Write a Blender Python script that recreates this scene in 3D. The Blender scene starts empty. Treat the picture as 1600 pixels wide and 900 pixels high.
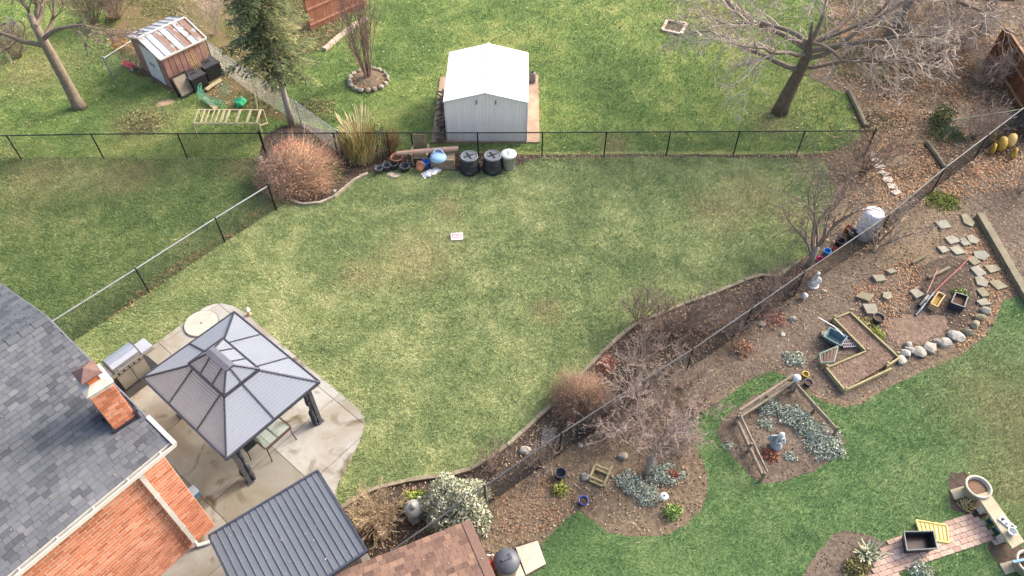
import bpy, bmesh, math, random
import numpy as np
from mathutils import Vector, Matrix

# ------------------------------------------------------------------ camera, sky, sun, exposure
scene = bpy.context.scene
CAM_H, FPX = 19.0, 1150.0                       # drone height in metres, focal length for a 1600 px wide frame
TILT = math.atan2(1000.0, FPX)                  # angle between the optical axis and straight down
cam_data = bpy.data.cameras.new("camera")
cam_data.sensor_width = 36.0
cam_data.lens = FPX / 1600.0 * 36.0
cam_data.clip_end = 600.0
cam = bpy.data.objects.new("camera", cam_data)
cam.location = (0, 0, CAM_H)
cam.rotation_euler = (TILT, 0, 0)
scene.collection.objects.link(cam)
scene.camera = cam

SUN_AZ, SUN_EL = math.radians(33.0), math.radians(33.0)   # azimuth counted from +X towards +Y
world = bpy.data.worlds.new("World")
scene.world = world
world.use_nodes = True
wn = world.node_tree
sky = wn.nodes.new("ShaderNodeTexSky")
sky.sky_type = 'NISHITA'
sky.sun_disc = False
sky.sun_elevation = SUN_EL
sky.sun_rotation = math.pi / 2 - SUN_AZ
sky.air_density = 0.9
sky.dust_density = 5.5
sky.ozone_density = 0.2
bg = wn.nodes["Background"]
bg.inputs[1].default_value = 0.15
wn.links.new(sky.outputs[0], bg.inputs[0])
sun_data = bpy.data.lights.new("sun", 'SUN')
sun_data.energy = 0.85
sun_data.angle = math.radians(12.0)
sun_data.color = (1.0, 0.99, 0.98)
sun = bpy.data.objects.new("sun", sun_data)
sd = Vector((math.cos(SUN_AZ) * math.cos(SUN_EL), math.sin(SUN_AZ) * math.cos(SUN_EL), math.sin(SUN_EL)))
sun.rotation_euler = sd.to_track_quat('Z', 'Y').to_euler()
scene.collection.objects.link(sun)
vs = scene.view_settings
vs.view_transform = 'Standard'
vs.look = 'None'
vs.gamma = 1.0
vs.use_curve_mapping = False
vs.exposure = 1.86
scene.cycles.use_denoising = True
scene.cycles.denoiser = 'OPENIMAGEDENOISE'
scene.cycles.denoising_input_passes = 'RGB_ALBEDO_NORMAL'
scene.cycles.denoising_prefilter = 'NONE'
scene.cycles.denoising_quality = 'HIGH'
scene.cycles.use_adaptive_sampling = False
scene.render.filter_size = 1.2
scene.cycles.max_bounces = 6

# ------------------------------------------------------------------ helpers
RNG = random.Random(7)
NR = np.random.default_rng(11)
COL = scene.collection
ORG = {}                                        # world origin of every object built


def at(u, v, z=0.0):
    """World point at height z that the photograph shows at pixel (u, v) of 1600 x 900."""
    s, c = math.cos(TILT), math.sin(TILT)
    x, y = (u - 800.0) / FPX, -(v - 450.0) / FPX
    d = Vector((x, c + y * s, -s + y * c))
    k = (z - CAM_H) / d.z
    return Vector((d.x * k, d.y * k, z))


def pix(p):
    s, c = math.cos(TILT), math.sin(TILT)
    dx, dy, dz = p[0], p[1], p[2] - CAM_H
    cz = dy * c - dz * s
    cy = dy * s + dz * c
    return 800 + FPX * dx / cz, 450 - FPX * cy / cz, cz


def frame(o, deg=0.0):
    return Matrix.Translation(Vector(o)) @ Matrix.Rotation(math.radians(deg), 4, 'Z')


class MB:
    def __init__(self, M=None):
        self.v, self.f, self.r = [], [], []
        self.M = M
        self.rnd = None

    def add(self, vs_, fs_, rnd=None):
        o = len(self.v)
        if self.M is not None:
            M = self.M
            vs_ = [M @ Vector(p) for p in vs_]
        self.v.extend([tuple(p) for p in vs_])
        if rnd is None:
            rnd = self.rnd if self.rnd is not None else RNG.random()
        for f in fs_:
            self.f.append(tuple(i + o for i in f))
            self.r.append(rnd)
        return self

    def box(self, c, s, R=None, rnd=None, taper=1.0):
        x, y, z = s[0] / 2, s[1] / 2, s[2] / 2
        t = taper
        p = [(-x, -y, -z), (x, -y, -z), (x, y, -z), (-x, y, -z), (-x * t, -y * t, z), (x * t, -y * t, z), (x * t, y * t, z), (-x * t, y * t, z)]
        if R is not None:
            if not isinstance(R, Matrix):
                R = Matrix.Rotation(math.radians(R), 3, 'Z')
            p = [R @ Vector(q) for q in p]
        c = Vector(c)
        p = [Vector(q) + c for q in p]
        return self.add(p, [(3, 2, 1, 0), (4, 5, 6, 7), (0, 1, 5, 4), (1, 2, 6, 5), (2, 3, 7, 6), (3, 0, 4, 7)], rnd)

    def beam(self, a, b, w, h, rnd=None, up=(0, 0, 1)):
        """A box bar from a to b, w across and h tall."""
        a, b = Vector(a), Vector(b)
        d = b - a
        L = d.length
        d.normalize()
        u = Vector(up)
        if abs(d.dot(u)) > 0.98:
            u = Vector((1, 0, 0))
        s = d.cross(u).normalized()
        n = s.cross(d).normalized()
        R = Matrix((d, s, n)).transposed()
        return self.box((a + b) / 2, (L, w, h), R, rnd)

    def tube(self, pts, rad, n=6, cap=True, rnd=None):
        pts = [Vector(p) for p in pts]
        if not hasattr(rad, '__len__'):
            rad = [rad] * len(pts)
        vs_, fs_ = [], []
        u = None
        for i, p in enumerate(pts):
            d = (pts[min(i + 1, len(pts) - 1)] - pts[max(i - 1, 0)])
            if d.length < 1e-9:
                d = Vector((0, 0, 1))
            d.normalize()
            if u is None:
                u = d.orthogonal().normalized()
            else:
                u = (u - d * u.dot(d))
                u = u.normalized() if u.length > 1e-6 else d.orthogonal().normalized()
            w = d.cross(u)
            for k in range(n):
                a = 2 * math.pi * k / n
                vs_.append(p + (u * math.cos(a) + w * math.sin(a)) * rad[i])
        for i in range(len(pts) - 1):
            for k in range(n):
                k2 = (k + 1) % n
                fs_.append((i * n + k, i * n + k2, (i + 1) * n + k2, (i + 1) * n + k))
        if cap:
            fs_.append(tuple(range(n - 1, -1, -1)))
            m = (len(pts) - 1) * n
            fs_.append(tuple(m + k for k in range(n)))
        return self.add(vs_, fs_, rnd)

    def lathe(self, prof, n=20, c=(0, 0, 0), rnd=None, sx=1.0, sy=1.0):
        vs_, fs_ = [], []
        for r, z in prof:
            for k in range(n):
                a = 2 * math.pi * k / n
                vs_.append((c[0] + r * sx * math.cos(a), c[1] + r * sy * math.sin(a), c[2] + z))
        for i in range(len(prof) - 1):
            for k in range(n):
                k2 = (k + 1) % n
                fs_.append((i * n + k, i * n + k2, (i + 1) * n + k2, (i + 1) * n + k))
        fs_.append(tuple(range(n - 1, -1, -1)))
        m = (len(prof) - 1) * n
        fs_.append(tuple(m + k for k in range(n)))
        return self.add(vs_, fs_, rnd)

    def prism(self, poly, z0, z1, rnd=None):
        n = len(poly)
        vs_ = [(p[0], p[1], z0) for p in poly] + [(p[0], p[1], z1) for p in poly]
        fs_ = [tuple(range(n - 1, -1, -1)), tuple(range(n, 2 * n))]
        for i in range(n):
            j = (i + 1) % n
            fs_.append((i, j, n + j, n + i))
        return self.add(vs_, fs_, rnd)

    def rock(self, c, s, seed=0, rough=0.25, rot=0.0, rnd=None, flat=0.0):
        rg = random.Random(seed)
        bm = bmesh.new()
        bmesh.ops.create_icosphere(bm, subdivisions=2, radius=1.0)
        R = Matrix.Rotation(rot, 3, 'Z')
        ph = [rg.uniform(0, 6.28) for _ in range(9)]
        pl = [(Vector((rg.gauss(0, 1), rg.gauss(0, 1), rg.gauss(0, .6))).normalized(), rg.uniform(.62, .9)) for _ in range(7)]
        for w in bm.verts:
            p = w.co.copy()
            for nn, dd in pl:
                k = p.dot(nn)
                if k > dd:
                    p -= nn * (k - dd)
            q = 1 + rough * 0.35 * (math.sin(3 * p.x + ph[0]) + math.sin(4 * p.y + ph[1]) + math.sin(5 * p.z + ph[2]))
            p *= q
            if p.z < -0.45:
                p.z = -0.45
            w.co = R @ Vector((p.x * s[0], p.y * s[1], p.z * s[2])) + Vector(c)
        bm.verts.ensure_lookup_table()
        vs_ = [w.co.copy() for w in bm.verts]
        fs_ = [tuple(x.index for x in f.verts) for f in bm.faces]
        bm.free()
        return self.add(vs_, fs_, rnd)


def mesh_obj(name, mb, m, parent=None, smooth=False):
    v = np.array(mb.v, dtype=np.float64).reshape(-1, 3)
    lo, hi = v.min(0), v.max(0)
    c = Vector(((lo[0] + hi[0]) / 2, (lo[1] + hi[1]) / 2, lo[2]))
    v = v - np.array(c)
    me = bpy.data.meshes.new(name)
    me.from_pydata(v.tolist(), [], mb.f)
    at_ = me.attributes.new("rnd", 'FLOAT', 'FACE')
    at_.data.foreach_set("value", np.array(mb.r, dtype=np.float32))
    if m is not None:
        me.materials.append(m)
    if smooth:
        me.polygons.foreach_set("use_smooth", np.ones(len(me.polygons), dtype=bool))
    o = bpy.data.objects.new(name, me)
    COL.objects.link(o)
    place(o, c, parent)
    return o


def place(o, c, parent):
    ORG[o] = Vector(c)
    if parent is not None:
        o.parent = parent
        o.location = Vector(c) - ORG[parent]
    else:
        o.location = c


def thing(name, label, cat, loc, group=None):
    o = bpy.data.objects.new(name, None)
    o.empty_display_size = 0.2
    COL.objects.link(o)
    o.location = loc
    ORG[o] = Vector(loc)
    return tag(o, label, cat, group)


def tag(o, label, cat, group=None):
    o['label'] = label
    o['category'] = cat
    if group:
        o['group'] = group
    return o


def kind(o, k, label=None, cat=None):
    o['kind'] = k
    if label:
        o['label'] = label
    if cat:
        o['category'] = cat
    return o


def copy_tree(o, delta, parent=None):
    c = o.copy()
    COL.objects.link(c)
    ORG[c] = ORG[o] + Vector(delta)
    c.parent = parent
    if parent is None:
        c.location = Vector(o.location) + Vector(delta)
    for ch in list(o.children):
        copy_tree(ch, delta, c)
    return c


def pieces(parent, name, items, m, limit=300, rest='pieces', smooth=False):
    """items: MBs, one per piece. The ones that show largest become objects, the rest one joined part."""
    sc_ = []
    for i, mb in enumerate(items):
        a = np.array(mb.v)
        c = a.mean(0)
        u, v, z = pix(c)
        inside = -20 < u < 1620 and -20 < v < 920
        size = np.linalg.norm(a.max(0) - a.min(0))
        sc_.append((0 if inside else 1, z / max(size, 1e-3), i))
    sc_.sort()
    left = MB()
    for n, (ins, z, i) in enumerate(sc_):
        if n < limit and ins == 0:
            mesh_obj(name, items[i], m, parent, smooth)
        else:
            o = len(left.v)
            left.v.extend(items[i].v)
            left.f.extend([tuple(k + o for k in f) for f in items[i].f])
            left.r.extend(items[i].r)
    if left.v:
        kind(mesh_obj(rest, left, m, parent, smooth), 'stuff')


def bulk(name, bv, bf, pts, rot, scl, rnd, m, parent=None, smooth=False):
    """One mesh made of many small copies of a base shape (numpy)."""
    pts = np.asarray(pts, dtype=np.float32)
    N, k = len(pts), len(bv)
    bv = np.asarray(bv, dtype=np.float32)
    if np.ndim(scl) == 1:
        scl = np.stack([scl] * 3, 1)
    b = bv[None, :, :] * scl[:, None, :]
    v = np.einsum('nij,nkj->nki', rot, b) + pts[:, None, :]
    o0 = np.array([pts[:, 0].mean(), pts[:, 1].mean(), pts[:, 2].min()])
    v = (v - o0).reshape(-1, 3).astype(np.float32)
    bf = np.asarray(bf, dtype=np.int32)
    fn, fk = bf.shape
    idx = (bf[None, :, :] + (np.arange(N) * k)[:, None, None]).reshape(-1).astype(np.int32)
    me = bpy.data.meshes.new(name)
    me.vertices.add(N * k)
    me.vertices.foreach_set("co", v.ravel())
    me.loops.add(N * fn * fk)
    me.loops.foreach_set("vertex_index", idx)
    me.polygons.add(N * fn)
    me.polygons.foreach_set("loop_start", np.arange(0, N * fn * fk, fk, dtype=np.int32))
    me.update(calc_edges=True)
    a = me.attributes.new("rnd", 'FLOAT', 'FACE')
    a.data.foreach_set("value", np.repeat(np.asarray(rnd, dtype=np.float32), fn))
    me.materials.append(m)
    if smooth:
        me.polygons.foreach_set("use_smooth", np.ones(N * fn, dtype=bool))
    o = bpy.data.objects.new(name, me)
    COL.objects.link(o)
    place(o, Vector(o0.tolist()), parent)
    return o


def rots(N, tilt=0.6, rg=NR, full=False):
    """Random orientation matrices: a spin about Z after a tilt; full = any direction."""
    if full:
        q = rg.normal(size=(N, 4))
        q /= np.linalg.norm(q, axis=1)[:, None]
        w, x, y, z = q.T
    else:
        s, th, sp = rg.uniform(0, 2 * np.pi, N), rg.normal(0, tilt, N), rg.uniform(0, 2 * np.pi, N)
        cz, sz, ct, st = np.cos(s), np.sin(s), np.cos(th), np.sin(th)
        c2, s2 = np.cos(sp), np.sin(sp)
        A = np.zeros((N, 3, 3)); B = np.zeros((N, 3, 3)); C = np.zeros((N, 3, 3))
        A[:, 0, 0] = cz; A[:, 0, 1] = -sz; A[:, 1, 0] = sz; A[:, 1, 1] = cz; A[:, 2, 2] = 1
        B[:, 0, 0] = 1; B[:, 1, 1] = ct; B[:, 1, 2] = -st; B[:, 2, 1] = st; B[:, 2, 2] = ct
        C[:, 0, 0] = c2; C[:, 0, 1] = -s2; C[:, 1, 0] = s2; C[:, 1, 1] = c2; C[:, 2, 2] = 1
        return np.einsum('nij,njk,nkl->nil', A, B, C)
    R = np.zeros((N, 3, 3))
    R[:, 0, 0] = 1 - 2 * (y * y + z * z); R[:, 0, 1] = 2 * (x * y - z * w); R[:, 0, 2] = 2 * (x * z + y * w)
    R[:, 1, 0] = 2 * (x * y + z * w); R[:, 1, 1] = 1 - 2 * (x * x + z * z); R[:, 1, 2] = 2 * (y * z - x * w)
    R[:, 2, 0] = 2 * (x * z - y * w); R[:, 2, 1] = 2 * (y * z + x * w); R[:, 2, 2] = 1 - 2 * (x * x + y * y)
    return R


def inside(poly, x, y):
    px = np.array([p[0] for p in poly]); py = np.array([p[1] for p in poly])
    r = np.zeros(len(x), dtype=bool)
    j = len(px) - 1
    for i in range(len(px)):
        c = ((py[i] > y) != (py[j] > y))
        with np.errstate(divide='ignore', invalid='ignore'):
            xx = (px[j] - px[i]) * (y - py[i]) / (py[j] - py[i]) + px[i]
        r ^= c & (x < xx)
        j = i
    return r


def vnoise(x, y, s, seed=0):
    """Smooth value noise for scattering."""
    rg = np.random.default_rng(seed)
    T = rg.random((64, 64))
    X, Y = x / s, y / s
    xi, yi = np.floor(X).astype(int), np.floor(Y).astype(int)
    fx, fy = X - xi, Y - yi
    fx, fy = fx * fx * (3 - 2 * fx), fy * fy * (3 - 2 * fy)
    g = lambda a, b: T[a % 64, b % 64]
    return (g(xi, yi) * (1 - fx) + g(xi + 1, yi) * fx) * (1 - fy) + (g(xi, yi + 1) * (1 - fx) + g(xi + 1, yi + 1) * fx) * fy


def scatter(poly, dens, holes=(), seed=1):
    rg = np.random.default_rng(seed)
    a = np.array([(p[0], p[1]) for p in poly])
    lo, hi = a.min(0), a.max(0)
    n = int((hi[0] - lo[0]) * (hi[1] - lo[1]) * dens)
    x = rg.uniform(lo[0], hi[0], n); y = rg.uniform(lo[1], hi[1], n)
    k = inside(poly, x, y)
    # keep what the frame can see, with a margin
    zc = y * math.sin(TILT) + CAM_H * math.cos(TILT)
    k &= (np.abs(x) / zc < 0.92) & (y > 3.2) & (y < 46)
    for h in holes:
        k &= ~inside(h, x, y)
    return x[k], y[k], rg


# ------------------------------------------------------------------ materials
def S(r, g, b, k=0.8):
    f = lambda c: (c / 255 / 12.92) if c / 255 <= 0.04045 else ((c / 255 + 0.055) / 1.055) ** 2.4
    return (f(r) * k, f(g) * k, f(b) * k, 1.0)


def nd(nt, t, **kw):
    n = nt.nodes.new(t)
    for k, v in kw.items():
        setattr(n, k, v)
    return n


def ramp(nt, stops):
    n = nt.nodes.new("ShaderNodeValToRGB")
    e = n.color_ramp.elements
    while len(e) < len(stops):
        e.new(0.5)
    for i, (p, c) in enumerate(stops):
        e[i].position = p
        e[i].color = c
    return n


def mixc(nt, fac, a, b, mode='MIX'):
    n = nd(nt, "ShaderNodeMix", data_type='RGBA', blend_type=mode)
    for s, val in ((0, fac), (6, a), (7, b)):
        if hasattr(val, 'is_linked') or hasattr(val, 'links'):
            nt.links.new(val, n.inputs[s])
        else:
            n.inputs[s].default_value = val
    return n.outputs[2]


def noise(nt, pos, scale, detail=4, rough=0.6, stretch=None, dist=0.0):
    n = nd(nt, "ShaderNodeTexNoise")
    n.inputs['Scale'].default_value = scale
    n.inputs['Detail'].default_value = detail
    n.inputs['Roughness'].default_value = rough
    n.inputs['Distortion'].default_value = dist
    if stretch:
        mp = nd(nt, "ShaderNodeMapping")
        mp.inputs['Scale'].default_value = stretch
        nt.links.new(pos, mp.inputs[0])
        pos = mp.outputs[0]
    nt.links.new(pos, n.inputs['Vector'])
    return n.outputs[0]


def mrange(nt, x, a, b, c=0.0, d=1.0):
    n = nd(nt, "ShaderNodeMapRange")
    for i, v in enumerate((a, b, c, d)):
        n.inputs[i + 1].default_value = v
    nt.links.new(x, n.inputs[0])
    return n.outputs[0]


def base(name, rough=0.85, metal=0.0, spec=0.3):
    m = bpy.data.materials.new(name)
    m.use_nodes = True
    nt = m.node_tree
    b = nt.nodes["Principled BSDF"]
    b.inputs['Roughness'].default_value = rough
    b.inputs['Metallic'].default_value = metal
    b.inputs['Specular IOR Level'].default_value = spec
    g = nd(nt, "ShaderNodeNewGeometry")
    return m, nt, b, g.outputs['Position']


def bumpit(nt, b, h, strength, dist=0.02):
    n = nd(nt, "ShaderNodeBump")
    n.inputs['Strength'].default_value = strength
    n.inputs['Distance'].default_value = dist
    nt.links.new(h, n.inputs['Height'])
    nt.links.new(n.outputs[0], b.inputs['Normal'])


MATS = {}


def mat(name, c, c2=None, scale=6.0, rough=0.85, metal=0.0, spec=0.3, bump=0.0, rnd=0.0, stretch=None, fine=0.12):
    if name in MATS:
        return MATS[name]
    m, nt, b, pos = base(name, rough, metal, spec)
    c2 = c2 or tuple(x * 0.72 for x in c[:3]) + (1,)
    n = noise(nt, pos, scale, 5, 0.62, stretch)
    col = mixc(nt, mrange(nt, n, 0.3, 0.7), c, c2)
    f = noise(nt, pos, scale * 9, 3, 0.7, stretch)
    if fine:
        g = mrange(nt, f, 0.25, 0.75, 1 - fine, 1 + fine)
        cc = nd(nt, "ShaderNodeCombineColor")
        for i in range(3):
            nt.links.new(g, cc.inputs[i])
        col = mixc(nt, 1.0, col, cc.outputs[0], 'MULTIPLY')
    if rnd:
        a = nd(nt, "ShaderNodeAttribute", attribute_name="rnd")
        g = mrange(nt, a.outputs['Fac'], 0, 1, 1 - rnd, 1 + rnd)
        cc = nd(nt, "ShaderNodeCombineColor")
        for i in range(3):
            nt.links.new(g, cc.inputs[i])
        col = mixc(nt, 1.0, col, cc.outputs[0], 'MULTIPLY')
    nt.links.new(col, b.inputs['Base Color'])
    if bump:
        bumpit(nt, b, f, bump)
    MATS[name] = m
    return m


def rmat(name, stops, rough=0.85, trans=0.0, spec=0.2, scale=5.0, var=0.2, bump=0):
    """Colour picked along a ramp by each piece's own random number."""
    if name in MATS:
        return MATS[name]
    m, nt, b, pos = base(name, rough, 0, spec)
    a = nd(nt, "ShaderNodeAttribute", attribute_name="rnd")
    r = ramp(nt, [(i / max(1, len(stops) - 1), s) for i, s in enumerate(stops)])
    nt.links.new(a.outputs['Fac'], r.inputs[0])
    n = noise(nt, pos, scale, 4)
    g = mrange(nt, n, 0.3, 0.7, 1 - var, 1 + var)
    cc = nd(nt, "ShaderNodeCombineColor")
    for i in range(3):
        nt.links.new(g, cc.inputs[i])
    col = mixc(nt, 1.0, r.outputs[0], cc.outputs[0], 'MULTIPLY')
    nt.links.new(col, b.inputs['Base Color'])
    if bump:
        bumpit(nt, b, noise(nt, pos, scale * 8, 4), bump)
    MATS[name] = m
    return m


def lawn_mat(name, cols, seed=0.0, blade=False, worn=()):
    """cols: dark green, mid green, pale straw-green, straw."""
    m, nt, b, pos = base(name, 0.9, 0, 0.15)
    mp = nd(nt, "ShaderNodeMapping")
    mp.inputs['Location'].default_value = (seed, seed * 1.7, 0)
    mp.inputs['Scale'].default_value = (1, 1, 0)
    nt.links.new(pos, mp.inputs[0])
    p = mp.outputs[0]
    big = noise(nt, p, 0.22, 4, 0.6, dist=0.6)
    mid = noise(nt, p, 1.1, 5, 0.65, dist=0.3)
    fin = noise(nt, p, 7.0, 5, 0.7)
    add = nd(nt, "ShaderNodeMath", operation='MULTIPLY_ADD')
    nt.links.new(mid, add.inputs[0]); add.inputs[1].default_value = 0.75
    s2 = nd(nt, "ShaderNodeMath", operation='MULTIPLY_ADD')
    nt.links.new(fin, s2.inputs[0]); s2.inputs[1].default_value = 0.5
    s3 = nd(nt, "ShaderNodeMath", operation='MULTIPLY')
    nt.links.new(big, s3.inputs[0]); s3.inputs[1].default_value = 0.9
    nt.links.new(s3.outputs[0], s2.inputs[2])
    nt.links.new(s2.outputs[0], add.inputs[2])
    t = mrange(nt, add.outputs[0], 0.71, 1.47)
    r = ramp(nt, [(0.12, cols[0]), (0.42, cols[1]), (0.66, cols[2]), (0.95, cols[3])])
    nt.links.new(t, r.inputs[0])
    col = r.outputs[0]
    for (wx, wy, wr) in worn:                     # worn, brownish patches of the turf
        vd = nd(nt, "ShaderNodeVectorMath", operation='DISTANCE')
        fl_ = nd(nt, "ShaderNodeMapping"); fl_.inputs['Scale'].default_value = (1, 1, 0); nt.links.new(pos, fl_.inputs[0])
        nt.links.new(fl_.outputs[0], vd.inputs[0]); vd.inputs[1].default_value = (wx, wy, 0)
        q_ = nd(nt, "ShaderNodeMath", operation='MULTIPLY_ADD'); nt.links.new(fin, q_.inputs[0]); q_.inputs[1].default_value = wr * 1.3
        nt.links.new(vd.outputs['Value'], q_.inputs[2])
        q2_ = nd(nt, "ShaderNodeMath", operation='MULTIPLY_ADD'); nt.links.new(mid, q2_.inputs[0]); q2_.inputs[1].default_value = wr * 1.2; nt.links.new(q_.outputs[0], q2_.inputs[2])
        col = mixc(nt, mrange(nt, q2_.outputs[0], wr * 1.2, wr * 2.6, .55, 0.0), col, S(142, 126, 96, 1.1))
    if blade:
        a = nd(nt, "ShaderNodeAttribute", attribute_name="rnd")
        g = ramp(nt, [(0.0, (.66, .72, .64, 1)), (0.3, (.94, .97, .93, 1)), (0.6, (1.08, 1.09, 1.07, 1)), (0.9, (1.28, 1.25, 1.22, 1)), (1.0, (1.7, 1.6, 1.55, 1))])
        nt.links.new(a.outputs['Fac'], g.inputs[0])
        col = mixc(nt, 1.0, col, g.outputs[0], 'MULTIPLY')
    else:
        dk = mixc(nt, mrange(nt, noise(nt, p, 26, 4, 0.75), 0.35, 0.65), (.6, .62, .55, 1), (1.1, 1.1, 1.05, 1))
        col = mixc(nt, 1.0, col, dk, 'MULTIPLY')
        bumpit(nt, b, noise(nt, p, 45, 4, 0.7), 0.6, 0.03)
    nt.links.new(col, b.inputs['Base Color'])
    return m


def soil_mat(name, c, c2, c3):
    m, nt, b, pos = base(name, 0.95, 0, 0.1)
    n1 = noise(nt, pos, 0.9, 5, 0.65, dist=0.4)
    n2 = noise(nt, pos, 7, 6, 0.7)
    col = mixc(nt, mrange(nt, n1, 0.35, 0.65), c, c2)
    col = mixc(nt, mrange(nt, n2, 0.45, 0.75), col, c3)
    n3 = noise(nt, pos, 30, 4, 0.75)
    dk = mixc(nt, mrange(nt, n3, 0.3, 0.7), (.74, .73, .71, 1), (1.14, 1.14, 1.14, 1))
    col = mixc(nt, 1.0, col, dk, 'MULTIPLY')
    nt.links.new(col, b.inputs['Base Color'])
    bumpit(nt, b, n2, 0.6, 0.06)
    return m


def glass_mat(name):
    m, nt, b, pos = base(name, 0.06, 0, 0.5)
    b.inputs['Base Color'].default_value = (0.75, 0.85, 0.82, 1)
    b.inputs['Transmission Weight'].default_value = 0.9
    b.inputs['IOR'].default_value = 1.2
    n = noise(nt, pos, 3, 3)
    nt.links.new(mrange(nt, n, 0.2, 0.8, 0.05, 0.2), b.inputs['Roughness'])
    return m

# ------------------------------------------------------------------ the ground
def px(*pts):
    return [at(u, v) for u, v in pts]


def sheet(name, poly, z, m):
    bm = bmesh.new()
    vs_ = [bm.verts.new((p[0], p[1], z)) for p in poly]
    f = bm.faces.new(vs_)
    if f.normal.z < 0 or f.calc_area() and (f.normal_update() or f.normal.z < 0):
        f.normal_flip()
    bmesh.ops.triangulate(bm, faces=[f])
    mb = MB()
    mb.v = [tuple(v.co) for v in bm.verts]
    bm.verts.index_update()
    mb.f = [tuple(v.index for v in f.verts) for f in bm.faces]
    mb.r = [0.5] * len(mb.f)
    bm.free()
    return kind(mesh_obj(name, mb, m), 'structure')


L_MAIN = [S(88, 104, 70, 1.08), S(114, 126, 84, 1.08), S(141, 147, 103, 1.08), S(166, 161, 124, 1.08)]
L_LEFT = [S(76, 92, 58, 1.0), S(96, 112, 70, 1.0), S(122, 130, 86, 1.0), S(154, 147, 110, 1.0)]
L_REAR = [S(80, 100, 59, 1.05), S(102, 122, 71, 1.05), S(130, 141, 84, 1.05), S(158, 154, 108, 1.05)]
L_RIGHT = [S(74, 98, 63, 1.05), S(92, 117, 74, 1.05), S(113, 132, 88, 1.05), S(140, 144, 106, 1.05)]
WORN_R = [tuple(at(1580, 640)[:2]) + (2.2,), tuple(at(1590, 760)[:2]) + (1.2,)]
WORN_B = [tuple(at(1205, 190)[:2]) + (1.1,), tuple(at(1120, 30)[:2]) + (1.6,), tuple(at(230, 190)[:2]) + (1.6,), tuple(at(60, 110)[:2]) + (2.2,), tuple(at(960, 225)[:2]) + (.8,)]
WORN_L = [tuple(at(60, 275)[:2]) + (1.5,), tuple(at(200, 270)[:2]) + (1.3,), tuple(at(380, 258)[:2]) + (1.0,)]
WORN = [tuple(at(560, 430)[:2]) + (.8,), tuple(at(1120, 330)[:2]) + (1.3,), tuple(at(650, 405)[:2]) + (1.5,), tuple(at(855, 487)[:2]) + (.6,), tuple(at(700, 325)[:2]) + (.7,), tuple(at(1180, 300)[:2]) + (1.2,), tuple(at(1240, 340)[:2]) + (.8,)]
soil_dark = soil_mat("dark_soil", S(72, 63, 56, .7), S(92, 81, 72, .7), S(116, 102, 92, .7))
soil_mid = soil_mat("garden_soil", S(94, 82, 72, .72), S(115, 102, 90, .72), S(140, 126, 113, .72))
soil_litter = soil_mat("leaf_litter_soil", S(94, 82, 68, .8), S(120, 106, 88, .8), S(144, 127, 107, .8))
soil_red = soil_mat("reddish_mulch", S(104, 86, 74, .72), S(130, 110, 97, .72), S(158, 138, 124, .72))

def rough(poly, step, amp, seed=1, closed=True):
    rg_ = random.Random(seed)
    p = [Vector(q) for q in poly]
    out = []
    for a_, b_ in zip(p, p[1:] + p[:1]) if closed else zip(p[:-1], p[1:]):
        L_ = (b_ - a_).length
        if L_ > 25:
            out.append(a_); continue
        n_ = max(1, int(L_ / step))
        for k_ in range(n_):
            q = a_.lerp(b_, k_ / n_)
            out.append(Vector((q.x + rg_.gauss(0, amp), q.y + rg_.gauss(0, amp), 0)))
    return out


big = 260.0
sheet('ground', [(-big, -60), (big, -60), (big, 460), (-big, 460)], 0.0, lawn_mat("rear_lawn", L_REAR, 3.0, False, WORN_B))

# outlines, read off the photograph and laid on the ground plane
FENCE_TOP = [(1600, 168), (1477, 262), (1390, 335), (1257, 425), (1083, 545), (877, 677), (757, 760), (610, 862)]
FENCE_R = [at(u, v, 1.2).to_2d().to_3d() for u, v in FENCE_TOP]
EDGE_R = px((535, 795), (570, 771), (615, 756), (660, 749), (700, 745), (745, 732), (800, 693), (832, 662), (865, 632), (900, 596), (937, 556), (965, 530), (993, 508),
            (1030, 493), (1060, 480), (1112, 462), (1150, 446), (1178, 433), (1200, 430), (1218, 434), (1240, 415), (1265, 396))
LAWN_EDGE = px((700, 1000), (800, 880), (845, 852), (880, 815), (905, 798), (925, 813), (950, 832), (990, 839), (1040, 837), (1072, 820), (1095, 797), (1105, 772),
               (1106, 745), (1098, 720), (1084, 695), (1072, 672), (1076, 652), (1100, 642), (1140, 618), (1165, 598), (1190, 583), (1213, 582), (1235, 592), (1258, 611), (1290, 630), (1320, 637),
               (1345, 632), (1390, 605), (1450, 578), (1500, 556), (1540, 526), (1556, 500), (1566, 470), (1590, 463), (1700, 440))
main_lawn = px((0, 246), (405, 246), (600, 243), (1280, 243), (1305, 300), (1290, 350), (1265, 396)) + EDGE_R[::-1] + px((545, 900), (300, 1000), (-300, 1000), (-500, 500))
LEFT_LAWN = px((-300, 248), (404, 247)) + [at(442, 275, 1.2).to_2d().to_3d(), at(80, 503, 1.2).to_2d().to_3d()] + px((-100, 700), (-400, 500))
right_lawn = LAWN_EDGE + px((1800, 1100), (1300, 1100), (900, 1100))
litter = px((1300, -60), (1286, 70), (1262, 120), (1322, 150), (1345, 215), (1280, 243), (1305, 300), (1290, 350), (1265, 396))
litter = rough(litter, .3, .1, 2, False) + EDGE_R[::-1] + px((545, 900), (600, 980)) + LAWN_EDGE + px((1750, 200), (1800, -60))
shrub_bed = px((404, 246), (408, 282), (425, 300), (445, 311), (470, 320), (497, 319), (522, 309), (538, 296), (556, 280), (580, 271), (612, 262), (640, 256), (640, 245), (604, 234), (575, 222), (520, 208), (470, 192), (440, 198), (412, 215))
island_bed = px((1118, 678), (1130, 655), (1145, 640), (1228, 590), (1246, 603), (1275, 632), (1303, 664), (1321, 690), (1312, 710), (1272, 736), (1225, 753), (1192, 756), (1170, 741), (1140, 707))
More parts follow.
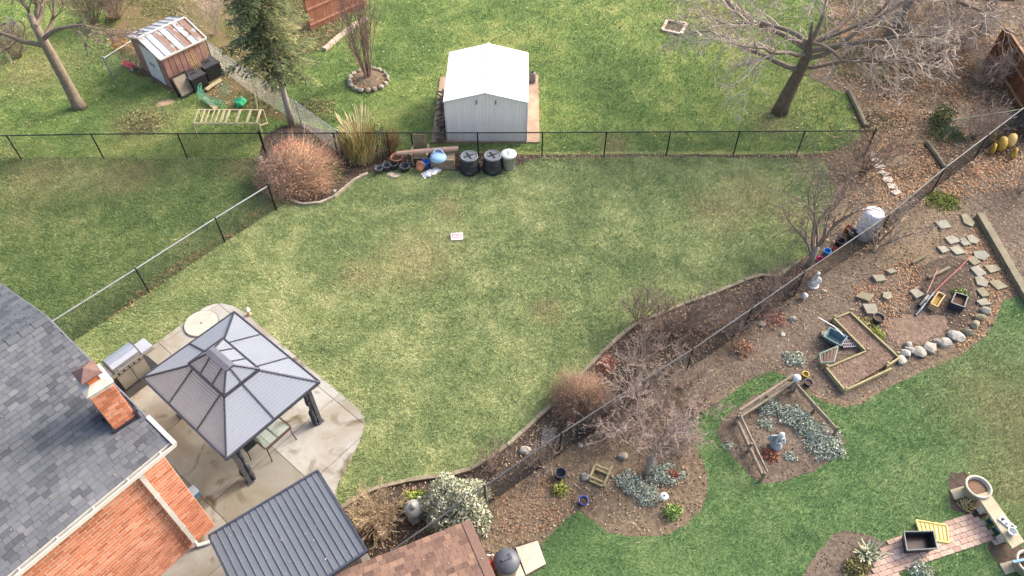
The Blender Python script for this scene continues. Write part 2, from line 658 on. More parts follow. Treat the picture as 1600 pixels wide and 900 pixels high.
corner_bed = px((1250, 905), (1278, 862), (1303, 836), (1330, 831), (1360, 838), (1382, 850), (1374, 875), (1352, 905), (1340, 960), (1240, 960))
pot_bed = px((1478, 752), (1487, 738), (1506, 737), (1528, 760), (1545, 800), (1540, 812), (1512, 806), (1485, 797), (1482, 775))
pot_bed2 = px((1543, 848), (1562, 846), (1590, 850), (1605, 860), (1610, 880), (1560, 884), (1548, 868))
mid_soil = px((1290, 420), (1340, 408), (1400, 440), (1430, 470), (1470, 520), (1440, 555), (1390, 600), (1330, 630), (1260, 606), (1215, 578), (1175, 585), (1110, 630), (1075, 650), (1085, 600), (1190, 510))
yard_soil = px((1490, 290), (1600, 260), (1700, 300), (1700, 430), (1590, 455), (1560, 400), (1520, 330))
island_bed = rough(island_bed, .2, .02); corner_bed = rough(corner_bed, .2, .025); pot_bed = rough(pot_bed, .15, .03); pot_bed2 = rough(pot_bed2, .15, .03); mid_soil = rough(mid_soil, .25, .1); yard_soil = rough(yard_soil, .3, .12)
sheet('main_lawn', main_lawn, 0.004, lawn_mat("main_lawn", L_MAIN, 0.0, False, WORN))
sheet('left_lawn', LEFT_LAWN, 0.008, lawn_mat("left_lawn", L_LEFT, 9.0, False, WORN_L))
sheet('right_lawn', right_lawn, 0.008, lawn_mat("right_lawn", L_RIGHT, 17.0, False, WORN_R))
sheet('leafy_ground', litter, 0.012, soil_litter)
sheet('soil_bed', shrub_bed, 0.016, soil_dark)
sheet('soil_bed', island_bed, 0.016, soil_mid)
sheet('soil_bed', corner_bed, 0.016, soil_mid)
sheet('soil_bed', pot_bed, 0.016, soil_dark)
sheet('soil_bed', pot_bed2, 0.016, soil_dark)
sheet('soil_path', mid_soil, 0.016, soil_mid)
sheet('soil_path', yard_soil, 0.016, soil_mid)
border_soil = EDGE_R + [p for p in FENCE_R[3:]] + px((545, 880))
sheet('soil_bed', border_soil, 0.020, soil_dark)
_r = random.Random(3)
back_strip = px((600, 262), (640, 262), (720, 268), (800, 262), (830, 250), *[(850 + 30 * k, 246 + _r.uniform(-1.2, 1.6)) for k in range(15)], (1310, 250), (1330, 240), *[(1270 - 30 * k, 241.5 + _r.uniform(-1.2, 1.2)) for k in range(16)], (780, 240), (600, 238))
sheet('soil_strip', back_strip, 0.010, soil_dark)
rear_left = px((150, -40), (165, 30), (175, 70), (200, 105), (240, 130), (300, 120), (330, 160), (385, 175), (440, 195), (430, 130), (520, 60), (560, -40))
rear_left = rough(rear_left, .5, .2, 4)
sheet('leafy_ground', rear_left, 0.006, soil_mat("mossy_leafy_soil", S(96, 96, 62), S(124, 104, 80), S(112, 112, 70)))
tool_bed = px((1425, 425), (1460, 405), (1520, 400), (1530, 440), (1525, 490), (1500, 515), (1440, 530), (1400, 520), (1385, 490), (1420, 480))
tool_bed = rough(tool_bed, .2, .05)
sheet('soil_bed', tool_bed, 0.022, soil_dark)
red_patch = px((1385, 500), (1420, 490), (1475, 495), (1485, 515), (1440, 535), (1410, 548), (1390, 530))
red_patch = rough(red_patch, .15, .07)
sheet('mulch_patch', red_patch, 0.026, soil_red)

# ------------------------------------------------------------------ patio: poured slabs cut by joints
def clip_poly(poly, ax, lim, keep_less):
    out = []
    n = len(poly)
    for i in range(n):
        a, b = poly[i], poly[(i + 1) % n]
        ia = (a[ax] <= lim) == keep_less
        ib = (b[ax] <= lim) == keep_less
        if ia:
            out.append(a)
        if ia != ib:
            t = (lim - a[ax]) / (b[ax] - a[ax])
            out.append((a[0] + (b[0] - a[0]) * t, a[1] + (b[1] - a[1]) * t))
    return out


patio_px = [(150, 605), (240, 541), (300, 496), (318, 483), (332, 477), (347, 475), (364, 479), (385, 491), (460, 556), (545, 627), (560, 640), (569, 654), (570, 668), (561, 693), (546, 724),
            (530, 752), (524, 768), (530, 790), (560, 840), (600, 910), (600, 990), (120, 1000), (60, 760)]
patio = px(*patio_px)
HA = 50.0                                            # bearing of the house, gazebo and patio joints
J0 = at(430, 703)
Fi = frame(J0, HA).inverted()
loc_p = [tuple((Fi @ p)[:2]) for p in patio]
m, nt, b, pos = base("poured_concrete", 0.8, 0, 0.25)
n1 = noise(nt, pos, 0.55, 5, 0.6, dist=0.5)
n2 = noise(nt, pos, 2.4, 6, 0.7, dist=0.3)
n3 = noise(nt, pos, 40, 3, 0.7)
n4 = noise(nt, pos, 1.3, 3, 0.5, dist=1.2)
col = mixc(nt, mrange(nt, n2, 0.3, 0.7), S(188, 188, 185, .62), S(175, 174, 169, .62))
col = mixc(nt, mrange(nt, n1, 0.42, 0.62), col, S(160, 153, 140, .62))
col = mixc(nt, mrange(nt, n4, 0.55, 0.72), col, S(108, 98, 78, .7))
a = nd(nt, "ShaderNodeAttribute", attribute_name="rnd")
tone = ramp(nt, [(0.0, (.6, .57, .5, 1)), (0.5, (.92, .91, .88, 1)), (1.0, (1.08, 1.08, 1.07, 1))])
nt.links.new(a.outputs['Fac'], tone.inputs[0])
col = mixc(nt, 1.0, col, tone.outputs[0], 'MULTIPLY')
dk = mixc(nt, mrange(nt, n3, 0.3, 0.7), (.93, .93, .92, 1), (1.05, 1.05, 1.05, 1))
col = mixc(nt, 1.0, col, dk, 'MULTIPLY')
nt.links.new(col, b.inputs['Base Color'])
bumpit(nt, b, n3, 0.15)
concrete = m
pbase = sheet('patio', [(frame(J0, HA) @ Vector((p[0], p[1], 0))) for p in loc_p], 0.024, mat("joint_grit", S(110, 100, 84)))
xs = [-9, -6.6, -4.4, -2.2, 0.0, 2.2, 4.4, 6.4, 9]
ys = [-6, -3.2, -1.6, 0.0, 2.9, 5.8, 9]
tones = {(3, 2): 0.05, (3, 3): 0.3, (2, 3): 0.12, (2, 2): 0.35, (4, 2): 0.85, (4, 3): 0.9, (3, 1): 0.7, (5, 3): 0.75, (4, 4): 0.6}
g = 0.008
for i in range(len(xs) - 1):
    for j in range(len(ys) - 1):
        q = clip_poly(loc_p, 0, xs[i + 1] - g, True)
        q = clip_poly(q, 0, xs[i] + g, False) if q else q
        q = clip_poly(q, 1, ys[j + 1] - g, True) if q else q
        q = clip_poly(q, 1, ys[j] + g, False) if q else q
        if len(q) < 3:
            continue
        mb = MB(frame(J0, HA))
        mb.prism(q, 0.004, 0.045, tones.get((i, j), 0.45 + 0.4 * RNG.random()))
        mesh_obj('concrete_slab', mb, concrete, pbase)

# curved edging of the lawn beds
edge_m = mat("weathered_edging", S(150, 140, 118), S(112, 104, 86), 5, bump=0.5, rnd=0.25)


def resample(pts, step):
    out = [Vector(pts[0])]
    acc = 0
    for a, b in zip(pts[:-1], pts[1:]):
        a, b = Vector(a), Vector(b)
        L = (b - a).length
        t = step - acc
        while t <= L:
            out.append(a + (b - a) * (t / L))
            t += step
        acc = (acc + L) % step
    return out


def edging(label, pts, step, w, h, gap, m, name='garden_edging', piece='edging_block'):
    r = resample(pts, step)
    th = thing(name, label, 'edging', r[0])
    for a, b in zip(r[:-1], r[1:]):
        d = (b - a).normalized()
        mb = MB()
        j = RNG.uniform(-.012, .012)
        z = h / 2 + RNG.uniform(-.015, .01)
        mb.beam(a + d * gap + Vector((j, j, z)), b - d * gap + Vector((-j, j, z)), w * RNG.uniform(.88, 1.1), h)
        mesh_obj(piece, mb, m, th)
    return th


edging("long curved border of weathered blocks between the middle lawn and fence bed", EDGE_R, 0.62, 0.11, 0.13, 0.008, edge_m)
edging("short curved pale border in front of the orange domed shrub", px((455, 314), (470, 321), (497, 320), (522, 310), (538, 297), (556, 281), (582, 271)), 0.3, 0.09, 0.12, 0.004, mat("pale_edging", S(176, 166, 146), S(140, 130, 112), 6, rnd=.15))

# ------------------------------------------------------------------ brick house, bottom left
HB = 52.0                                                                     # bearing of the house itself
EA = Vector((math.cos(math.radians(HB)), math.sin(math.radians(HB)), 0))      # along the eave, towards the gable
NB = Vector((-EA.y, EA.x, 0))                                                  # from the eave inwards
ZE, SLOPE, RUN = 4.55, 0.36, 3.9
E0 = at(267, 690, ZE)
house = thing('brick_house', "orange brick house with grey shingle roof in the bottom left corner", 'house', at(337, 822))
SL = Vector((NB.x, NB.y, SLOPE)).normalized()
SLEN = RUN * math.sqrt(1 + SLOPE ** 2)
RN = EA.cross(SL).normalized()
if RN.z < 0:
    RN = -RN
SL2 = Vector((NB.x, NB.y, -SLOPE)).normalized()
RN2 = Vector((NB.x * SLOPE, NB.y * SLOPE, 1)).normalized()
RIDGE = E0 + NB * RUN + Vector((0, 0, SLOPE * RUN))
deck_m = mat("roof_underlay", S(70, 70, 78))
mb = MB()
LEN = 11.0
far_e = RIDGE + SL2 * SLEN
A, B_, C_ = E0, RIDGE, far_e
lift = Vector((0, 0, -0.012))
dn = Vector((0, 0, -0.16))
q = [A + lift, B_ + lift, C_ + lift, A + dn, B_ + dn, C_ + dn]
q2 = [p - EA * LEN for p in q]
mb.add(q + q2, [(0, 1, 7, 6), (1, 2, 8, 7), (0, 3, 4, 1), (1, 4, 5, 2), (3, 9, 10, 4), (4, 10, 11, 5), (0, 6, 9, 3), (2, 5, 11, 8), (6, 7, 10, 9), (7, 8, 11, 10)])
roof = mesh_obj('roof', mb, deck_m, house)


def shingle_field(O, a, s, n, L, W, expo, wr, seed, skip=None):
    rg = random.Random(seed)
    out = []
    rows = int(W / expo)
    for r in range(rows):
        x = -rg.uniform(0, wr[1])
        while x < L:
            w = rg.uniform(*wr)
            x0, x1 = max(0, x), min(L, x + w)
            x += w
            if x1 - x0 < 0.03:
                continue
            y0 = r * expo + rg.uniform(-.006, .006)
            y1 = min(W, y0 + expo + 0.03)
            c = O + a * ((x0 + x1) / 2) + s * ((y0 + y1) / 2)
            if skip and skip(c):
                continue
            t = rg.choice((0.006, 0.009, 0.014))
            g = 0.003
            lo, hi = n * (0.010 + t), n * 0.006
            P0 = O + a * (x0 + g) + s * y0
            P1 = O + a * (x1 - g) + s * y0
            P2 = O + a * (x1 - g) + s * y1
            P3 = O + a * (x0 + g) + s * y1
            mb = MB()
            mb.add([P0 + lo, P1 + lo, P2 + hi, P3 + hi, P0 - n * .004, P1 - n * .004, P2 - n * .004, P3 - n * .004],
                   [(0, 1, 2, 3), (0, 4, 5, 1), (1, 5, 6, 2), (3, 7, 4, 0)], rg.random())
            out.append(mb)
    return out


sh_m = rmat("grey_shingle", [S(90, 93, 100, .54), S(105, 108, 115, .54), S(114, 117, 123, .54), S(121, 124, 129, .54), S(110, 113, 120, .54), S(134, 135, 139, .54)], 0.9, scale=1.1, var=0.14, bump=0.5)
# chimney position on the roof plane, at the gable end
def on_roof(u, v):
    p0 = Vector((0, 0, CAM_H)); d = at(u, v) - p0
    t = (E0 - p0).dot(RN) / d.dot(RN)
    return p0 + d * t


CH_R = on_roof(211, 652)
CH_L = on_roof(181, 674)
EC = Vector((math.cos(math.radians(46.0)), math.sin(math.radians(46.0)), 0)); NC = Vector((-EC.y, EC.x, 0))
ch_w = max(0.5, (CH_R - CH_L).length)
ch_o = CH_L.copy()                                       # lower left corner of the visible face, on the roof
ch_d = 0.56
ch_top = CH_L.z + 1.32
Fc = Matrix.Translation((ch_o.x, ch_o.y, 0)) @ Matrix(((EC.x, NC.x, 0, 0), (EC.y, NC.y, 0, 0), (0, 0, 1, 0), (0, 0, 0, 1)))


def in_chimney(c):
    l = Fc.inverted() @ c
    return -0.04 < l.x < ch_w + .04 and 0.06 < l.y < ch_d


pieces(roof, 'shingle', shingle_field(E0, -EA, SL, RN, 10.5, SLEN - .05, 0.125, (.14, .28), 5, in_chimney), sh_m, 300, 'shingles')
far = shingle_field(far_e, -EA, -SL2, RN2, 4.5, SLEN - .05, 0.125, (.14, .28), 6)
lm = MB()
for f_ in far:
    o = len(lm.v); lm.v.extend(f_.v); lm.f.extend([tuple(k + o for k in f) for f in f_.f]); lm.r.extend(f_.r)
kind(mesh_obj('shingles', lm, sh_m, roof), 'stuff')
for k in range(20):
    mb = MB()
    a0 = RIDGE - EA * (k * .3)
    a1 = RIDGE - EA * (k * .3 + .33)
    h0, h1 = Vector((0, 0, .02)), Vector((0, 0, .035))
    w1, w2 = -SL * .14, SL2 * .14
    mb.add([a0 + h0, a1 + h1, a0 + w1 + h0, a1 + w1 + h1, a0 + w2 + h0, a1 + w2 + h1], [(0, 1, 3, 2), (0, 4, 5, 1), (1, 5, 3), (0, 2, 4)])
    mesh_obj('ridge_shingle', mb, sh_m, roof)
# white gutter, fascia, rake board
wt = mat("white_aluminium", S(216, 213, 204, .7), S(200, 196, 186, .7), 3, 0.5, fine=.04)
mb = MB()
o = -NB * 0.0
for (b0, z0, w, h) in ((-0.115, -0.055, 0.012, 0.11), (-0.012, -0.055, 0.012, 0.13), (-0.064, -0.108, 0.1, 0.012)):
    mb.beam(E0 + NB * b0 + EA * .02 + Vector((0, 0, z0)), E0 + NB * b0 - EA * LEN + Vector((0, 0, z0)), w, h)
mb.beam(E0 + NB * -.115 + Vector((0, 0, 0.002)), E0 + NB * -.115 - EA * LEN + Vector((0, 0, .002)), 0.03, 0.012)
mb.box(E0 + EA * .02 + NB * -.062 + Vector((0, 0, -.055)), (.012, .115, .115), HB)
for k in range(12):
    c = E0 - EA * (k * .8 + .3)
    mb.beam(c + NB * -.11, c + NB * -.01, .03, .006)
mesh_obj('gutter', mb, wt, house)
mb = MB()
mb.beam(E0 + EA * .025 + Vector((0, 0, -.06)) - NB * .1, E0 + EA * .025 + NB * .75 + Vector((0, 0, .75 * SLOPE - .05)), 0.09, 0.17)
mesh_obj('rake_board', mb, wt, house)
mb = MB()
mb.beam(E0 + EA * .012 + NB * .76 + Vector((0, 0, .75 * SLOPE - .06)), RIDGE + EA * .012 + Vector((0, 0, -.07)), 0.03, 0.16)
mb.beam(RIDGE + EA * .012 + Vector((0, 0, -.07)), far_e + EA * .012 + Vector((0, 0, -.07)), 0.03, 0.16)
mesh_obj('rake_board', mb, mat('grey_drip_edge', S(120, 122, 130), None, 4, .6), house)
# walls
WC = E0 - EA * 0.233 + NB * 0.34
WC.z = 0
HD = 2 * RUN - .68
mortar = mat("mortar", S(226, 206, 188), S(206, 184, 166), 4)
mb = MB()
wl = 10.5
c4 = [WC, WC - EA * wl, WC - EA * wl + NB * HD, WC + NB * HD]
zt = ZE + .34 * SLOPE - .17
vs_ = [Vector((p.x, p.y, 0)) for p in c4] + [Vector((p.x, p.y, zt)) for p in c4]
gp = (c4[0] + c4[3]) / 2; gp.z = RIDGE.z - .18
gq = (c4[1] + c4[2]) / 2; gq.z = RIDGE.z - .18
mb.add(vs_ + [gp, gq], [(0, 4, 5, 1), (1, 5, 9, 6, 2), (2, 6, 7, 3), (3, 7, 8, 4, 0)])
wall = mesh_obj('wall', mb, mortar, house)
brick_m = rmat("orange_brick", [S(170, 101, 74, .78), S(188, 116, 86, .78), S(201, 131, 100, .78), S(192, 121, 92, .78), S(212, 150, 122, .78), S(176, 107, 79, .78)], 0.9, scale=2.0, var=0.12, bump=0.3)


def bricks(O, a, n, L, z0, z1, bl, bh, m_, seed, test=None):
    rg = random.Random(seed)
    out = []
    rows = int((z1 - z0) / bh)
    for r in range(rows):
        x = 0.0 if r % 2 else -bl / 2
        while x < L:
            x0, x1 = max(0, x), min(L, x + bl)
            x += bl
            if x1 - x0 < .04:
                continue
            c = O + a * ((x0 + x1) / 2) + Vector((0, 0, z0 + (r + .5) * bh))
            if test and not test(c):
                continue
            mb = MB()
            d = 0.010 + rg.uniform(-.002, .003)
            g = .0125
            p = [c + a * sx * ((x1 - x0) / 2 - g) + Vector((0, 0, sz * (bh / 2 - g))) for sx, sz in ((-1, -1), (1, -1), (1, 1), (-1, 1))]
            mb.add([k + n * d for k in p] + [k - n * .01 for k in p], [(0, 1, 2, 3), (0, 4, 5, 1), (1, 5, 6, 2), (2, 6, 7, 3), (3, 7, 4, 0)], rg.random())
            out.append(mb)
    return out


seen = lambda c: pix(c)[1] < 1250 and pix(c)[0] > -250
pieces(wall, 'brick', bricks(Vector((WC.x, WC.y, 0)), -EA, -NB, 9.5, 0.0, zt, 0.26, 0.12, brick_m, 3, seen), brick_m, 300, 'bricks')
# downspout
dp = [at(217, 738, ZE - .12), None, None]
l_ = (dp[0] - WC).dot(EA)
d0 = WC + EA * l_ - NB * .09
mb = MB()
d0 = Vector((d0.x, d0.y, 0))
mb.box(d0 + Vector((0, 0, (ZE - .15 + .3) / 2)), (.105, .085, ZE - .45), HB)
mb.beam(d0 + Vector((0, 0, ZE - .36)), Vector((d0.x, d0.y, 0)) - NB * .28 + Vector((0, 0, ZE - .12)), .1, .08)
for z in (1.2, 3.0):
    mb.box(d0 + Vector((0, 0, z)), (.13, .1, .03), HB)
mb.tube([d0 + Vector((0, 0, .32)), d0 + Vector((0, 0, .12)) - NB * .06, d0 - NB * .22 + EA * .25 + Vector((0, 0, .09))], .055, 8)
mb.tube([d0 - NB * .22 + EA * .25 + Vector((0, 0, .09)), d0 - NB * .4 + EA * .9 + Vector((0, 0, .09)), d0 - NB * .45 + EA * 1.25 + Vector((0, 0, .1))], .05, 8)
mesh_obj('downspout', mb, wt, house)
# chimney
mb = MB(Fc)
zb = CH_L.z - .3
mb.box((ch_w / 2, ch_d / 2 + .005, (zb + ch_top) / 2), (ch_w - .01, ch_d - .01, ch_top - zb))
chim = mesh_obj('chimney', mb, mortar, house)
bo = Fc @ Vector((0, 0, 0))
it = bricks(Vector((bo.x, bo.y, 0)), EC, -NC, ch_w, CH_L.z - .05, ch_top, .26, .12, brick_m, 9)
bo2 = Fc @ Vector((ch_w, 0, 0))
it += bricks(Vector((bo.x, bo.y, 0)), NC, -EC, ch_d, CH_L.z - .05, ch_top, .26, .12, brick_m, 12)
it += bricks(Vector((bo2.x, bo2.y, 0)), NC, EC, ch_d, CH_L.z - .05, ch_top, .26, .12, brick_m, 10)
pieces(chim, 'brick', it, brick_m, 300, 'bricks')
mb = MB(Fc)
cm = mat("chimney_crown", S(206, 202, 194, .7), S(168, 162, 150, .7), 5, bump=.4)
mb.box((ch_w / 2, ch_d / 2, ch_top + .045), (ch_w + .04, ch_d + .05, .08))
mb.add([(-.04, -.05, ch_top + .09), (ch_w + .04, -.05, ch_top + .09), (ch_w + .04, ch_d + .05, ch_top + .09), (-.04, ch_d + .05, ch_top + .09),
        (ch_w * .3, ch_d * .3, ch_top + .15), (ch_w * .75, ch_d * .3, ch_top + .15), (ch_w * .75, ch_d * .75, ch_top + .15), (ch_w * .3, ch_d * .75, ch_top + .15)],
       [(0, 1, 5, 4), (1, 2, 6, 5), (2, 3, 7, 6), (3, 0, 4, 7), (4, 5, 6, 7)])
mesh_obj('crown', mb, cm, chim)
mb = MB(Fc)
fx, fy = ch_w * .5, ch_d * .5
mb.box((fx, fy, ch_top + .2), (.24, .24, .2), None)
mesh_obj('flue_tile', mb, mat("flue_clay", S(206, 120, 70), S(180, 96, 56), 6), chim)
mb = MB(Fc)
rust = mat("rusty_brown_metal", S(136, 108, 100, .7), S(112, 86, 80, .7), 9, 0.7, .2, rnd=.1)
for sx in (-1, 1):
    for sy in (-1, 1):
        mb.beam((fx + sx * .12, fy + sy * .12, ch_top + .15), (fx + sx * .12, fy + sy * .12, ch_top + .41), .02, .02)
zc = ch_top + .4
r_ = .225
mb.add([(fx - r_, fy - r_, zc), (fx + r_, fy - r_, zc), (fx + r_, fy + r_, zc), (fx - r_, fy + r_, zc), (fx, fy, zc + .15), (fx - r_, fy - r_, zc - .03), (fx + r_, fy - r_, zc - .03), (fx + r_, fy + r_, zc - .03), (fx - r_, fy + r_, zc - .03)],
       [(0, 1, 4), (1, 2, 4), (2, 3, 4), (3, 0, 4), (0, 5, 6, 1), (1, 6, 7, 2), (2, 7, 8, 3), (3, 8, 5, 0), (8, 7, 6, 5)])
mesh_obj('rain_cap', mb, rust, chim)
mb = MB(Fc)
fl_m = mat("dark_flashing", S(62, 64, 78), None, 3, .5, .4)
mb.box((ch_w / 2, -.02, CH_L.z - .02), (ch_w + .1, .05, .2))
mb.box((ch_w + .03, .3, CH_L.z + .1), (.05, .7, .3))
mesh_obj('flashing', mb, fl_m, chim)

# ------------------------------------------------------------------ gazebo
GZ = 2.05
gc = [at(366, 487, GZ), at(498, 598, GZ), at(356, 717, GZ), at(221, 592, GZ)]
GC = sum(gc, Vector()) / 4
gaz = thing('gazebo', "grey hardtop gazebo with two-tier metal roof on the patio", 'gazebo', (GC.x, GC.y, 0.045))
Fg = frame((GC.x, GC.y, 0), HA - 90)                    # local x: long side, local y: short side
gx, gy = 1.93, 1.53
gm = mat("gazebo_sheet_metal", S(130, 136, 146), S(124, 130, 140), 1.2, 0.42, 0.1, 0.5, fine=.03, rnd=.03)
gd = mat("gazebo_dark_trim", S(74, 74, 84), None, 3, 0.45, .4, fine=.04)


def ribbed(P0, P1, P2, P3, rows, m_, parent, h=.011, name='roof_panel'):
    """A sheet panel: P0-P1 the eave edge, P3-P2 the upper edge, ribs parallel to the eave."""
    P0, P1, P2, P3 = map(Vector, (P0, P1, P2, P3))
    n = (P1 - P0).cross(P3 - P0).normalized()
    if n.z < 0:
        n = -n
    mb = MB(Fg)
    k = rows * 3
    vs_, fs_ = [], []
    for i in range(k + 1):
        t = i / k
        off = n * (h if i % 3 == 1 else 0.0)
        vs_ += [P0.lerp(P3, t) + off, P1.lerp(P2, t) + off]
    for i in range(k):
        fs_.append((2 * i, 2 * i + 1, 2 * i + 3, 2 * i + 2))
    mb.add(vs_, fs_, RNG.random())
    return mesh_obj(name, mb, m_, parent)


def hip(parent, ex, ey, z0, tx, ty, z1, rows, seams=True):
    c = [Vector((-ex, -ey, z0)), Vector((ex, -ey, z0)), Vector((ex, ey, z0)), Vector((-ex, ey, z0))]
    t = [Vector((-tx, -ty, z1)), Vector((tx, -ty, z1)), Vector((tx, ty, z1)), Vector((-tx, ty, z1))]
    tr = MB(Fg)
    for i in range(4):
        j = (i + 1) % 4
        nseg = 3 if i % 2 == 0 else 2
        # seams run straight up the slope from points spread along the eave
        ed = (c[j] - c[i]); Lc = ed.length; ed.normalize()
        ta, tb = (t[i] - c[i]).dot(ed), (t[j] - c[i]).dot(ed)
        cuts = [0.0] + [ta + (tb - ta) * k / nseg if nseg == 3 and tb - ta > .9 else Lc * k / nseg for k in range(1, nseg)] + [Lc]
        if nseg == 3:
            cuts = [0.0, Lc * .335, Lc * .665, Lc]
        upc = [t[i]] + [t[i].lerp(t[j], min(1, max(0, (x - ta) / max(tb - ta, 1e-3)))) for x in cuts[1:-1]] + [t[j]]
        for k in range(nseg):
            a, b2 = c[i] + ed * cuts[k], c[i] + ed * cuts[k + 1]
            ribbed(a, b2, upc[k + 1], upc[k], rows, gm, parent)
            if k:
                tr.beam(a + Vector((0, 0, .012)), upc[k] + Vector((0, 0, .012)), .036, .035)
        tr.beam(c[i] + Vector((0, 0, .01)), t[i] + Vector((0, 0, .01)), .045, .045)
        tr.beam(c[i], c[j], .05, .07)
    return tr


tr = hip(gaz, gx, gy, GZ, .62, .42, 2.72, 17)
mesh_obj('roof_trim', tr, gd, gaz)
tr = hip(gaz, .80, .56, 2.70, .42, .11, 3.03, 7)
tr.box((0, 0, 3.05), (.92, .26, .05))
mesh_obj('vent_trim', tr, gd, gaz)
cap_ = MB(Fg)
cap_.add([(-.46, -.15, 3.075), (.46, -.15, 3.075), (.46, .15, 3.075), (-.46, .15, 3.075), (-.44, 0, 3.11), (.44, 0, 3.11)], [(0, 1, 5, 4), (2, 3, 4, 5), (1, 2, 5), (3, 0, 4)])
mesh_obj('ridge_cap', cap_, mat("gazebo_cap", S(120, 120, 128), None, 3, .45, .4, fine=.03), gaz)
pm = mat("gazebo_post_paint", S(92, 92, 98), None, 5, 0.5, .3, fine=.05)
net = mat("dark_netting", S(68, 70, 76), S(50, 52, 58), 14, 0.9, bump=.5)
ix, iy = gx - .27, gy - .27
for sx in (-1, 1):
    for sy in (-1, 1):
        mb = MB(Fg)
        mb.box((sx * ix, sy * iy, (GZ + .045) / 2), (.11, .11, GZ - .045))
        mb.box((sx * ix, sy * iy, .06), (.2, .2, .03))
        p = mesh_obj('post', mb, pm, gaz)
        mb = MB(Fg)
        mb.beam((sx * ix, sy * iy, GZ - .45), (sx * (ix - .45), sy * iy, GZ - .06), .05, .05)
        mb.beam((sx * ix, sy * iy, GZ - .45), (sx * ix, sy * (iy - .45), GZ - .06), .05, .05)
        mesh_obj('brace', mb, pm, gaz)
        # gathered netting tied to the post
        for (ox, oy) in ((-.12, -.02), (-.02, -.13)):
            mb = MB(Fg)
            pts, rad = [], []
            for k in range(15):
                z = GZ - .12 - k * .135
                w = .075 - .04 * math.exp(-((z - .95) / .2) ** 2) + .035 * math.exp(-((z - .5) / .25) ** 2)
                pts.append((sx * (ix + ox + .02 * math.sin(k)), sy * (iy + oy + .02 * math.cos(1.7 * k)), max(z, .06)))
                rad.append(w * (.9 + .1 * math.sin(2.3 * k)))
            mb.tube(pts, rad, 9)
            mesh_obj('netting', mb, net, gaz, True)
mb = MB(Fg)
for s in (-1, 1):
    mb.beam((-ix, s * iy, GZ - .03), (ix, s * iy, GZ - .03), .07, .12)
    mb.beam((s * ix, -iy, GZ - .035), (s * ix, iy, GZ - .035), .06, .11)
mesh_obj('beam', mb, pm, gaz)

# glass table and chair below it
tc = [at(416, 703, .72), at(455, 668, .72)]
ex = (tc[1] - tc[0]).normalized()
T0 = tc[0]
Ft = Matrix.Translation((T0.x, T0.y, .045)) @ Matrix(((ex.x, -ex.y, 0, 0), (ex.y, ex.x, 0, 0), (0, 0, 1, 0), (0, 0, 0, 1)))
brn = mat("brown_tube_metal", S(112, 84, 72), S(92, 68, 58), 6, .5, .3)
table = thing('patio_table', "brown metal table with glass top half under the gazebo", 'table', (T0.x, T0.y, .045))
tw, tl = (tc[1] - tc[0]).length, 1.5
mb = MB(Ft)
for a, b2 in (((0, 0), (tw, 0)), ((0, tl), (tw, tl))):
    mb.beam((a[0], a[1], .69), (b2[0], b2[1], .69), .07, .04)
for a, b2 in (((0, .035), (0, tl - .035)), ((tw, .035), (tw, tl - .035)), ((tw / 2, .035), (tw / 2, tl - .035))):
    mb.beam((a[0], a[1], .688), (b2[0], b2[1], .688), .05, .04)
mesh_obj('table_frame', mb, brn, table)
mb = MB(Ft)
mb.box((tw / 2, tl / 2, .714), (tw - .02, tl - .02, .008))
mesh_obj('table_top', mb, glass_mat("table_glass"), table)
for a, b2 in ((.03, .03), (tw - .03, .03), (.03, tl - .03), (tw - .03, tl - .03)):
    mb = MB(Ft)
    mb.tube([(a, b2, .68), (a, b2, .35), (a + (.03 if a > .1 else -.03), b2 + (.03 if b2 > .1 else -.03), 0)], .018, 6)
    mesh_obj('leg', mb, brn, table)
dk_m = mat("dark_green_tube", S(44, 58, 54), None, 6, .5, .2)
chr_ = thing('patio_chair', "dark tubular chair tucked under the glass table", 'chair', Ft @ Vector((-.1, .75, 0)))
mb = MB(Ft @ Matrix.Translation((-.1, .75, 0)))
mb.box((0, 0, .43), (.46, .46, .03)); mesh_obj('seat', mb, mat("chair_sling", S(60, 72, 68), None, 8), chr_)
mb = MB(Ft @ Matrix.Translation((-.1, .75, 0)))
mb.box((-.26, 0, .68), (.03, .44, .44), Matrix.Rotation(-.18, 3, 'Y')); mesh_obj('backrest', mb, MATS["chair_sling"], chr_)
for sx in (-1, 1):
    for sy in (-1, 1):
        mb = MB(Ft @ Matrix.Translation((-.1, .75, 0)))
        mb.tube([(sx * .21, sy * .21, .42), (sx * .24, sy * .24, 0)], .015, 6)
        mesh_obj('leg', mb, dk_m, chr_)
for sy in (-1, 1):
    mb = MB(Ft @ Matrix.Translation((-.1, .75, 0)))
    mb.tube([(.2, sy * .24, .42), (.2, sy * .25, .62), (-.22, sy * .25, .64), (-.26, sy * .23, .5)], .014, 6)
    mesh_obj('armrest', mb, dk_m, chr_)

# ------------------------------------------------------------------ gas grill on its mat
G0 = at(198, 612, .05)
Fr_ = Matrix.Translation((G0.x, G0.y, .05)) @ Matrix(((EA.x, NB.x, 0, 0), (EA.y, NB.y, 0, 0), (0, 0, 1, 0), (0, 0, 0, 1)))
mb = MB(Fr_)
mb.box((.45, .22, .004), (1.45, 1.0, .008))
tag(mesh_obj('grill_mat', mb, mat("black_rubber_mat", S(58, 56, 56), S(44, 42, 42), 8, .8)), "black rectangular mat under the stainless steel grill", 'mat')
steel = mat("stainless_steel", S(206, 206, 206), S(190, 190, 190), 2.5, 0.3, .9, .5, fine=.03, stretch=(1, 1, 8))
steel_b = mat("warm_stainless_doors", S(184, 180, 172), S(172, 167, 158), 3, 0.35, .8, .5, fine=.03)
black = mat("black_enamel", S(40, 40, 42), None, 8, .5)
grill = thing('gas_grill', "stainless steel gas grill with rounded lid beside the chimney", 'grill', Fr_ @ Vector((.45, .25, .008)))
W = .92
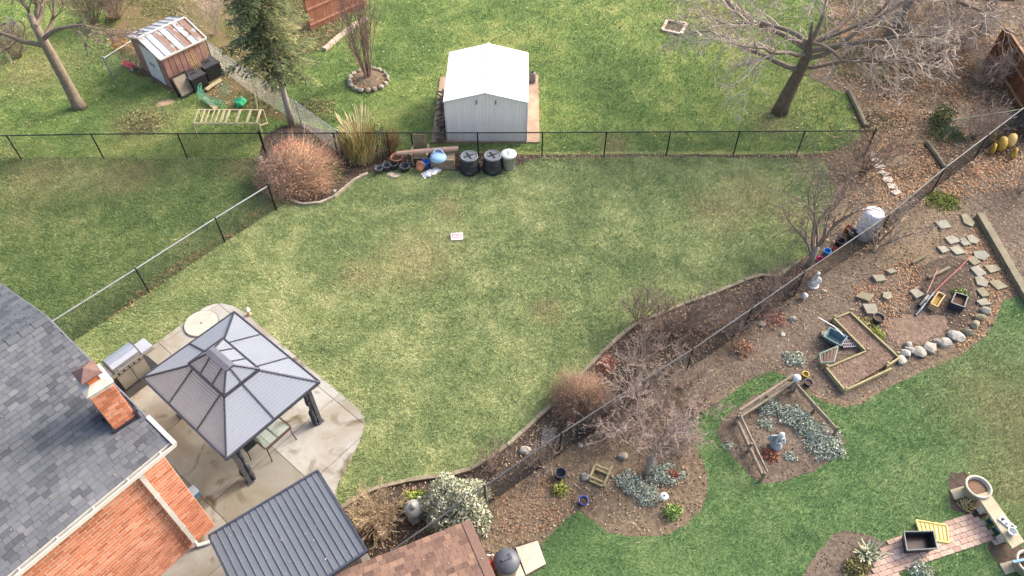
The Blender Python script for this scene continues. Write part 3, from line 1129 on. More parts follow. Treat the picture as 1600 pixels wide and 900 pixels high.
mb = MB(Fr_); mb.box((W / 2, .27, .45), (W, .5, .74)); mesh_obj('cabinet', mb, black, grill)
for k in range(2):
    mb = MB(Fr_); mb.box((W * (.25 + .5 * k), .012, .42), (W / 2 - .02, .02, .64)); d_ = mesh_obj('cabinet_door', mb, steel_b, grill)
    mb = MB(Fr_); mb.tube([(W / 2 + (-.06 if k == 0 else .06), -.02, .45), (W / 2 + (-.06 if k == 0 else .06), -.02, .68)], .012, 6); mesh_obj('door_handle', mb, steel, d_)
mb = MB(Fr_); mb.box((W / 2 + .12, 0.0, .86), (W + .52, .06, .12), None); mesh_obj('control_panel', mb, steel_b, grill)
for k in range(6):
    mb = MB(Fr_); mb.tube([(.1 + k * .17, -.03, .86), (.1 + k * .17, -.07, .86)], .028, 10); mesh_obj('knob', mb, black, grill)
prof = [(.0, .86), (-.02, .97), (.02, 1.1), (.12, 1.21), (.28, 1.26), (.44, 1.21), (.54, 1.1), (.56, .95), (.56, .84)]
mb = MB(Fr_)
vs_ = [(.02, y, z) for y, z in prof] + [(W - .02, y, z) for y, z in prof]
n = len(prof)
mb.add(vs_, [(i, i + 1, n + i + 1, n + i) for i in range(n - 1)] + [tuple(range(n - 1, -1, -1)), tuple(range(n, 2 * n))])
mesh_obj('lid', mb, steel, grill, False)
for x0 in (-.002, W - .03):
    mb = MB(Fr_)
    vs_ = [(x0, y, z + .008) for y, z in prof] + [(x0 + .035, y, z + .008) for y, z in prof]
    mb.add(vs_, [(i, i + 1, n + i + 1, n + i) for i in range(n - 1)] + [tuple(range(n - 1, -1, -1)), tuple(range(n, 2 * n))])
    mesh_obj('lid_end', mb, mat("grill_dark_casting", S(92, 92, 94), None, 5, .5, .5), grill)
mb = MB(Fr_); mb.tube([(.16, -.02, 1.02), (.16, -.08, 1.03), (W - .16, -.08, 1.03), (W - .16, -.02, 1.02)], .014, 8); mesh_obj('lid_handle', mb, steel, grill)
for x0, nm in ((-.22, 'side_shelf'), (W + .2, 'side_burner')):
    mb = MB(Fr_); mb.box((x0, .27, .9), (.4, .46, .05)); s_ = mesh_obj(nm, mb, mat("shelf_steel", S(212, 212, 210), S(198, 198, 196), 3, .35, .6, fine=.02), grill)
for x_, y_ in ((.05, .05), (W - .05, .05), (.05, .48), (W - .05, .48)):
    mb = MB(Fr_); mb.lathe([(.03, 0), (.04, .02), (.04, .06), (.03, .08)], 10, (x_, y_, .008)); mesh_obj('caster', mb, black, grill)

# round slatted lid set at the end of the patio
lc = at(315, 506, .05)
lid = thing('round_cover', "round pale slatted cover lying at the patio's rounded end", 'cover', lc)
mb = MB(); mb.lathe([(.555, 0), (.565, .02), (.555, .035), (.52, .036)], 40, lc); mesh_obj('rim', mb, mat("cover_rim", S(120, 118, 112), None, 6), lid)
lm_ = mat("pale_cover_boards", S(188, 184, 172), S(170, 165, 152), 5, rnd=.06)
R_ = .53
for k in range(12):
    y0 = -R_ + k * 2 * R_ / 12; y1 = y0 + 2 * R_ / 12 - .008
    xa = math.sqrt(max(0, R_ ** 2 - y0 ** 2)); xb = math.sqrt(max(0, R_ ** 2 - y1 ** 2)); xm = math.sqrt(max(0, R_ ** 2 - ((y0 + y1) / 2) ** 2))
    mb = MB(frame(lc, 22)); mb.prism([(-xa, y0), (xa, y0), (xm, (y0 + y1) / 2), (xb, y1), (-xb, y1), (-xm, (y0 + y1) / 2)], .034, .044)
    mesh_obj('board', mb, lm_, lid)
mb = MB(frame(lc)); mb.lathe([(.03, .044), (.03, .054), (.01, .055)], 10); mesh_obj('finger_hole', mb, black, lid)
p = at(390, 492, .03)
t = thing('garden_lantern', "small tan and white garden lantern at the patio edge by the gazebo", 'lantern', p)
mb = MB(frame(p)); mb.lathe([(.07, 0), (.08, .03), (.05, .12), (.055, .16), (.045, .2)], 10); mesh_obj('base', mb, mat("tan_ceramic", S(196, 164, 128)), t)
mb = MB(frame(p)); mb.lathe([(.05, .2), (.09, .24), (.07, .3), (.02, .36)], 10); mesh_obj('cap', mb, mat("offwhite_ceramic", S(222, 218, 208)), t)

# ------------------------------------------------------------------ dark metal-roofed shed at the bottom
DZ = 2.35
dA, dB = at(496, 737, DZ), at(328, 838, DZ)
du = (dB - dA).normalized(); dL = (dB - dA).length
dv = Vector((-du.y, du.x, 0))
if dv.x < 0:
    dv = -dv
dW = 2.42
Fd = Matrix.Translation((dA.x, dA.y, 0)) @ Matrix(((du.x, dv.x, 0, 0), (du.y, dv.y, 0, 0), (0, 0, 1, 0), (0, 0, 0, 1)))
ds = thing('garden_shed', "shed with dark blue-grey ribbed metal roof at the patio's lower end", 'shed', Fd @ Vector((dL / 2, dW / 2, 0)))
dm = mat("slate_blue_metal", S(108, 113, 121, .72), S(99, 104, 112, .72), 1.0, .45, .12, .45, fine=.03, rnd=.05)
zs = lambda y: DZ - .02 * y
npn = 17
for k in range(npn):
    x0, x1 = dL * k / npn, dL * (k + 1) / npn
    mb = MB(Fd)
    xr = [x0 + .002, x1 - .03, x1 - .025, x1 - .008, x1 - .002]
    zr = [0, 0, .022, .022, 0]
    vs_ = [(x, 0, zs(0) + z) for x, z in zip(xr, zr)] + [(x, dW, zs(dW) + z) for x, z in zip(xr, zr)]
    vs_ += [(xr[0], 0, zs(0) - .02), (xr[-1], 0, zs(0) - .02), (xr[-1], dW, zs(dW) - .02), (xr[0], dW, zs(dW) - .02)]
    mb.add(vs_, [(0, 1, 6, 5), (1, 2, 7, 6), (2, 3, 8, 7), (3, 4, 9, 8), (13, 12, 11, 10), (10, 11, 4, 3, 2, 1, 0), (5, 6, 7, 8, 9, 12, 13)], RNG.random())
    mesh_obj('roof_panel', mb, dm, ds)
mb = MB(Fd)
tm = mat("shed_dark_trim", S(70, 76, 90), None, 4, .45, .3)
mb.beam((-.03, -.02, zs(0) - .01), (dL + .03, -.02, zs(0) - .01), .05, .09)
mb.beam((-.03, dW + .02, zs(dW) - .01), (dL + .03, dW + .02, zs(dW) - .01), .05, .09)
mb.beam((-.025, 0, zs(0) - .01), (-.025, dW, zs(dW) - .01), .04, .08)
mb.beam((dL + .025, 0, zs(0) - .01), (dL + .025, dW, zs(dW) - .01), .04, .08)
mesh_obj('roof_trim', mb, tm, ds)
bd_m = mat("grey_brown_boards", S(142, 132, 124), S(116, 106, 100), 5, .85, rnd=.2, stretch=(4, 4, .4))
mb = MB(Fd); mb.box((dL / 2, dW / 2, 1.12), (dL - .34, dW - .34, 2.24)); wall2 = mesh_obj('wall', mb, mat("shed_dark_wall", S(70, 66, 64)), ds)
for k in range(18):
    mb = MB(Fd); w_ = (dL - .3) / 18
    mb.box((.15 + w_ * (k + .5), dW - .155, 1.12), (w_ - .012, .03, 2.22)); mesh_obj('board', mb, bd_m, wall2)
for k in range(14):
    mb = MB(Fd); w_ = (dW - .34) / 14
    mb.box((.155, .17 + w_ * (k + .5), 1.12), (.03, w_ - .012, 2.22)); mesh_obj('board', mb, bd_m, wall2)

# ------------------------------------------------------------------ brown shingled shed at the bottom centre
BZ = 2.15
b0, b1, b2_ = at(735, 812, BZ), at(590, 870, BZ), at(775, 900, BZ)
bu = (b1 - b0).normalized()
bv = Vector((-bu.y, bu.x, 0))
if bv.y > 0:
    bv = -bv
bs = thing('shingled_shed', "small shed with brown asphalt shingle roof at the bottom edge", 'shed', b0 + bu * 1.5 + bv * 1 - Vector((0, 0, BZ)))
up = Vector((bv.x, bv.y, .28)).normalized()
bn = bu.cross(up).normalized()
if bn.z < 0:
    bn = -bn
mb = MB()
Lb, Wb = 3.4, 1.9
c_ = [b0, b0 + bu * Lb, b0 + bu * Lb + up * Wb, b0 + up * Wb]
c2_ = [Vector((p.x, p.y, p.z - .1)) for p in c_]
mb.add(c_ + c2_, [(0, 1, 2, 3), (7, 6, 5, 4), (0, 4, 5, 1), (1, 5, 6, 2), (2, 6, 7, 3), (3, 7, 4, 0)])
br = mesh_obj('roof', mb, mat("brown_roof_edge", S(138, 110, 100, .72), S(122, 98, 90, .72), 3), bs)
bm_ = rmat("brown_shingle", [S(108, 86, 76, .6), S(132, 106, 94, .6), S(142, 114, 100, .6), S(138, 109, 96, .6), S(162, 130, 110, .6), S(122, 98, 88, .6)], .9, scale=1.5, var=.1, bump=.5)
pieces(br, 'shingle', shingle_field(b0 + bu * .24, bu, up, bn, Lb - .24, Wb, .15, (.12, .24), 21), bm_, 300, 'shingles')
mb = MB(); mb.beam(b0 + bu * .12 + bn * .012, b0 + bu * .12 + up * Wb + bn * .012, .2, .02, up=bn); mesh_obj('rake_trim', mb, mat("brown_flashing", S(138, 109, 96, .6), S(126, 100, 88, .6), 2, .6), bs)
mb = MB()
w0 = [b0 + bu * .2 + bv * .2, b0 + bu * (Lb - .2) + bv * .2, b0 + bu * (Lb - .2) + bv * 1.75, b0 + bu * .2 + bv * 1.75]
mb.prism([(p.x, p.y) for p in w0], 0, BZ - .05); mesh_obj('wall', mb, mat("brown_shed_wall", S(120, 96, 84), None, 5), bs)

# ------------------------------------------------------------------ white metal shed behind the back fence
fl, fr = at(700, 221), at(822, 222)
sw = (fr - fl).length; SD = 3.45; SH = 2.0; PK = 2.4
Fw = frame(fl, math.degrees(math.atan2(fr.y - fl.y, fr.x - fl.x)))
ws = thing('metal_shed', "white gabled metal shed with pale grey walls behind the back fence", 'shed', Fw @ Vector((sw / 2, SD / 2, 0)))
wm = mat("pale_grey_siding", S(236, 228, 218, .85), S(226, 217, 206, .85), 2, .6, .0, fine=.03, stretch=(1, 1, .2), rnd=.03)
wr_ = mat("white_roof_sheet", S(250, 250, 250, .9), S(243, 243, 243, .9), 2, .5, .0, fine=.02, rnd=.02)
mb = MB(Fw)
mb.add([(0, .0, 0), (sw, 0, 0), (sw, SD, 0), (0, SD, 0), (0, 0, SH), (sw, 0, SH), (sw, SD, SH), (0, SD, SH), (sw / 2, 0, PK - .03), (sw / 2, SD, PK - .03)],
       [(0, 1, 5, 8, 4), (1, 2, 6, 5), (2, 3, 7, 9, 6), (3, 0, 4, 7)])
wall3 = mesh_obj('wall', mb, wm, ws)
N_ = 22
for k in range(N_):
    x0 = sw * k / N_; x1 = sw * (k + 1) / N_
    zt_ = lambda x: SH + (PK - SH) * (1 - abs(x - sw / 2) / (sw / 2)) - .04
    mb = MB(Fw)
    g_ = .012
    mb.add([(x0 + g_, -.009, .03), (x1 - g_, -.009, .03), (x1 - g_, -.009, zt_(x1 - g_)), (x0 + g_, -.009, zt_(x0 + g_)), (x0, 0.002, .03), (x1, 0.002, .03), (x1, .002, zt_(x1)), (x0, .002, zt_(x0))],
           [(0, 1, 2, 3), (4, 0, 3, 7), (1, 5, 6, 2), (3, 2, 6, 7)])
    mesh_obj('wall_rib', mb, wm, wall3)
for k in range(N_):
    y0 = SD * k / N_
    for X, s in ((0, -1), (sw, 1)):
        mb = MB(Fw); mb.box((X + s * .009, y0 + SD / N_ / 2, SH / 2), (.018, SD / N_ - .025, SH - .06)); mesh_obj('wall_rib', mb, wm, wall3)
for s in (0, 1):
    for k in range(5):
        mb = MB(Fw)
        y0 = -.08 + (SD + .16) * k / 5; y1 = -.08 + (SD + .16) * (k + 1) / 5 - .004
        xe = -.06 if s == 0 else sw + .06
        ze_ = SH - .02
        th_ = .03
        mb.add([(xe, y0, ze_), (sw / 2, y0, PK), (sw / 2, y1, PK), (xe, y1, ze_), (xe, y0, ze_ - th_), (sw / 2, y0, PK - th_), (sw / 2, y1, PK - th_), (xe, y1, ze_ - th_)],
               [(0, 1, 2, 3), (7, 6, 5, 4), (0, 4, 5, 1), (2, 6, 7, 3), (3, 7, 4, 0)])
        mesh_obj('roof_panel', mb, wr_, ws)
mb = MB(Fw)
mb.add([(sw / 2 - .09, -.09, PK - .005), (sw / 2, -.09, PK + .03), (sw / 2 + .09, -.09, PK - .005), (sw / 2 - .09, SD + .09, PK - .005), (sw / 2, SD + .09, PK + .03), (sw / 2 + .09, SD + .09, PK - .005)],
       [(0, 1, 4, 3), (1, 2, 5, 4), (0, 2, 1), (3, 4, 5)])
for k in range(4):
    mb.box((sw / 2, .4 + k * .85, PK + .02), (.2, .02, .02))
mesh_obj('ridge_cap', mb, mat("ridge_cap_white", S(236, 236, 236), S(226, 226, 226), 3, .5), ws)
mb = MB(Fw)
for X in (-.01, sw + .01):
    mb.box((X, -.02, SH / 2), (.06, .05, SH - .02))
mb.beam((-.06, -.085, SH - .03), (sw / 2, -.085, PK - .01), .02, .07); mb.beam((sw / 2, -.085, PK - .01), (sw + .06, -.085, SH - .03), .02, .07)
mesh_obj('corner_trim', mb, mat("trim_white", S(226, 225, 226), None, 3, .5, fine=.03), ws)
for X in (.385, .62):
    mb = MB(Fw); mb.box((sw * X, -.03, SH - .06), (.05, .02, .2))
    for k in range(4):
        mb.box((sw * X, -.045, SH - .13 + k * .045), (.045, .015, .012))
    mesh_obj('vent', mb, mat("vent_grey", S(150, 148, 150)), ws)
# slab below it
mb = MB()
pad = px((674, 224), (843, 224), (841, 118), (688, 122))
mb.prism([(p.x, p.y) for p in pad], 0.0, .07, .3)
kind(mesh_obj('shed_slab', mb, mat("stained_brown_concrete", S(176, 154, 134), S(136, 112, 94), 1.6, bump=.2)), 'structure')
# firewood stacked on its left side: every log its own
wood = rmat("firewood_bark", [S(92, 78, 66), S(124, 108, 92), S(150, 132, 112), S(110, 92, 78)], .95, scale=14, var=.25, bump=.6)
fw = thing('firewood_pile', "long pile of split branches along the white shed's left wall", 'firewood', Fw @ Vector((-.35, 1.6, .07)))
for k in range(130):
    y = RNG.uniform(-.05, 3.1); z = .09 + RNG.random() * .55 * (1 - abs(y - 1.5) / 4)
    x = -.14 - RNG.random() * .42 * (1.1 - z)
    a_ = RNG.gauss(1.57, .55); L_ = RNG.uniform(.25, .6)
    d_ = Vector((math.cos(a_) * L_ / 2, math.sin(a_) * L_ / 2, RNG.uniform(-.06, .06)))
    mb = MB(Fw); c = Vector((x, y, z)); bend = Vector((RNG.uniform(-.03, .03), 0, RNG.uniform(-.02, .03)))
    r0 = RNG.uniform(.016, .042)
    mb.tube([c - d_, c + bend, c + d_], [r0, r0 * .9, r0 * .8], 6); mesh_obj('log', mb, wood, fw)
p = at(832, 128, .07)
t = thing('standing_drum', "small dark grey drum on the slab right of the white shed", 'drum', p)
mb = MB(frame(p)); mb.lathe([(.14, 0), (.15, .05), (.15, .4), (.13, .46), (.05, .5)], 14); mesh_obj('body', mb, mat("grey_drum", S(122, 116, 112)), t, True)
mb = MB(frame(p)); mb.lathe([(.05, .5), (.05, .56), (.02, .57)], 10); mesh_obj('cap', mb, black, t)

# ------------------------------------------------------------------ rusty shed, top left
rc = at(249, 91, 1.7); rd = at(320, 58, 1.7)
rx = (rd - rc); rx.z = 0; RL = rx.length; rx.normalize()
ry = Vector((-rx.y, rx.x, 0)); RW = 2.75
Fu = Matrix.Translation((rc.x, rc.y, 0)) @ Matrix(((rx.x, ry.x, 0, 0), (rx.y, ry.y, 0, 0), (0, 0, 1, 0), (0, 0, 0, 1)))
rs = thing('rusty_shed', "old rust-stained metal shed with white door in the far left yard", 'shed', Fu @ Vector((RL / 2, RW / 2, 0)))
m, nt, b, pos = base("rust_streaked_roof", .6, .2, .3)
nA = noise(nt, pos, 2.2, 6, .7, stretch=(1, 1, 1), dist=.4)
nB = noise(nt, pos, 14, 4, .7)
a = nd(nt, "ShaderNodeAttribute", attribute_name="rnd")
ad = nd(nt, "ShaderNodeMath", operation='MULTIPLY_ADD'); nt.links.new(a.outputs['Fac'], ad.inputs[0]); ad.inputs[1].default_value = .22; nt.links.new(nA, ad.inputs[2])
c0 = mixc(nt, mrange(nt, nB, .3, .7), S(196, 197, 198, .7), S(174, 176, 178, .7))
c1 = mixc(nt, mrange(nt, nB, .3, .7), S(160, 130, 112, .7), S(134, 108, 95, .7))
nt.links.new(mixc(nt, mrange(nt, ad.outputs[0], .62, .66), c0, c1), b.inputs['Base Color'])
rr_m = m
pk_m = mat("faded_pink_brown_metal", S(172, 134, 122), S(142, 108, 98), 2.5, .65, .1, rnd=.12)
zE, zP = 1.66, 2.12
mb = MB(Fu)
yl, yr = .12, RW - .12
mb.add([(.1, yl, 0), (RL - .1, yl, 0), (RL - .1, yr, 0), (.1, yr, 0), (.1, yl, zE), (RL - .1, yl, zE), (RL - .1, yr, zE), (.1, yr, zE), (.1, RW / 2, zP - .05), (RL - .1, RW / 2, zP - .05)],
       [(0, 1, 5, 4), (1, 2, 6, 9, 5), (2, 3, 7, 6), (3, 0, 4, 8, 7)])
w4 = mesh_obj('wall', mb, pk_m, rs)
for k in range(8):
    x0 = .1 + (RL - .2) * k / 8
    mb = MB(Fu); mb.box((x0 + (RL - .2) / 16, yl - .012, zE / 2), ((RL - .2) / 8 - .03, .024, zE - .06)); mesh_obj('wall_panel', mb, pk_m, w4)
dw = mat("dingy_white_door", S(214, 212, 206), S(196, 192, 186), 3, .6)
for k in range(2):
    mb = MB(Fu); mb.box((.085, .62 + k * .62 + .31, .82), (.03, .6, 1.56)); d_ = mesh_obj('door', mb, dw, rs)
    mb = MB(Fu); mb.box((.06, .62 + k * .62 + (.5 if k == 0 else .1), .85), (.03, .04, .14)); mesh_obj('handle', mb, black, d_)
for s in (0, 1):
    for k in range(7):
        x0 = RL * k / 7; x1 = RL * (k + 1) / 7 - .006
        ye = -.06 if s == 0 else RW + .06
        mb = MB(Fu)
        zr = zE + .02
        vs_ = [(x0, ye, zr), (x1, ye, zr), (x1, RW / 2, zP), (x0, RW / 2, zP)]
        rb = [(x1 - .03, ye, zr + .035), (x1 - .03, RW / 2, zP + .035), (x1 - .055, ye, zr), (x1 - .055, RW / 2, zP)]
        mb.add(vs_ + [(x, y, z - .03) for x, y, z in vs_] + rb, [(0, 1, 2, 3), (0, 4, 5, 1), (7, 6, 5, 4), (1, 8, 9, 2), (8, 10, 11, 9)], [.05, .1, .8, .2, .95, .4, 1.0][k] if s == 0 else RNG.random() * .5)
        mesh_obj('roof_panel', mb, rr_m, rs)
mb = MB(Fu)
mb.beam((-.02, RW / 2, zP + .02), (RL + .02, RW / 2, zP + .02), .1, .03)
mb.beam((-.03, -.06, zE), (-.03, RW / 2, zP), .05, .08); mb.beam((-.03, RW / 2, zP), (-.03, RW + .06, zE), .05, .08)
mb.beam((RL + .03, -.06, zE), (RL + .03, RW / 2, zP), .05, .08); mb.beam((-.03, -.07, zE), (RL + .03, -.07, zE), .03, .08)
mesh_obj('roof_trim', mb, mat("chalky_trim", S(208, 207, 204), S(186, 184, 180), 4), rs)
mb = MB(Fu); mb.beam((-.02, -.05, .04), (-.02, RW + .1, .04), .06, .08); mesh_obj('sill', mb, mat("old_timber", S(128, 112, 96), S(98, 84, 70), 5, bump=.5), rs)

# ------------------------------------------------------------------ chain-link fences
blk = mat("black_vinyl", S(44, 46, 48), None, 6, .5, .2)
galv = mat("galvanised_steel", S(176, 178, 178), S(150, 152, 152), 5, .45, .6, fine=.05)
blk_rail = mat("weathered_black_rail", S(96, 98, 100), S(74, 76, 78), 3, .45, .4)
wire_b = mat("black_chain_wire", S(58, 60, 60), None, 6, .6, .2)
wire_g = mat("grey_chain_wire", S(140, 142, 142), None, 6, .5, .4)


def chain_fence(label, pts, h, rail_m, post_m, wire_m, spacing=2.65, at_pts=True, rr=.024, thick_ends=True, cell=.085):
    pts = [Vector((p[0], p[1], 0)) for p in pts]
    t = thing('chain_link_fence', label, 'fence', pts[0])
    posts = []
    for a, b in zip(pts[:-1], pts[1:]):
        n = 1 if at_pts else max(1, round((b - a).length / spacing))
        posts += [a.lerp(b, k / n) for k in range(n)]
    posts.append(pts[-1])
    for i, p in enumerate(posts):
        mb = MB(frame(p))
        r = .042 if thick_ends and i in (0, len(posts) - 1) else .028
        hh = h + (.06 if r > .03 else -.01)
        mb.tube([(0, 0, 0), (0, 0, hh)], r, 8)
        mb.lathe([(r + .008, hh), (r + .008, hh + .03), (.01, hh + .055)], 8)
        mesh_obj('post', mb, post_m, t)
    for a, b in zip(pts[:-1], pts[1:]):
        mb = MB()
        mb.tube([a + Vector((0, 0, h)), b + Vector((0, 0, h))], rr, 7)
        mesh_obj('top_rail', mb, rail_m, t)
    mb = MB()
    for a, b in zip(pts[:-1], pts[1:]):
        L = (b - a).length
        d = (b - a).normalized()
        z0, z1 = .04, h - .02
        hh = z1 - z0
        for s in (1, -1):
            x = -hh
            while x < L:
                xa, xb = x, x + hh
                t0, t1 = max(0, (0 - xa) / hh), min(1, (L - xa) / hh)
                if t1 - t0 > .05:
                    za, zb_ = (z0 + hh * t0, z0 + hh * t1) if s > 0 else (z1 - hh * t0, z1 - hh * t1)
                    mb.tube([a + d * (xa + hh * t0) + Vector((0, 0, za)), a + d * (xa + hh * t1) + Vector((0, 0, zb_))], .0034, 3, False)
                x += cell
        mb.tube([a + Vector((0, 0, .05)), b + Vector((0, 0, .05))], .004, 3, False)
    kind(mesh_obj('chain_mesh', mb, wire_m, t), 'stuff')
    return t


T12 = lambda *q: [at(u, v, 1.2) for u, v in q]
chain_fence("black chain-link fence along the back of the far left lawn", T12((-130, 212), (10, 212), (142, 209.5), (277, 209), (405, 208)), 1.2, blk, blk, wire_b)
chain_fence("black chain-link fence behind the compost bins and across the lawn's back", T12((405, 208), (520, 208), (604, 207.5), (642, 207.5), (746, 207.5), (848, 207), (948, 206.5), (1048, 206), (1156, 205.5), (1258, 205), (1368, 204)), 1.2, blk, blk, wire_b)
chain_fence("diagonal chain-link fence with silver rail between the two left lawns", T12((419, 290), (336, 341), (212, 420), (80, 503)), 1.2, galv, blk, wire_b)
rf = [at(u, v, 1.2) for u, v in [(1690, 100), (1544, 211), (1477, 262), (1390, 335), (1257, 425), (1175, 482), (1083, 545), (980, 611), (877, 677), (757, 760), (610, 862)]]
chain_fence("long dark chain-link fence slanting through the planting beds on the right", rf, 1.2, blk_rail, blk, wire_b)
chain_fence("galvanised chain-link fence running back from the shrub past the tall conifer", T12((527, 206), (462, 160), (392, 116), (322, 64)), 1.2, galv, galv, wire_g)
chain_fence("low grey fence at the far left behind the rusty shed", T12((240, 38), (160, 88)), 1.1, galv, galv, wire_g)
chain_fence("short greenish fence rail among leaves at the far right", T12((1489, 182), (1640, 158)), 1.0, mat("mossy_rail", S(140, 142, 120), S(110, 112, 92), 4), mat("mossy_post", S(110, 108, 90)), wire_g)

# ------------------------------------------------------------------ timber fences at the far edge
def board_fence(label, a, b, h, w, m_, rail_m, side=1):
    a, b = Vector(a), Vector(b)
    d = (b - a).normalized(); nrm = Vector((-d.y, d.x, 0)) * side
    t = thing('board_fence', label, 'fence', a)
    n = int((b - a).length / w)
    for k in range(n):
        mb = MB(); c = a + d * (w * (k + .5)); hh = h + RNG.uniform(-.015, .015)
        mb.box(c + Vector((0, 0, hh / 2)), (w - .012, .022, hh), math.degrees(math.atan2(d.y, d.x)))
        mesh_obj('board', mb, m_, t)
    for z in (.3, h * .62, h - .12):
        mb = MB(); mb.beam(a + nrm * .035 + Vector((0, 0, z)), a + d * (n * w) + nrm * .035 + Vector((0, 0, z)), .04, .08); mesh_obj('rail', mb, rail_m, t)
    mb = MB(); mb.beam(a + Vector((0, 0, h + .03)), a + d * (n * w) + Vector((0, 0, h + .03)), .12, .035); mesh_obj('cap_rail', mb, rail_m, t)
    k = 0
    while k * 2.4 < n * w + .1:
        mb = MB(); c = a + d * min(k * 2.4, n * w); mb.box(c - nrm * .06 + Vector((0, 0, h / 2)), (.09, .09, h), math.degrees(math.atan2(d.y, d.x))); mesh_obj('post', mb, rail_m, t); k += 1
    return t


red_b = mat("red_brown_boards", S(164, 112, 88), S(140, 90, 70), 3, rnd=.16, stretch=(4, 4, .5))
red_r = mat("red_brown_rail", S(182, 138, 112), S(150, 108, 86), 4)
board_fence("red-brown board fence at the top edge beside the upright shrub", at(486, 48), at(575, 8), 1.75, .15, red_b, red_r, -1)
dkb = mat("dark_orange_boards", S(124, 84, 56), S(96, 62, 42), 3, rnd=.18, stretch=(4, 4, .5))
board_fence("dark orange-brown board fence at the upper right edge", at(1541, 92), at(1625, 228), 1.7, .16, dkb, mat("tan_rail", S(172, 140, 106), S(140, 108, 80), 4), -1)
edging("row of pale stones edging the far bed below the red-brown fence", px((507, 80), (525, 64), (551, 44), (575, 30)), .42, .22, .16, .01, mat("pale_edge_stone", S(192, 180, 164), S(156, 142, 126), 5, rnd=.15))


# ------------------------------------------------------------------ things along the back fence
def pot(name, label, cat, p, r0, r1, h, m_, soil=None, group=None, rim=True, plant=None, tilt=None):
    p = Vector(p)
    t = thing(name, label, cat, p, group)
    M = frame(p)
    if tilt:
        M = M @ Matrix.Rotation(tilt[1], 4, 'Z') @ Matrix.Rotation(tilt[0], 4, 'X')
    mb = MB(M)
    pr = [(r0 * .9, 0), (r0, .01), (r1, h * .88)]
    pr += [(r1 * 1.08, h * .88), (r1 * 1.08, h)] if rim else [(r1, h)]
    pr += [(r1 * .9, h), (r1 * .86, h * .8), (r0 * .8, h * .3), (.001, h * .28)]
    mb.lathe(pr, 18)
    mesh_obj('body', mb, m_, t, True)
    if soil:
        mb = MB(M); mb.lathe([(r1 * .86, h * .74), (r1 * .6, h * .8), (.001, h * .82)], 14); mesh_obj('soil', mb, soil, t)
    return t


terra = mat("terracotta", S(190, 134, 104), S(166, 112, 86), 8, rnd=.1)
nurs = mat("grey_black_plastic", S(74, 76, 82), S(60, 62, 66), 8, .6)
soil_p = mat("potting_soil", S(92, 66, 52), S(64, 46, 36), 22, bump=.8)
G_N = 'empty nursery pots by the back bed'
pot('nursery_pot', "leftmost and lightest of four dark nursery pots beside the curved bed", 'pot', at(593, 270), .12, .16, .26, mat("mid_grey_plastic", S(104, 104, 108)), None, G_N)
pot('nursery_pot', "second from the left of four dark nursery pots by the curved bed", 'pot', at(605, 266), .13, .17, .28, mat("grey_plastic", S(92, 94, 100)), None, G_N)
pot('nursery_pot', "third from the left of four dark nursery pots, touching its grey neighbour", 'pot', at(616, 264), .14, .18, .3, nurs, None, G_N)
pot('nursery_pot', "wide black nursery pot standing alone right of the row of three", 'pot', at(633, 267), .15, .2, .28, nurs, None, G_N)
pot('terracotta_pot', "wide terracotta pot filled with brown soil behind the nursery pots", 'pot', at(621, 256), .17, .24, .36, terra, soil_p)
pot('terracotta_pot', "round terracotta pot tipped over next to the white bag", 'pot', at(654, 266, .16), .12, .19, .3, terra, None, tilt=(1.25, 2.8))
mb = MB(); mb.rock(at(616, 274, .02), (.32, .22, .07), 5, .2); tag(mesh_obj('flat_stone', mb, mat("tan_stone", S(186, 172, 148), S(156, 142, 120), 6, bump=.4)), "flat tan stone in the grass in front of the nursery pots", 'stone')
# garden obelisk
p = at(598, 246)
ob = thing('garden_obelisk', "tall black metal plant obelisk at the end of the shrub bed", 'trellis', p)
for k in range(4):
    a_ = math.pi / 4 + k * math.pi / 2
    mb = MB(frame(p)); mb.tube([(.24 * math.cos(a_), .24 * math.sin(a_), 0), (.2 * math.cos(a_), .2 * math.sin(a_), 1.6)], .014, 6); mesh_obj('upright', mb, blk, ob)
for z in (.4, .75, 1.1, 1.45):
    r = .24 - .04 * z / 1.6
    mb = MB(frame(p)); mb.tube([(r * math.cos(i * math.pi / 8), r * math.sin(i * math.pi / 8), z) for i in range(17)], .009, 5); mesh_obj('hoop', mb, blk, ob)
for s in range(3):
    mb = MB(frame(p)); mb.tube([((.09 * math.cos(i * .5 + s)) + .03, (.12 * math.sin(i * .6 + s)) - .1, 1.1 + .022 * i) for i in range(16)], .008, 5); mesh_obj('scroll', mb, blk, ob)
# old wooden armchair
wd = mat("greyed_wood", S(168, 150, 122), S(132, 114, 90), 6, rnd=.15, bump=.3)
p = at(658, 252)
ch = thing('wooden_armchair', "weathered wooden garden armchair backed against the fence", 'chair', p)
F_ = frame(p)
for k in range(5):
    mb = MB(F_); mb.box((-.2 + k * .1, .3 + .08, .68), (.085, .025, .6), Matrix.Rotation(-.25, 3, 'X')); mesh_obj('back_slat', mb, wd, ch)
for k in range(5):
    mb = MB(F_); mb.box((0, -.22 + k * .11, .36 - k * .012), (.52, .1, .025)); mesh_obj('seat_slat', mb, wd, ch)
for s in (-1, 1):
    mb = MB(F_); mb.beam((s * .31, -.3, .56), (s * .31, .38, .56), .09, .03); mesh_obj('armrest', mb, wd, ch)
    for y in (-.25, .32):
        mb = MB(F_); mb.box((s * .3, y, .275), (.05, .06, .55)); mesh_obj('leg', mb, wd, ch)
mb = MB(F_); mb.beam((-.27, .45, .96), (.27, .45, .96), .03, .07); mesh_obj('top_rail', mb, wd, ch)
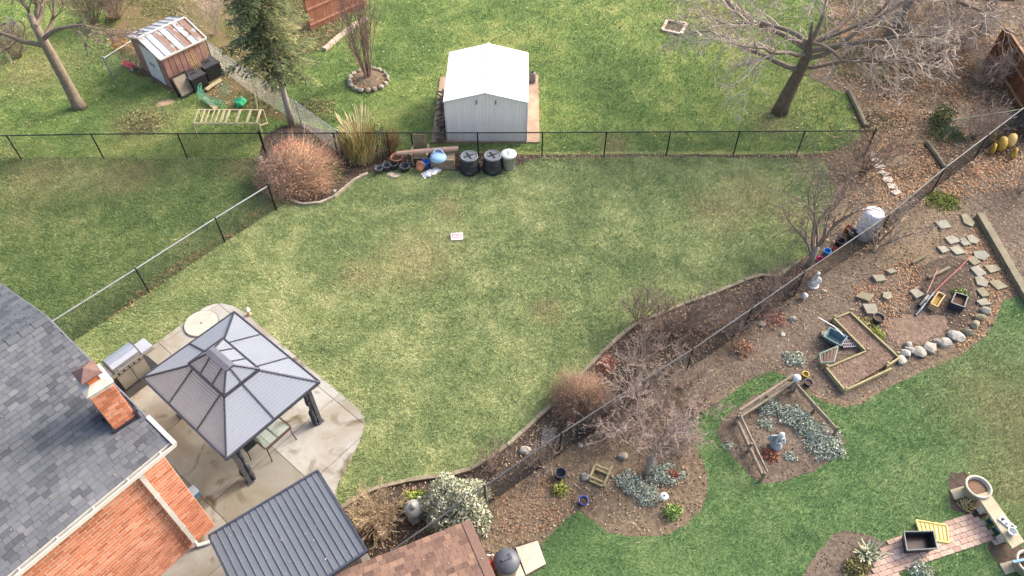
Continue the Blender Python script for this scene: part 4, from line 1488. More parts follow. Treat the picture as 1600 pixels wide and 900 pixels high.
# rolled carpet resting along the things
a, b2 = at(620, 240, .55), at(716, 232, .62)
mb = MB(); d_ = b2 - a
mb.tube([a, a + d_ * .3 + Vector((0, 0, .01)), a + d_ * .7 + Vector((0, 0, .005)), b2], [.085, .1, .105, .1], 12)
ro = thing('cardboard_tube', "long pale pink-brown tube lying across the chair and box", 'tube', a.lerp(b2, .5))
mesh_obj('tube_wall', mb, mat("pinkish_cardboard", S(186, 154, 136), S(164, 130, 114), 4, rnd=.05), ro)
for e_, q in ((a, -1), (b2, 1)):
    mb = MB(); dd = d_.normalized() * q; mb.tube([e_ + dd * .001, e_ + dd * .012], .075, 12); mesh_obj('end_plug', mb, mat("tube_end", S(150, 112, 92)), ro)
# wooden box with a blue basin on it
p = at(692, 262)
bx_ = thing('wooden_crate', "grey wooden crate bench under the pale blue basin", 'crate', p)
F_ = frame(p, -1)
for k in range(4):
    mb = MB(F_); mb.box((0, .02 + k * .16, .41), (.95, .15, .03)); mesh_obj('top_board', mb, wd, bx_)
for k in range(3):
    mb = MB(F_); mb.box((0, -.05, .07 + k * .135), (.93, .025, .122)); mesh_obj('front_board', mb, wd, bx_)
for s in (-1, 1):
    mb = MB(F_); mb.box((s * .455, .26, .2), (.025, .56, .37)); mesh_obj('side_board', mb, wd, bx_)
mb = MB(F_); mb.box((0, -.1, .04), (1.0, .05, .05)); mesh_obj('base_rail', mb, wd, bx_)
mb = MB(F_); mb.box((-.08, .3, .2), (.5, .4, .03)); mesh_obj('shelf', mb, wd, bx_)
p2 = at(685, 247, .43)
bs_ = thing('plastic_basin', "pale blue plastic basin resting on the wooden crate", 'basin', p2)
lb = mat("pale_blue_plastic", S(160, 194, 222), S(146, 182, 212), 5, .45, fine=.03)
mb = MB(frame(p2)); mb.lathe([(.33, 0), (.34, .02), (.28, .14), (.24, .17), (.001, .175)], 22); mesh_obj('body', mb, lb, bs_, True)
mb = MB(frame(p2)); mb.tube([(.19 * math.cos(i * math.pi / 9 + .1), .05 + .17 * math.sin(i * math.pi / 9 + .1), .17 + .1 * math.sin(i * math.pi / 9)) for i in range(10)], .03, 8); mesh_obj('rim_handle', mb, lb, bs_, True)
p = at(666, 262)
t = thing('blue_bucket', "bright blue bucket wedged between the armchair and crate", 'bucket', p)
bb = mat("bright_blue_plastic", S(36, 122, 214), S(28, 104, 190), 5, .4, fine=.03)
mb = MB(frame(p)); mb.lathe([(.12, 0), (.13, .01), (.17, .3), (.185, .3), (.185, .33), (.155, .33), (.12, .06), (.001, .05)], 18); mesh_obj('body', mb, bb, t, True)
mb = MB(frame(p)); mb.tube([(.17 * math.cos(k * math.pi / 8), .02, .31 - .14 * math.sin(k * math.pi / 8)) for k in range(9)], .006, 5); mesh_obj('handle', mb, galv, t)
p = at(674, 271)
mb = MB(frame(p, 35))
vs_, fs_ = [], []
for i in range(9):
    for j in range(6):
        x, y = (i / 8 - .5) * .78, (j / 5 - .5) * .34
        e_ = min(1, 3 * min(i, 8 - i) / 8 + .25) * min(1, 3 * min(j, 5 - j) / 5 + .2)
        vs_.append((x + .04 * math.sin(3 * j + i), y + .05 * math.sin(2.2 * i), .02 + .13 * e_ + .03 * math.sin(4 * i + 3 * j)))
for i in range(8):
    for j in range(5):
        fs_.append((i * 6 + j, i * 6 + 6 + j, i * 6 + 7 + j, i * 6 + 1 + j))
mb.add(vs_, fs_)
n0 = len(vs_)
bd = [i * 6 for i in range(9)] + [48 + j for j in range(1, 6)] + [i * 6 + 5 for i in range(7, -1, -1)] + [j for j in range(4, 0, -1)]
base_ = [(vs_[k][0], vs_[k][1], 0) for k in bd]
mb2 = mb; o = len(mb2.v)
mb2.v.extend([tuple(frame(p, 35) @ Vector(q)) for q in base_])
for k in range(len(bd)):
    k2 = (k + 1) % len(bd); mb2.f.append((bd[k], bd[k2], o + k2, o + k)); mb2.r.append(.5)
tag(mesh_obj('plastic_bag', mb, mat("white_bag", S(232, 232, 232), S(206, 206, 208), 9, .6), None, True), "crumpled white plastic bag on the grass before the crate", 'bag')
# compost bins
cb_m = mat("black_bin_plastic", S(46, 46, 48), S(36, 36, 38), 5, .5, fine=.05)
cl_m = mat("worn_lid_plastic", S(112, 118, 126), S(86, 90, 98), 9, .55)


def compost_bin(p, label):
    t = thing('compost_bin', label, 'compost bin', p, 'black compost bins by the back fence')
    F_ = frame(p)
    mb = MB(F_); mb.lathe([(.40, 0), (.41, .02), (.40, .2), (.385, .22), (.375, .42), (.36, .44), (.34, .66), (.325, .68), (.001, .68)], 26); mesh_obj('body', mb, cb_m, t, True)
    for z, r in ((.21, .408), (.43, .388), (.06, .418)):
        mb = MB(F_); mb.lathe([(r - .02, z - .025), (r, z - .012), (r, z + .012), (r - .02, z + .025)], 26); mesh_obj('band', mb, cb_m, t, True)
    mb = MB(F_); mb.lathe([(.345, .66), (.355, .7), (.34, .73), (.31, .735), (.29, .715), (.24, .72), (.001, .735)], 26); l = mesh_obj('lid', mb, cl_m, t, True)
    for k in range(4):
        a_ = k * math.pi / 2 + .5
        mb = MB(F_ @ Matrix.Rotation(a_, 4, 'Z')); mb.box((.12, 0, .737), (.16, .05, .02)); mesh_obj('lid_rib', mb, cb_m, l)
    mb = MB(F_); mb.lathe([(.05, .73), (.05, .765), (.02, .77)], 12); mesh_obj('lid_knob', mb, cb_m, l)
    mb = MB(F_); mb.box((0, -.405, .12), (.3, .03, .18)); mesh_obj('hatch', mb, mat("hatch_plastic", S(56, 56, 58)), t)
    mb = MB(F_); mb.box((0, -.425, .19), (.2, .02, .03)); mesh_obj('hatch_handle', mb, cl_m, t)
    return t


compost_bin(at(734, 266), "left of two black compost bins, next to the wooden crate")
compost_bin(at(770, 265), "right of two black compost bins, next to the pale grey bin")
p = at(795, 262)
t = thing('garbage_bin', "pale grey round garbage bin with white lid right of the compost bins", 'bin', p)
gb = mat("pale_grey_plastic", S(176, 180, 180), S(160, 164, 164), 4, .5, fine=.04)
mb = MB(frame(p)); mb.lathe([(.22, 0), (.23, .01), (.285, .62), (.3, .62), (.3, .68), (.001, .68)], 24); mesh_obj('body', mb, gb, t, True)
mb = MB(frame(p)); mb.lathe([(.31, .66), (.31, .71), (.28, .735), (.1, .76), (.001, .762)], 24); l = mesh_obj('lid', mb, mat("offwhite_lid", S(214, 212, 204), S(196, 194, 186), 5, .5), t, True)
mb = MB(frame(p)); mb.tube([(0, -.11, .75), (0, -.09, .8), (0, .09, .8), (0, .11, .75)], .018, 6); mesh_obj('lid_handle', mb, gb, l)
# printed card lying in the lawn
p = at(714, 370, .03)
t = thing('white_card', "white square board with red marks lying in the middle lawn", 'board', p)
mb = MB(frame(p, 6)); mb.box((0, 0, .015), (.44, .36, .03)); mesh_obj('board', mb, mat("white_board", S(222, 214, 212), S(206, 198, 196), 4), t)
rp = mat("faded_red_print", S(150, 84, 88), S(136, 72, 78), 8)
for k, (x, y, w, h) in enumerate(((-.05, .1, .26, .035), (.05, .03, .2, .03), (-.06, -.04, .22, .03), (.06, -.1, .18, .03), (-.15, .02, .03, .12), (.15, -.03, .03, .1))):
    mb = MB(frame(p, 6)); mb.box((x, y, .032), (w, h, .003)); mesh_obj('print_mark', mb, rp, t)

# ------------------------------------------------------------------ boulders, stone ring, fire pit
st_m = rmat("fieldstone", [S(146, 137, 124, .65), S(168, 161, 148, .65), S(186, 181, 170, .65), S(138, 132, 122, .65)], .9, scale=5, var=.18, bump=.5)
st_y = rmat("mossy_flagstone", [S(138, 132, 108, .62), S(160, 152, 130, .62), S(152, 150, 138, .62), S(172, 166, 148, .62)], .92, scale=4, var=.2, bump=.5)


def boulder(label, u, v, s, seed, m_=st_m, grp=None, rot=0.0):
    mb = MB(); q = at(u, v); mb.rock((q.x, q.y, s[2] * .35), s, seed, .22, rot)
    return tag(mesh_obj('boulder', mb, m_, None), label, 'rock', grp)


GB = 'boulders around the orange shrub'
boulder("tan boulder at the left edge of the shrub bed, just below the fence", 406, 254, (.24, .2, .2), 1, st_y, GB)
boulder("small pale boulder left of the orange shrub, between two larger ones", 414, 272, (.14, .12, .12), 2, st_m, GB)
boulder("rounded grey boulder at the end of the diagonal fence by the shrub", 420, 296, (.22, .18, .17), 3, st_m, GB)
boulder("bluish grey boulder at the lower left tip of the shrub bed", 442, 307, (.2, .16, .16), 4, st_m, GB)
boulder("grey boulder in dark soil at the orange shrub's lower right", 507, 290, (.22, .16, .16), 5, st_m, GB)
boulder("small white stone in dark soil below the orange shrub", 504, 303, (.11, .09, .09), 6, st_m, GB)
boulder("ring-shaped pale stone beside the curved edging", 523, 300, (.1, .09, .08), 7, st_m, GB)
q = at(576, 127)
ring = thing('stone_ring', "round bed ringed with stones around the upright bare shrub", 'stone ring', q)
mb = MB(frame(q)); mb.lathe([(.82, 0), (.78, .1), (.4, .17), (.001, .18)], 24); mesh_obj('bed_soil', mb, soil_litter, ring)
for k in range(17):
    a_ = k / 17 * 2 * math.pi
    mb = MB(); mb.rock((q.x + .86 * math.cos(a_), q.y + .86 * math.sin(a_), .09), (.17, .13, .13), 30 + k, .2, a_ + 1.57); mesh_obj('stone', mb, st_y, ring)
q = at(1052, 46)
fp = thing('brick_square', "small square of pale bricks on the rear lawn", 'planter', q)
pb = rmat("pale_pink_brick", [S(186, 160, 146), S(204, 184, 170), S(170, 142, 128)], .9)
cs = [at(1042, 34), at(1073, 39), at(1063, 55), at(1034, 49)]
for i in range(4):
    a, b2 = cs[i], cs[(i + 1) % 4]
    for k in range(4):
        mb = MB(); mb.beam(a.lerp(b2, k / 4 + .02) + Vector((0, 0, .06)), a.lerp(b2, (k + 1) / 4 - .02) + Vector((0, 0, .06)), .13, .12); mesh_obj('brick', mb, pb, fp)
mb = MB(); mb.prism([(p.x, p.y) for p in cs], 0, .03); mesh_obj('soil', mb, soil_mid, fp)

# ------------------------------------------------------------------ far left yard clutter
p = at(296, 150)
F_ = frame(p, 49)
rk = thing('folding_crate', "black framed cart with tan panel leaning on the rusty shed", 'cart', p)
mb = MB(F_ @ Matrix.Rotation(-.35, 4, 'X'))
for a, b2 in (((-.35, 0, .05), (.35, 0, .05)), ((-.35, 0, 1.0), (.35, 0, 1.0)), ((-.35, 0, .05), (-.35, 0, 1.0)), ((.35, 0, .05), (.35, 0, 1.0)), ((-.35, .22, .05), (-.35, .22, .95)), ((.35, .22, .05), (.35, .22, .95)), ((-.35, 0, .3), (-.35, .22, .3)), ((.35, 0, .3), (.35, .22, .3))):
    mb.tube([a, b2], .035, 6)
mesh_obj('frame', mb, black, rk)
mb = MB(F_ @ Matrix.Rotation(-.35, 4, 'X')); mb.box((0, .02, .52), (.58, .03, .8)); mesh_obj('panel', mb, mat("tan_panel", S(150, 138, 122), S(130, 118, 104), 5), rk)
for s in (-1, 1):
    mb = MB(F_); mb.tube([(s * .3 - .03, .3, .12), (s * .3 + .03, .3, .12)], .12, 12); mesh_obj('wheel', mb, black, rk)
for lab, (u, v), w_ in (("black slatted composter box beside the framed cart", (310, 136), .7), ("black slatted composter box nearest the galvanised fence post", (331, 118), .75)):
    p = at(u, v)
    t = thing('slatted_composter', lab, 'composter', p, 'black slatted composters by the rusty shed')
    F_ = frame(p, 49)
    for k in range(6):
        for sx, sy, rz in ((0, -1, 0), (0, 1, 0), (-1, 0, 90), (1, 0, 90)):
            mb = MB(F_); mb.box((sx * w_ / 2, sy * w_ / 2, .07 + k * .11), (w_, .03, .085), rz); mesh_obj('slat', mb, cb_m, t)
    mb = MB(F_); mb.box((0, 0, .68), (w_ + .06, w_ + .06, .05)); l = mesh_obj('lid', mb, mat("charcoal_lid", S(74, 74, 78), S(58, 58, 62), 6, .5), t)
    mb = MB(F_); mb.box((0, 0, .72), (.24, .06, .04)); mesh_obj('lid_handle', mb, cb_m, l)
    mb = MB(F_); mb.box((0, 0, .3), (w_ - .08, w_ - .08, .6)); mesh_obj('core', mb, soil_p, t)
# poles leaning on the shed
pol = mat("bamboo", S(196, 168, 118), S(166, 136, 90), 6)
bp = thing('leaning_poles', "bundle of thin tan poles leaning on the rusty shed wall", 'poles', at(321, 128))
for k in range(5):
    mb = MB(); mb.tube([at(318 + k * 1.8, 130 - k, 0.02), at(290 + k * 3, 86 - k * 2, 1.45)], .016, 5); mesh_obj('pole', mb, pol, bp)
# red toy cart and hose tap near the shed
p = at(204, 106)
t = thing('red_trolley', "small red trolley with grey wheel beside the rusty shed's door", 'trolley', p)
rd_m = mat("faded_red_plastic", S(206, 72, 92), S(180, 56, 76), 6, .5)
F_ = frame(p, -35)
mb = MB(F_)
for s in (-1, 1):
    mb.tube([(-.35, s * .16, .12), (.3, s * .12, .16)], .035, 6)
for x in (-.3, -.1, .1, .25):
    mb.tube([(x, -.15, .14), (x, .15, .14)], .03, 6)
mb.tube([(-.35, -.16, .12), (-.48, 0, .15), (-.35, .16, .12)], .035, 6)
mesh_obj('frame', mb, rd_m, t)
for s in (-1, 1):
    mb = MB(F_); mb.tube([(.38, s * .16 - .03, .1), (.38, s * .16 + .03, .1)], .1, 12); mesh_obj('wheel', mb, mat("grey_wheel", S(150, 156, 164)), t)
# wooden ladder-like rack
rk_m = mat("weathered_pale_lumber", S(196, 182, 146), S(164, 150, 116), 5, rnd=.12)
lad = thing('wooden_rack', "pale wooden ladder-like rack standing on legs behind the left fence", 'rack', at(355, 200))
A1, A2, B1, B2 = at(309, 172, .75), at(411, 172, .75), at(301, 193, .75), at(404, 193, .75)
mb = MB(); mb.beam(A1, A2, .06, .05); mesh_obj('rail', mb, rk_m, lad)
mb = MB(); mb.beam(B1, B2, .06, .05); mesh_obj('rail', mb, rk_m, lad)
for k in (0.02, .12, .19, .27, .34, .42, .5, .66, .82, .97):
    w_ = .09 if k > .4 else .05
    mb = MB(); mb.beam(A1.lerp(A2, k) + Vector((0, 0, .035)), B1.lerp(B2, k) + Vector((0, 0, .035)), w_, .025); mesh_obj('rung', mb, rk_m, lad)
for q in (A1, A2, B1, B2):
    mb = MB(); mb.beam((q.x, q.y, 0), (q.x, q.y, .73), .05, .05); mesh_obj('leg', mb, rk_m, lad)
mb = MB(); mb.beam((A2.x, A2.y, .1), B2 - Vector((0, 0, .1)), .04, .05); mesh_obj('brace', mb, rk_m, lad)
# tall wooden post and prop right of it
mb = MB(); mb.beam(at(409, 210), at(391, 104, 2.0) , .05, .05); tag(mesh_obj('leaning_pole', mb, rk_m), "thin tall pale pole leaning by the wooden rack", 'pole')
# green mesh netting, draped
gn = mat("green_plastic_netting", S(96, 168, 142), S(72, 146, 120), 6, .6)
gt = thing('garden_netting', "tangled green plastic netting draped over the ground by the composters", 'netting', at(335, 155))
pts0 = [at(312, 135, .5), at(313, 148, .25), at(325, 157, .2), at(345, 162, .15), at(352, 165, .05)]
for k in range(9):
    mb = MB(); o = Vector((RNG.uniform(-.05, .05), .06 * k - .25, .03 * math.sin(k)))
    mb.tube([p + o + Vector((RNG.uniform(-.05, .05), RNG.uniform(-.05, .05), RNG.uniform(0, .06))) for p in resample(pts0, .25)], .008, 4); mesh_obj('strand', mb, gn, gt)
r_pts = resample(pts0, .09)
for k, p in enumerate(r_pts):
    mb = MB(); mb.tube([p + Vector((0, -.28, .02)), p + Vector((RNG.uniform(-.05, .05), 0, .05)), p + Vector((0, .25, .03))], .007, 4); mesh_obj('strand', mb, gn, gt)
for k in range(12):
    mb = MB(); p = at(348 + 6 * math.sin(k * 2.1), 128 + k * 1.6, .35); mb.tube([p + Vector((-.15, 0, -.1)), p, p + Vector((.16, .05, -.18))], .008, 4); mesh_obj('strand', mb, gn, gt)
p = at(377, 166)
mb = MB(frame(p)); mb.lathe([(.12, .01), (.24, .08), (.28, .2), (.25, .34), (.14, .44), (.02, .46)], 14)
mb2 = MB(); mb2.rock((p.x, p.y, .2), (.29, .27, .24), 8, .3)
tag(mesh_obj('netting_bundle', mb2, mat("bright_green_mesh", S(44, 170, 116), S(30, 138, 92), 12, .6, bump=.8)), "bright green ball-shaped bundle of netting by the tall conifer", 'netting')
for lab, a, b2 in (("tan plank lying between the composters and green netting", (322, 140), (345, 124)), ("weathered plank on the ground under the green netting", (318, 152), (338, 170))):
    mb = MB(); mb.beam(at(*a, .12), at(*b2, .16), .2, .04); tag(mesh_obj('plank', mb, rk_m), lab, 'plank')
mb = MB(); mb.rock(at(258, 161, .02), (.5, .26, .05), 3, .25, .3); tag(mesh_obj('wood_slab', mb, mat("bare_wood_patch", S(176, 154, 124), S(140, 116, 90), 5)), "flat tan slab of wood on the grass before the rusty shed", 'wood')
bk = thing('parked_bicycle', "dark bicycle with blue frame at the far left edge", 'bicycle', at(24, 62))
F_ = frame(at(24, 62), 75)
for x in (-.5, .5):
    mb = MB(F_); mb.tube([(x + .33 * math.cos(k * math.pi / 10), 0, .34 + .33 * math.sin(k * math.pi / 10)) for k in range(21)], .02, 6); w_ = mesh_obj('wheel', mb, black, bk)
    mb = MB(F_)
    for k in range(6):
        mb.tube([(x + .32 * math.cos(k * math.pi / 6), 0, .34 + .32 * math.sin(k * math.pi / 6)), (x - .32 * math.cos(k * math.pi / 6), 0, .34 - .32 * math.sin(k * math.pi / 6))], .003, 3)
    mesh_obj('spokes', mb, galv, w_)
mb = MB(F_)
bl_m = mat("blue_frame_paint", S(44, 74, 132), None, 6, .4)
for a, b2 in (((-.5, 0, .34), (-.1, 0, .3)), ((-.1, 0, .3), (.35, 0, .75)), ((-.15, 0, .75), (.36, 0, .8)), ((-.1, 0, .3), (-.18, 0, .85)), ((-.5, 0, .34), (-.15, 0, .75)), ((.33, 0, .95), (.5, 0, .34))):
    mb.tube([a, b2], .022, 6)
mesh_obj('frame', mb, bl_m, bk)
mb = MB(F_); mb.tube([(.3, -.28, .98), (.33, 0, .96), (.3, .28, .98)], .014, 6); mesh_obj('handlebar', mb, galv, bk)
mb = MB(F_); mb.box((-.18, 0, .88), (.26, .13, .06)); mesh_obj('saddle', mb, black, bk)

# ------------------------------------------------------------------ right-hand garden
p = at(1348, 369)
t = thing('rain_barrel', "white rounded rain barrel behind the slanting fence", 'barrel', p)
wb = mat("white_barrel_plastic", S(226, 222, 226), S(208, 202, 208), 4, .5, fine=.03)
mb = MB(frame(p)); mb.lathe([(.3, 0), (.34, .05), (.36, .4), (.36, .85), (.35, 1.12), (.31, 1.2), (.27, 1.22), (.001, 1.24)], 28); mesh_obj('body', mb, wb, t, True)
for z in (.3, .7, 1.08):
    mb = MB(frame(p)); mb.lathe([(.34, z - .02), (.372, z - .008), (.372, z + .008), (.34, z + .02)], 28); mesh_obj('hoop', mb, wb, t, True)
mb = MB(frame(p)); mb.tube([(-.22, 0, 1.235), (.05, .1, 1.25), (.26, .0, 1.23)], .012, 6); mesh_obj('cord', mb, mat("grey_cord", S(140, 132, 130)), t)
cl = [("pink flower pot lying against the slanting fence by the bare plum tree", 1279, 402, mat("magenta_plastic", S(206, 60, 122), None, 6, .5), .1),
      ("bright blue small pot next to the pink pot by the fence", 1290, 398, mat("sky_blue_plastic", S(66, 138, 204), None, 6, .5), .13),
      ("black pot behind the fence left of the white barrel", 1330, 374, nurs, .2),
      ("dark pot between the blue pot and the white barrel", 1310, 384, mat("charcoal_plastic", S(60, 58, 62), None, 6, .6), .17),
      ("small red pot in the clutter at the fence", 1302, 392, mat("dull_red_plastic", S(176, 70, 66), None, 6, .6), .09),
      ("rust-orange pot just left of the white barrel", 1324, 362, mat("rust_orange", S(172, 104, 66), None, 6, .7), .14)]
for k, (lab, u, v, m_, r) in enumerate(cl):
    pot('plastic_pot', lab, 'pot', at(u, v, .02 + (r * .8 if k in (0, 4) else 0)), r * .75, r, r * 1.7, m_, None, None, True, None, (1.2, .6 * k) if k in (0, 4) else None)
# statuettes
wh = mat("chalk_white_stone", S(226, 226, 220), S(196, 198, 194), 9, .8, bump=.3)
p = at(1270, 446)
t = thing('garden_statue', "white seated stone figure on leaves beside the slanting fence", 'statue', p)
mb = MB(frame(p)); mb.lathe([(.16, 0), (.18, .06), (.16, .2), (.13, .32), (.11, .42), (.05, .5)], 12, sx=1.0, sy=.8); mesh_obj('body', mb, wh, t, True)
mb = MB(frame(p)); mb.rock((.01, .02, .56), (.085, .08, .1), 3, .05); mesh_obj('head', mb, wh, t, True)
mb = MB(frame(p)); mb.lathe([(.2, 0), (.2, .05), (.17, .06)], 12); mesh_obj('plinth', mb, wh, t)
for s in (-1, 1):
    mb = MB(frame(p)); mb.tube([(s * .1, 0, .42), (s * .16, -.06, .28), (s * .05, -.13, .26)], [.045, .04, .03], 6); mesh_obj('arm', mb, wh, t, True)
p = at(1255, 467)
t = thing('gazing_ball', "small pale ball on a short stand on bare soil near the white figure", 'ball', p)
mb = MB(frame(p)); mb.lathe([(.02, .06), (.08, .09), (.11, .16), (.08, .24), (.02, .27)], 14); mesh_obj('ball', mb, mat("pale_blue_grey_ball", S(206, 210, 216), None, 8, .3), t, True)
mb = MB(frame(p)); mb.lathe([(.08, 0), (.05, .04), (.04, .08)], 12); mesh_obj('stand', mb, st_m, t)
# raised beds
tim = mat("pressure_treated_timber", S(160, 150, 112), S(128, 118, 88), 5, rnd=.15, bump=.3)
rb_ = thing('raised_bed', "L-shaped raised bed of pale timber boards with reddish soil", 'raised bed', at(1345, 560))
V = [(1302, 500), (1327, 490), (1400, 557), (1384, 573), (1319, 612), (1290, 577), (1352, 551)]
bh = .2
runs = [((1302, 500), (1327, 490)), ((1327, 490), (1401, 559)), ((1384, 574), (1404, 561)), ((1319, 612), (1391, 578)), ((1290, 577), (1319, 612)), ((1290, 577), (1352, 551)), ((1302, 500), (1352, 551))]
for a, b2 in runs:
    mb = MB(); mb.beam(at(*a, bh / 2), at(*b2, bh / 2), .05, bh); mesh_obj('board', mb, tim, rb_)
for a in V:
    mb = MB(); q = at(*a); mb.box((q.x, q.y, .11), (.07, .07, .24)); mesh_obj('stake', mb, tim, rb_)
mb = MB(); mb.prism([(p.x, p.y) for p in px(*V)], 0.03, .13, .5); mesh_obj('soil', mb, soil_red, rb_)
# stakes and clutter by it
gp_m = mat("teal_plastic", S(98, 126, 132, .7), S(84, 112, 118, .7), 5, .5)
p = at(1301, 536)
t = thing('teal_wheelbarrow', "small teal garden cart with white handle beside the raised bed", 'cart', p)
F_ = frame(p, -40)
mb = MB(F_); mb.add([(-.24, -.18, .1), (.2, -.18, .1), (.2, .18, .1), (-.24, .18, .1), (-.32, -.25, .34), (.28, -.25, .34), (.28, .25, .34), (-.32, .25, .34), (-.2, -.15, .14), (.16, -.15, .14), (.16, .15, .14), (-.2, .15, .14), (-.28, -.22, .34), (.25, -.22, .34), (.25, .22, .34), (-.28, .22, .34)],
   [(3, 2, 1, 0), (0, 1, 5, 4), (1, 2, 6, 5), (2, 3, 7, 6), (3, 0, 4, 7), (8, 9, 10, 11), (9, 8, 12, 13), (10, 9, 13, 14), (11, 10, 14, 15), (8, 11, 15, 12), (4, 5, 13, 12), (5, 6, 14, 13), (6, 7, 15, 14), (7, 4, 12, 15)])
mesh_obj('tub', mb, gp_m, t)
hw = mat("white_tube", S(222, 218, 212), None, 6, .5)
mb = MB(F_); mb.tube([(.2, .2, .3), (-.2, .26, .42), (-.55, .2, .5), (-.75, .18, .52)], .022, 6); mesh_obj('handle', mb, hw, t)
for s in (-1, 1):
    mb = MB(F_); mb.tube([(.12, s * .2 - .02, .1), (.12, s * .2 + .02, .1)], .1, 12); mesh_obj('wheel', mb, black, t)
p = at(1296, 566)
gs = thing('garden_chair', "old green-framed garden chair with brown slats lying by the raised bed", 'chair', p)
c4_ = [at(1280, 553, .3), at(1309, 541, .35), at(1303, 565, .25), at(1283, 567, .2)]
gf = mat("grey_green_tube", S(132, 150, 134), S(108, 128, 114), 6, .6)
for i in range(4):
    mb = MB(); mb.tube([c4_[i], c4_[(i + 1) % 4]], .028, 6); mesh_obj('frame_tube', mb, gf, gs)
for k in range(5):
    mb = MB(); mb.beam(c4_[0].lerp(c4_[1], (k + .5) / 5) + Vector((0, 0, .01)), c4_[3].lerp(c4_[2], (k + .5) / 5) + Vector((0, 0, .01)), .07, .02); mesh_obj('slat', mb, mat("brown_slat", S(128, 104, 88), S(102, 82, 70), 5, rnd=.15), gs)
for q in c4_:
    mb = MB(); mb.tube([q, (q.x + .05, q.y + .03, 0)], .024, 6); mesh_obj('leg', mb, gf, gs)
for lab, (u, v), an in (("grey plastic grid tray standing against the raised bed's inner corner", (1318, 525), 55), ("grey plastic grid tray lying flat by the raised bed's inner corner", (1324, 539), 5)):
    p = at(u, v, .03)
    t = thing('grid_tray', lab, 'tray', p)
    gm2 = mat("mauve_grey_plastic", S(150, 142, 148), S(128, 120, 126), 6, .6)
    for k in range(7):
        mb = MB(frame(p, an)); mb.box((-.2 + k * .067, 0, .06), (.022, .26, .05)); mesh_obj('bar', mb, gm2, t)
    for y in (-.13, 0, .13):
        mb = MB(frame(p, an)); mb.box((0, y, .06), (.43, .024, .055)); mesh_obj('cross_bar', mb, gm2, t)
pot('plastic_pot', "small yellow pot on dark soil left of the raised bed", 'pot', at(1257, 588), .07, .1, .14, mat("yellow_plastic", S(222, 196, 52), None, 6, .5), soil_p)
pot('plastic_pot', "small black pot just below the yellow pot", 'pot', at(1261, 602), .09, .12, .18, nurs, soil_p)
# post-hole digger with red handles
dg = thing('post_hole_digger', "long red-handled post hole digger lying with dark blue blades", 'tool', at(1446, 480))
rh = mat("red_handle_paint", S(172, 80, 76, .7), S(140, 100, 92, .7), 7, .5)
mb = MB(); mb.tube([at(1459, 457, .1), at(1480, 436, .13), at(1498, 420, .16), at(1517, 400, .2)], .024, 6); mesh_obj('handle', mb, rh, dg)
mb = MB(); mb.tube([at(1448, 458, .14), at(1456, 440, .2), at(1465, 420, .26)], .022, 6); mesh_obj('handle', mb, rh, dg)
stl = mat("dark_blue_steel", S(70, 82, 92), S(52, 62, 72), 6, .45, .5)
mb = MB(); mb.tube([at(1459, 457, .1), at(1450, 468, .09), at(1438, 484, .06), at(1430, 493, .04)], [.035, .05, .06, .045], 8); mesh_obj('blade', mb, stl, dg)
mb = MB(); mb.tube([at(1450, 462, .1), at(1444, 470, .1), at(1436, 478, .1)], [.06, .1, .06], 7); mesh_obj('blade', mb, mat("dark_navy", S(44, 48, 58), None, 6, .5), dg)
mb = MB(); mb.tube([at(1441, 448, .05), at(1446, 460, .09), at(1449, 466, .1)], .012, 5); mesh_obj('hinge_rod', mb, stl, dg)
# planter boxes
def trough(label, c4, h, m_, soil_m, name='planter_box'):
    cc = sum(c4, Vector()) / 4
    t = thing(name, label, 'planter', (cc.x, cc.y, 0.02))
    for i in range(4):
        mb = MB(); a, b2 = c4[i], c4[(i + 1) % 4]
        mb.beam((a.x, a.y, h / 2 + .02), (b2.x, b2.y, h / 2 + .02), .04, h); mesh_obj('side', mb, m_, t)
    mb = MB(); mb.prism([(p.x + (cc.x - p.x) * .06, p.y + (cc.y - p.y) * .06) for p in c4], .02, h * .72); mesh_obj('soil', mb, soil_m, t)
    return t


tan_b = mat("tan_planter", S(196, 166, 126), S(168, 138, 100), 6)
leafy = mat("yellow_leaf_fill", S(170, 142, 66), S(128, 100, 52), 30, bump=.8)
trough("tan rectangular planter full of yellowed leaves next to the red-handled tool", px((1461, 464), (1471, 469), (1459, 487), (1449, 482)), .26, tan_b, leafy)
trough("black square planter with brown soil right of the tan planter", px((1487, 466), (1506, 472), (1500, 489), (1480, 482)), .3, mat("black_blue_plastic", S(58, 62, 72), S(46, 50, 58), 5, .5), soil_p)
pot('plastic_pot', "dark cracked pot among leaves above the raised bed's end", 'pot', at(1369, 503), .13, .18, .26, nurs, soil_p)
# big timber sleeper
slp = mat("mossy_sleeper", S(128, 120, 98), S(100, 94, 78), 3, rnd=.1, bump=.6, stretch=(1, 1, 1))
a, b2 = at(1530, 336, .12), at(1612, 478, .12)
mb = MB(); mb.beam(a, b2, .26, .24); tag(mesh_obj('timber_sleeper', mb, slp), "long mossy timber sleeper on the ground at the right edge", 'timber')
for lab, q0, q1, w_ in (("grey timber beam beneath the large bare tree", (1326, 142), (1352, 197), .22), ("mossy green log meeting the slanting fence at the right", (1448, 222), (1476, 261), .2),
                        ("weathered grey plank lying in twigs beside the slanting fence", (1021, 610), (1058, 585), .16), ("thin tan log between leaves above the dark tool bed", (1425, 411), (1450, 397), .1), ("tan timber offcut lying in the tool bed's middle", (1450, 434), (1483, 418), .12),
                        ("narrow grey branch standing beside the dark mesh in the fence bed", (893, 666), (897, 686), .05)):
    a, b2 = at(*q0, .1), at(*q1, .1)
    mb = MB(); mb.tube([a, a.lerp(b2, .5) + Vector((.02, 0, .01)), b2], [w_ / 2, w_ / 2 * 1.05, w_ / 2 * .9], 7); tag(mesh_obj('timber', mb, slp), lab, 'timber')
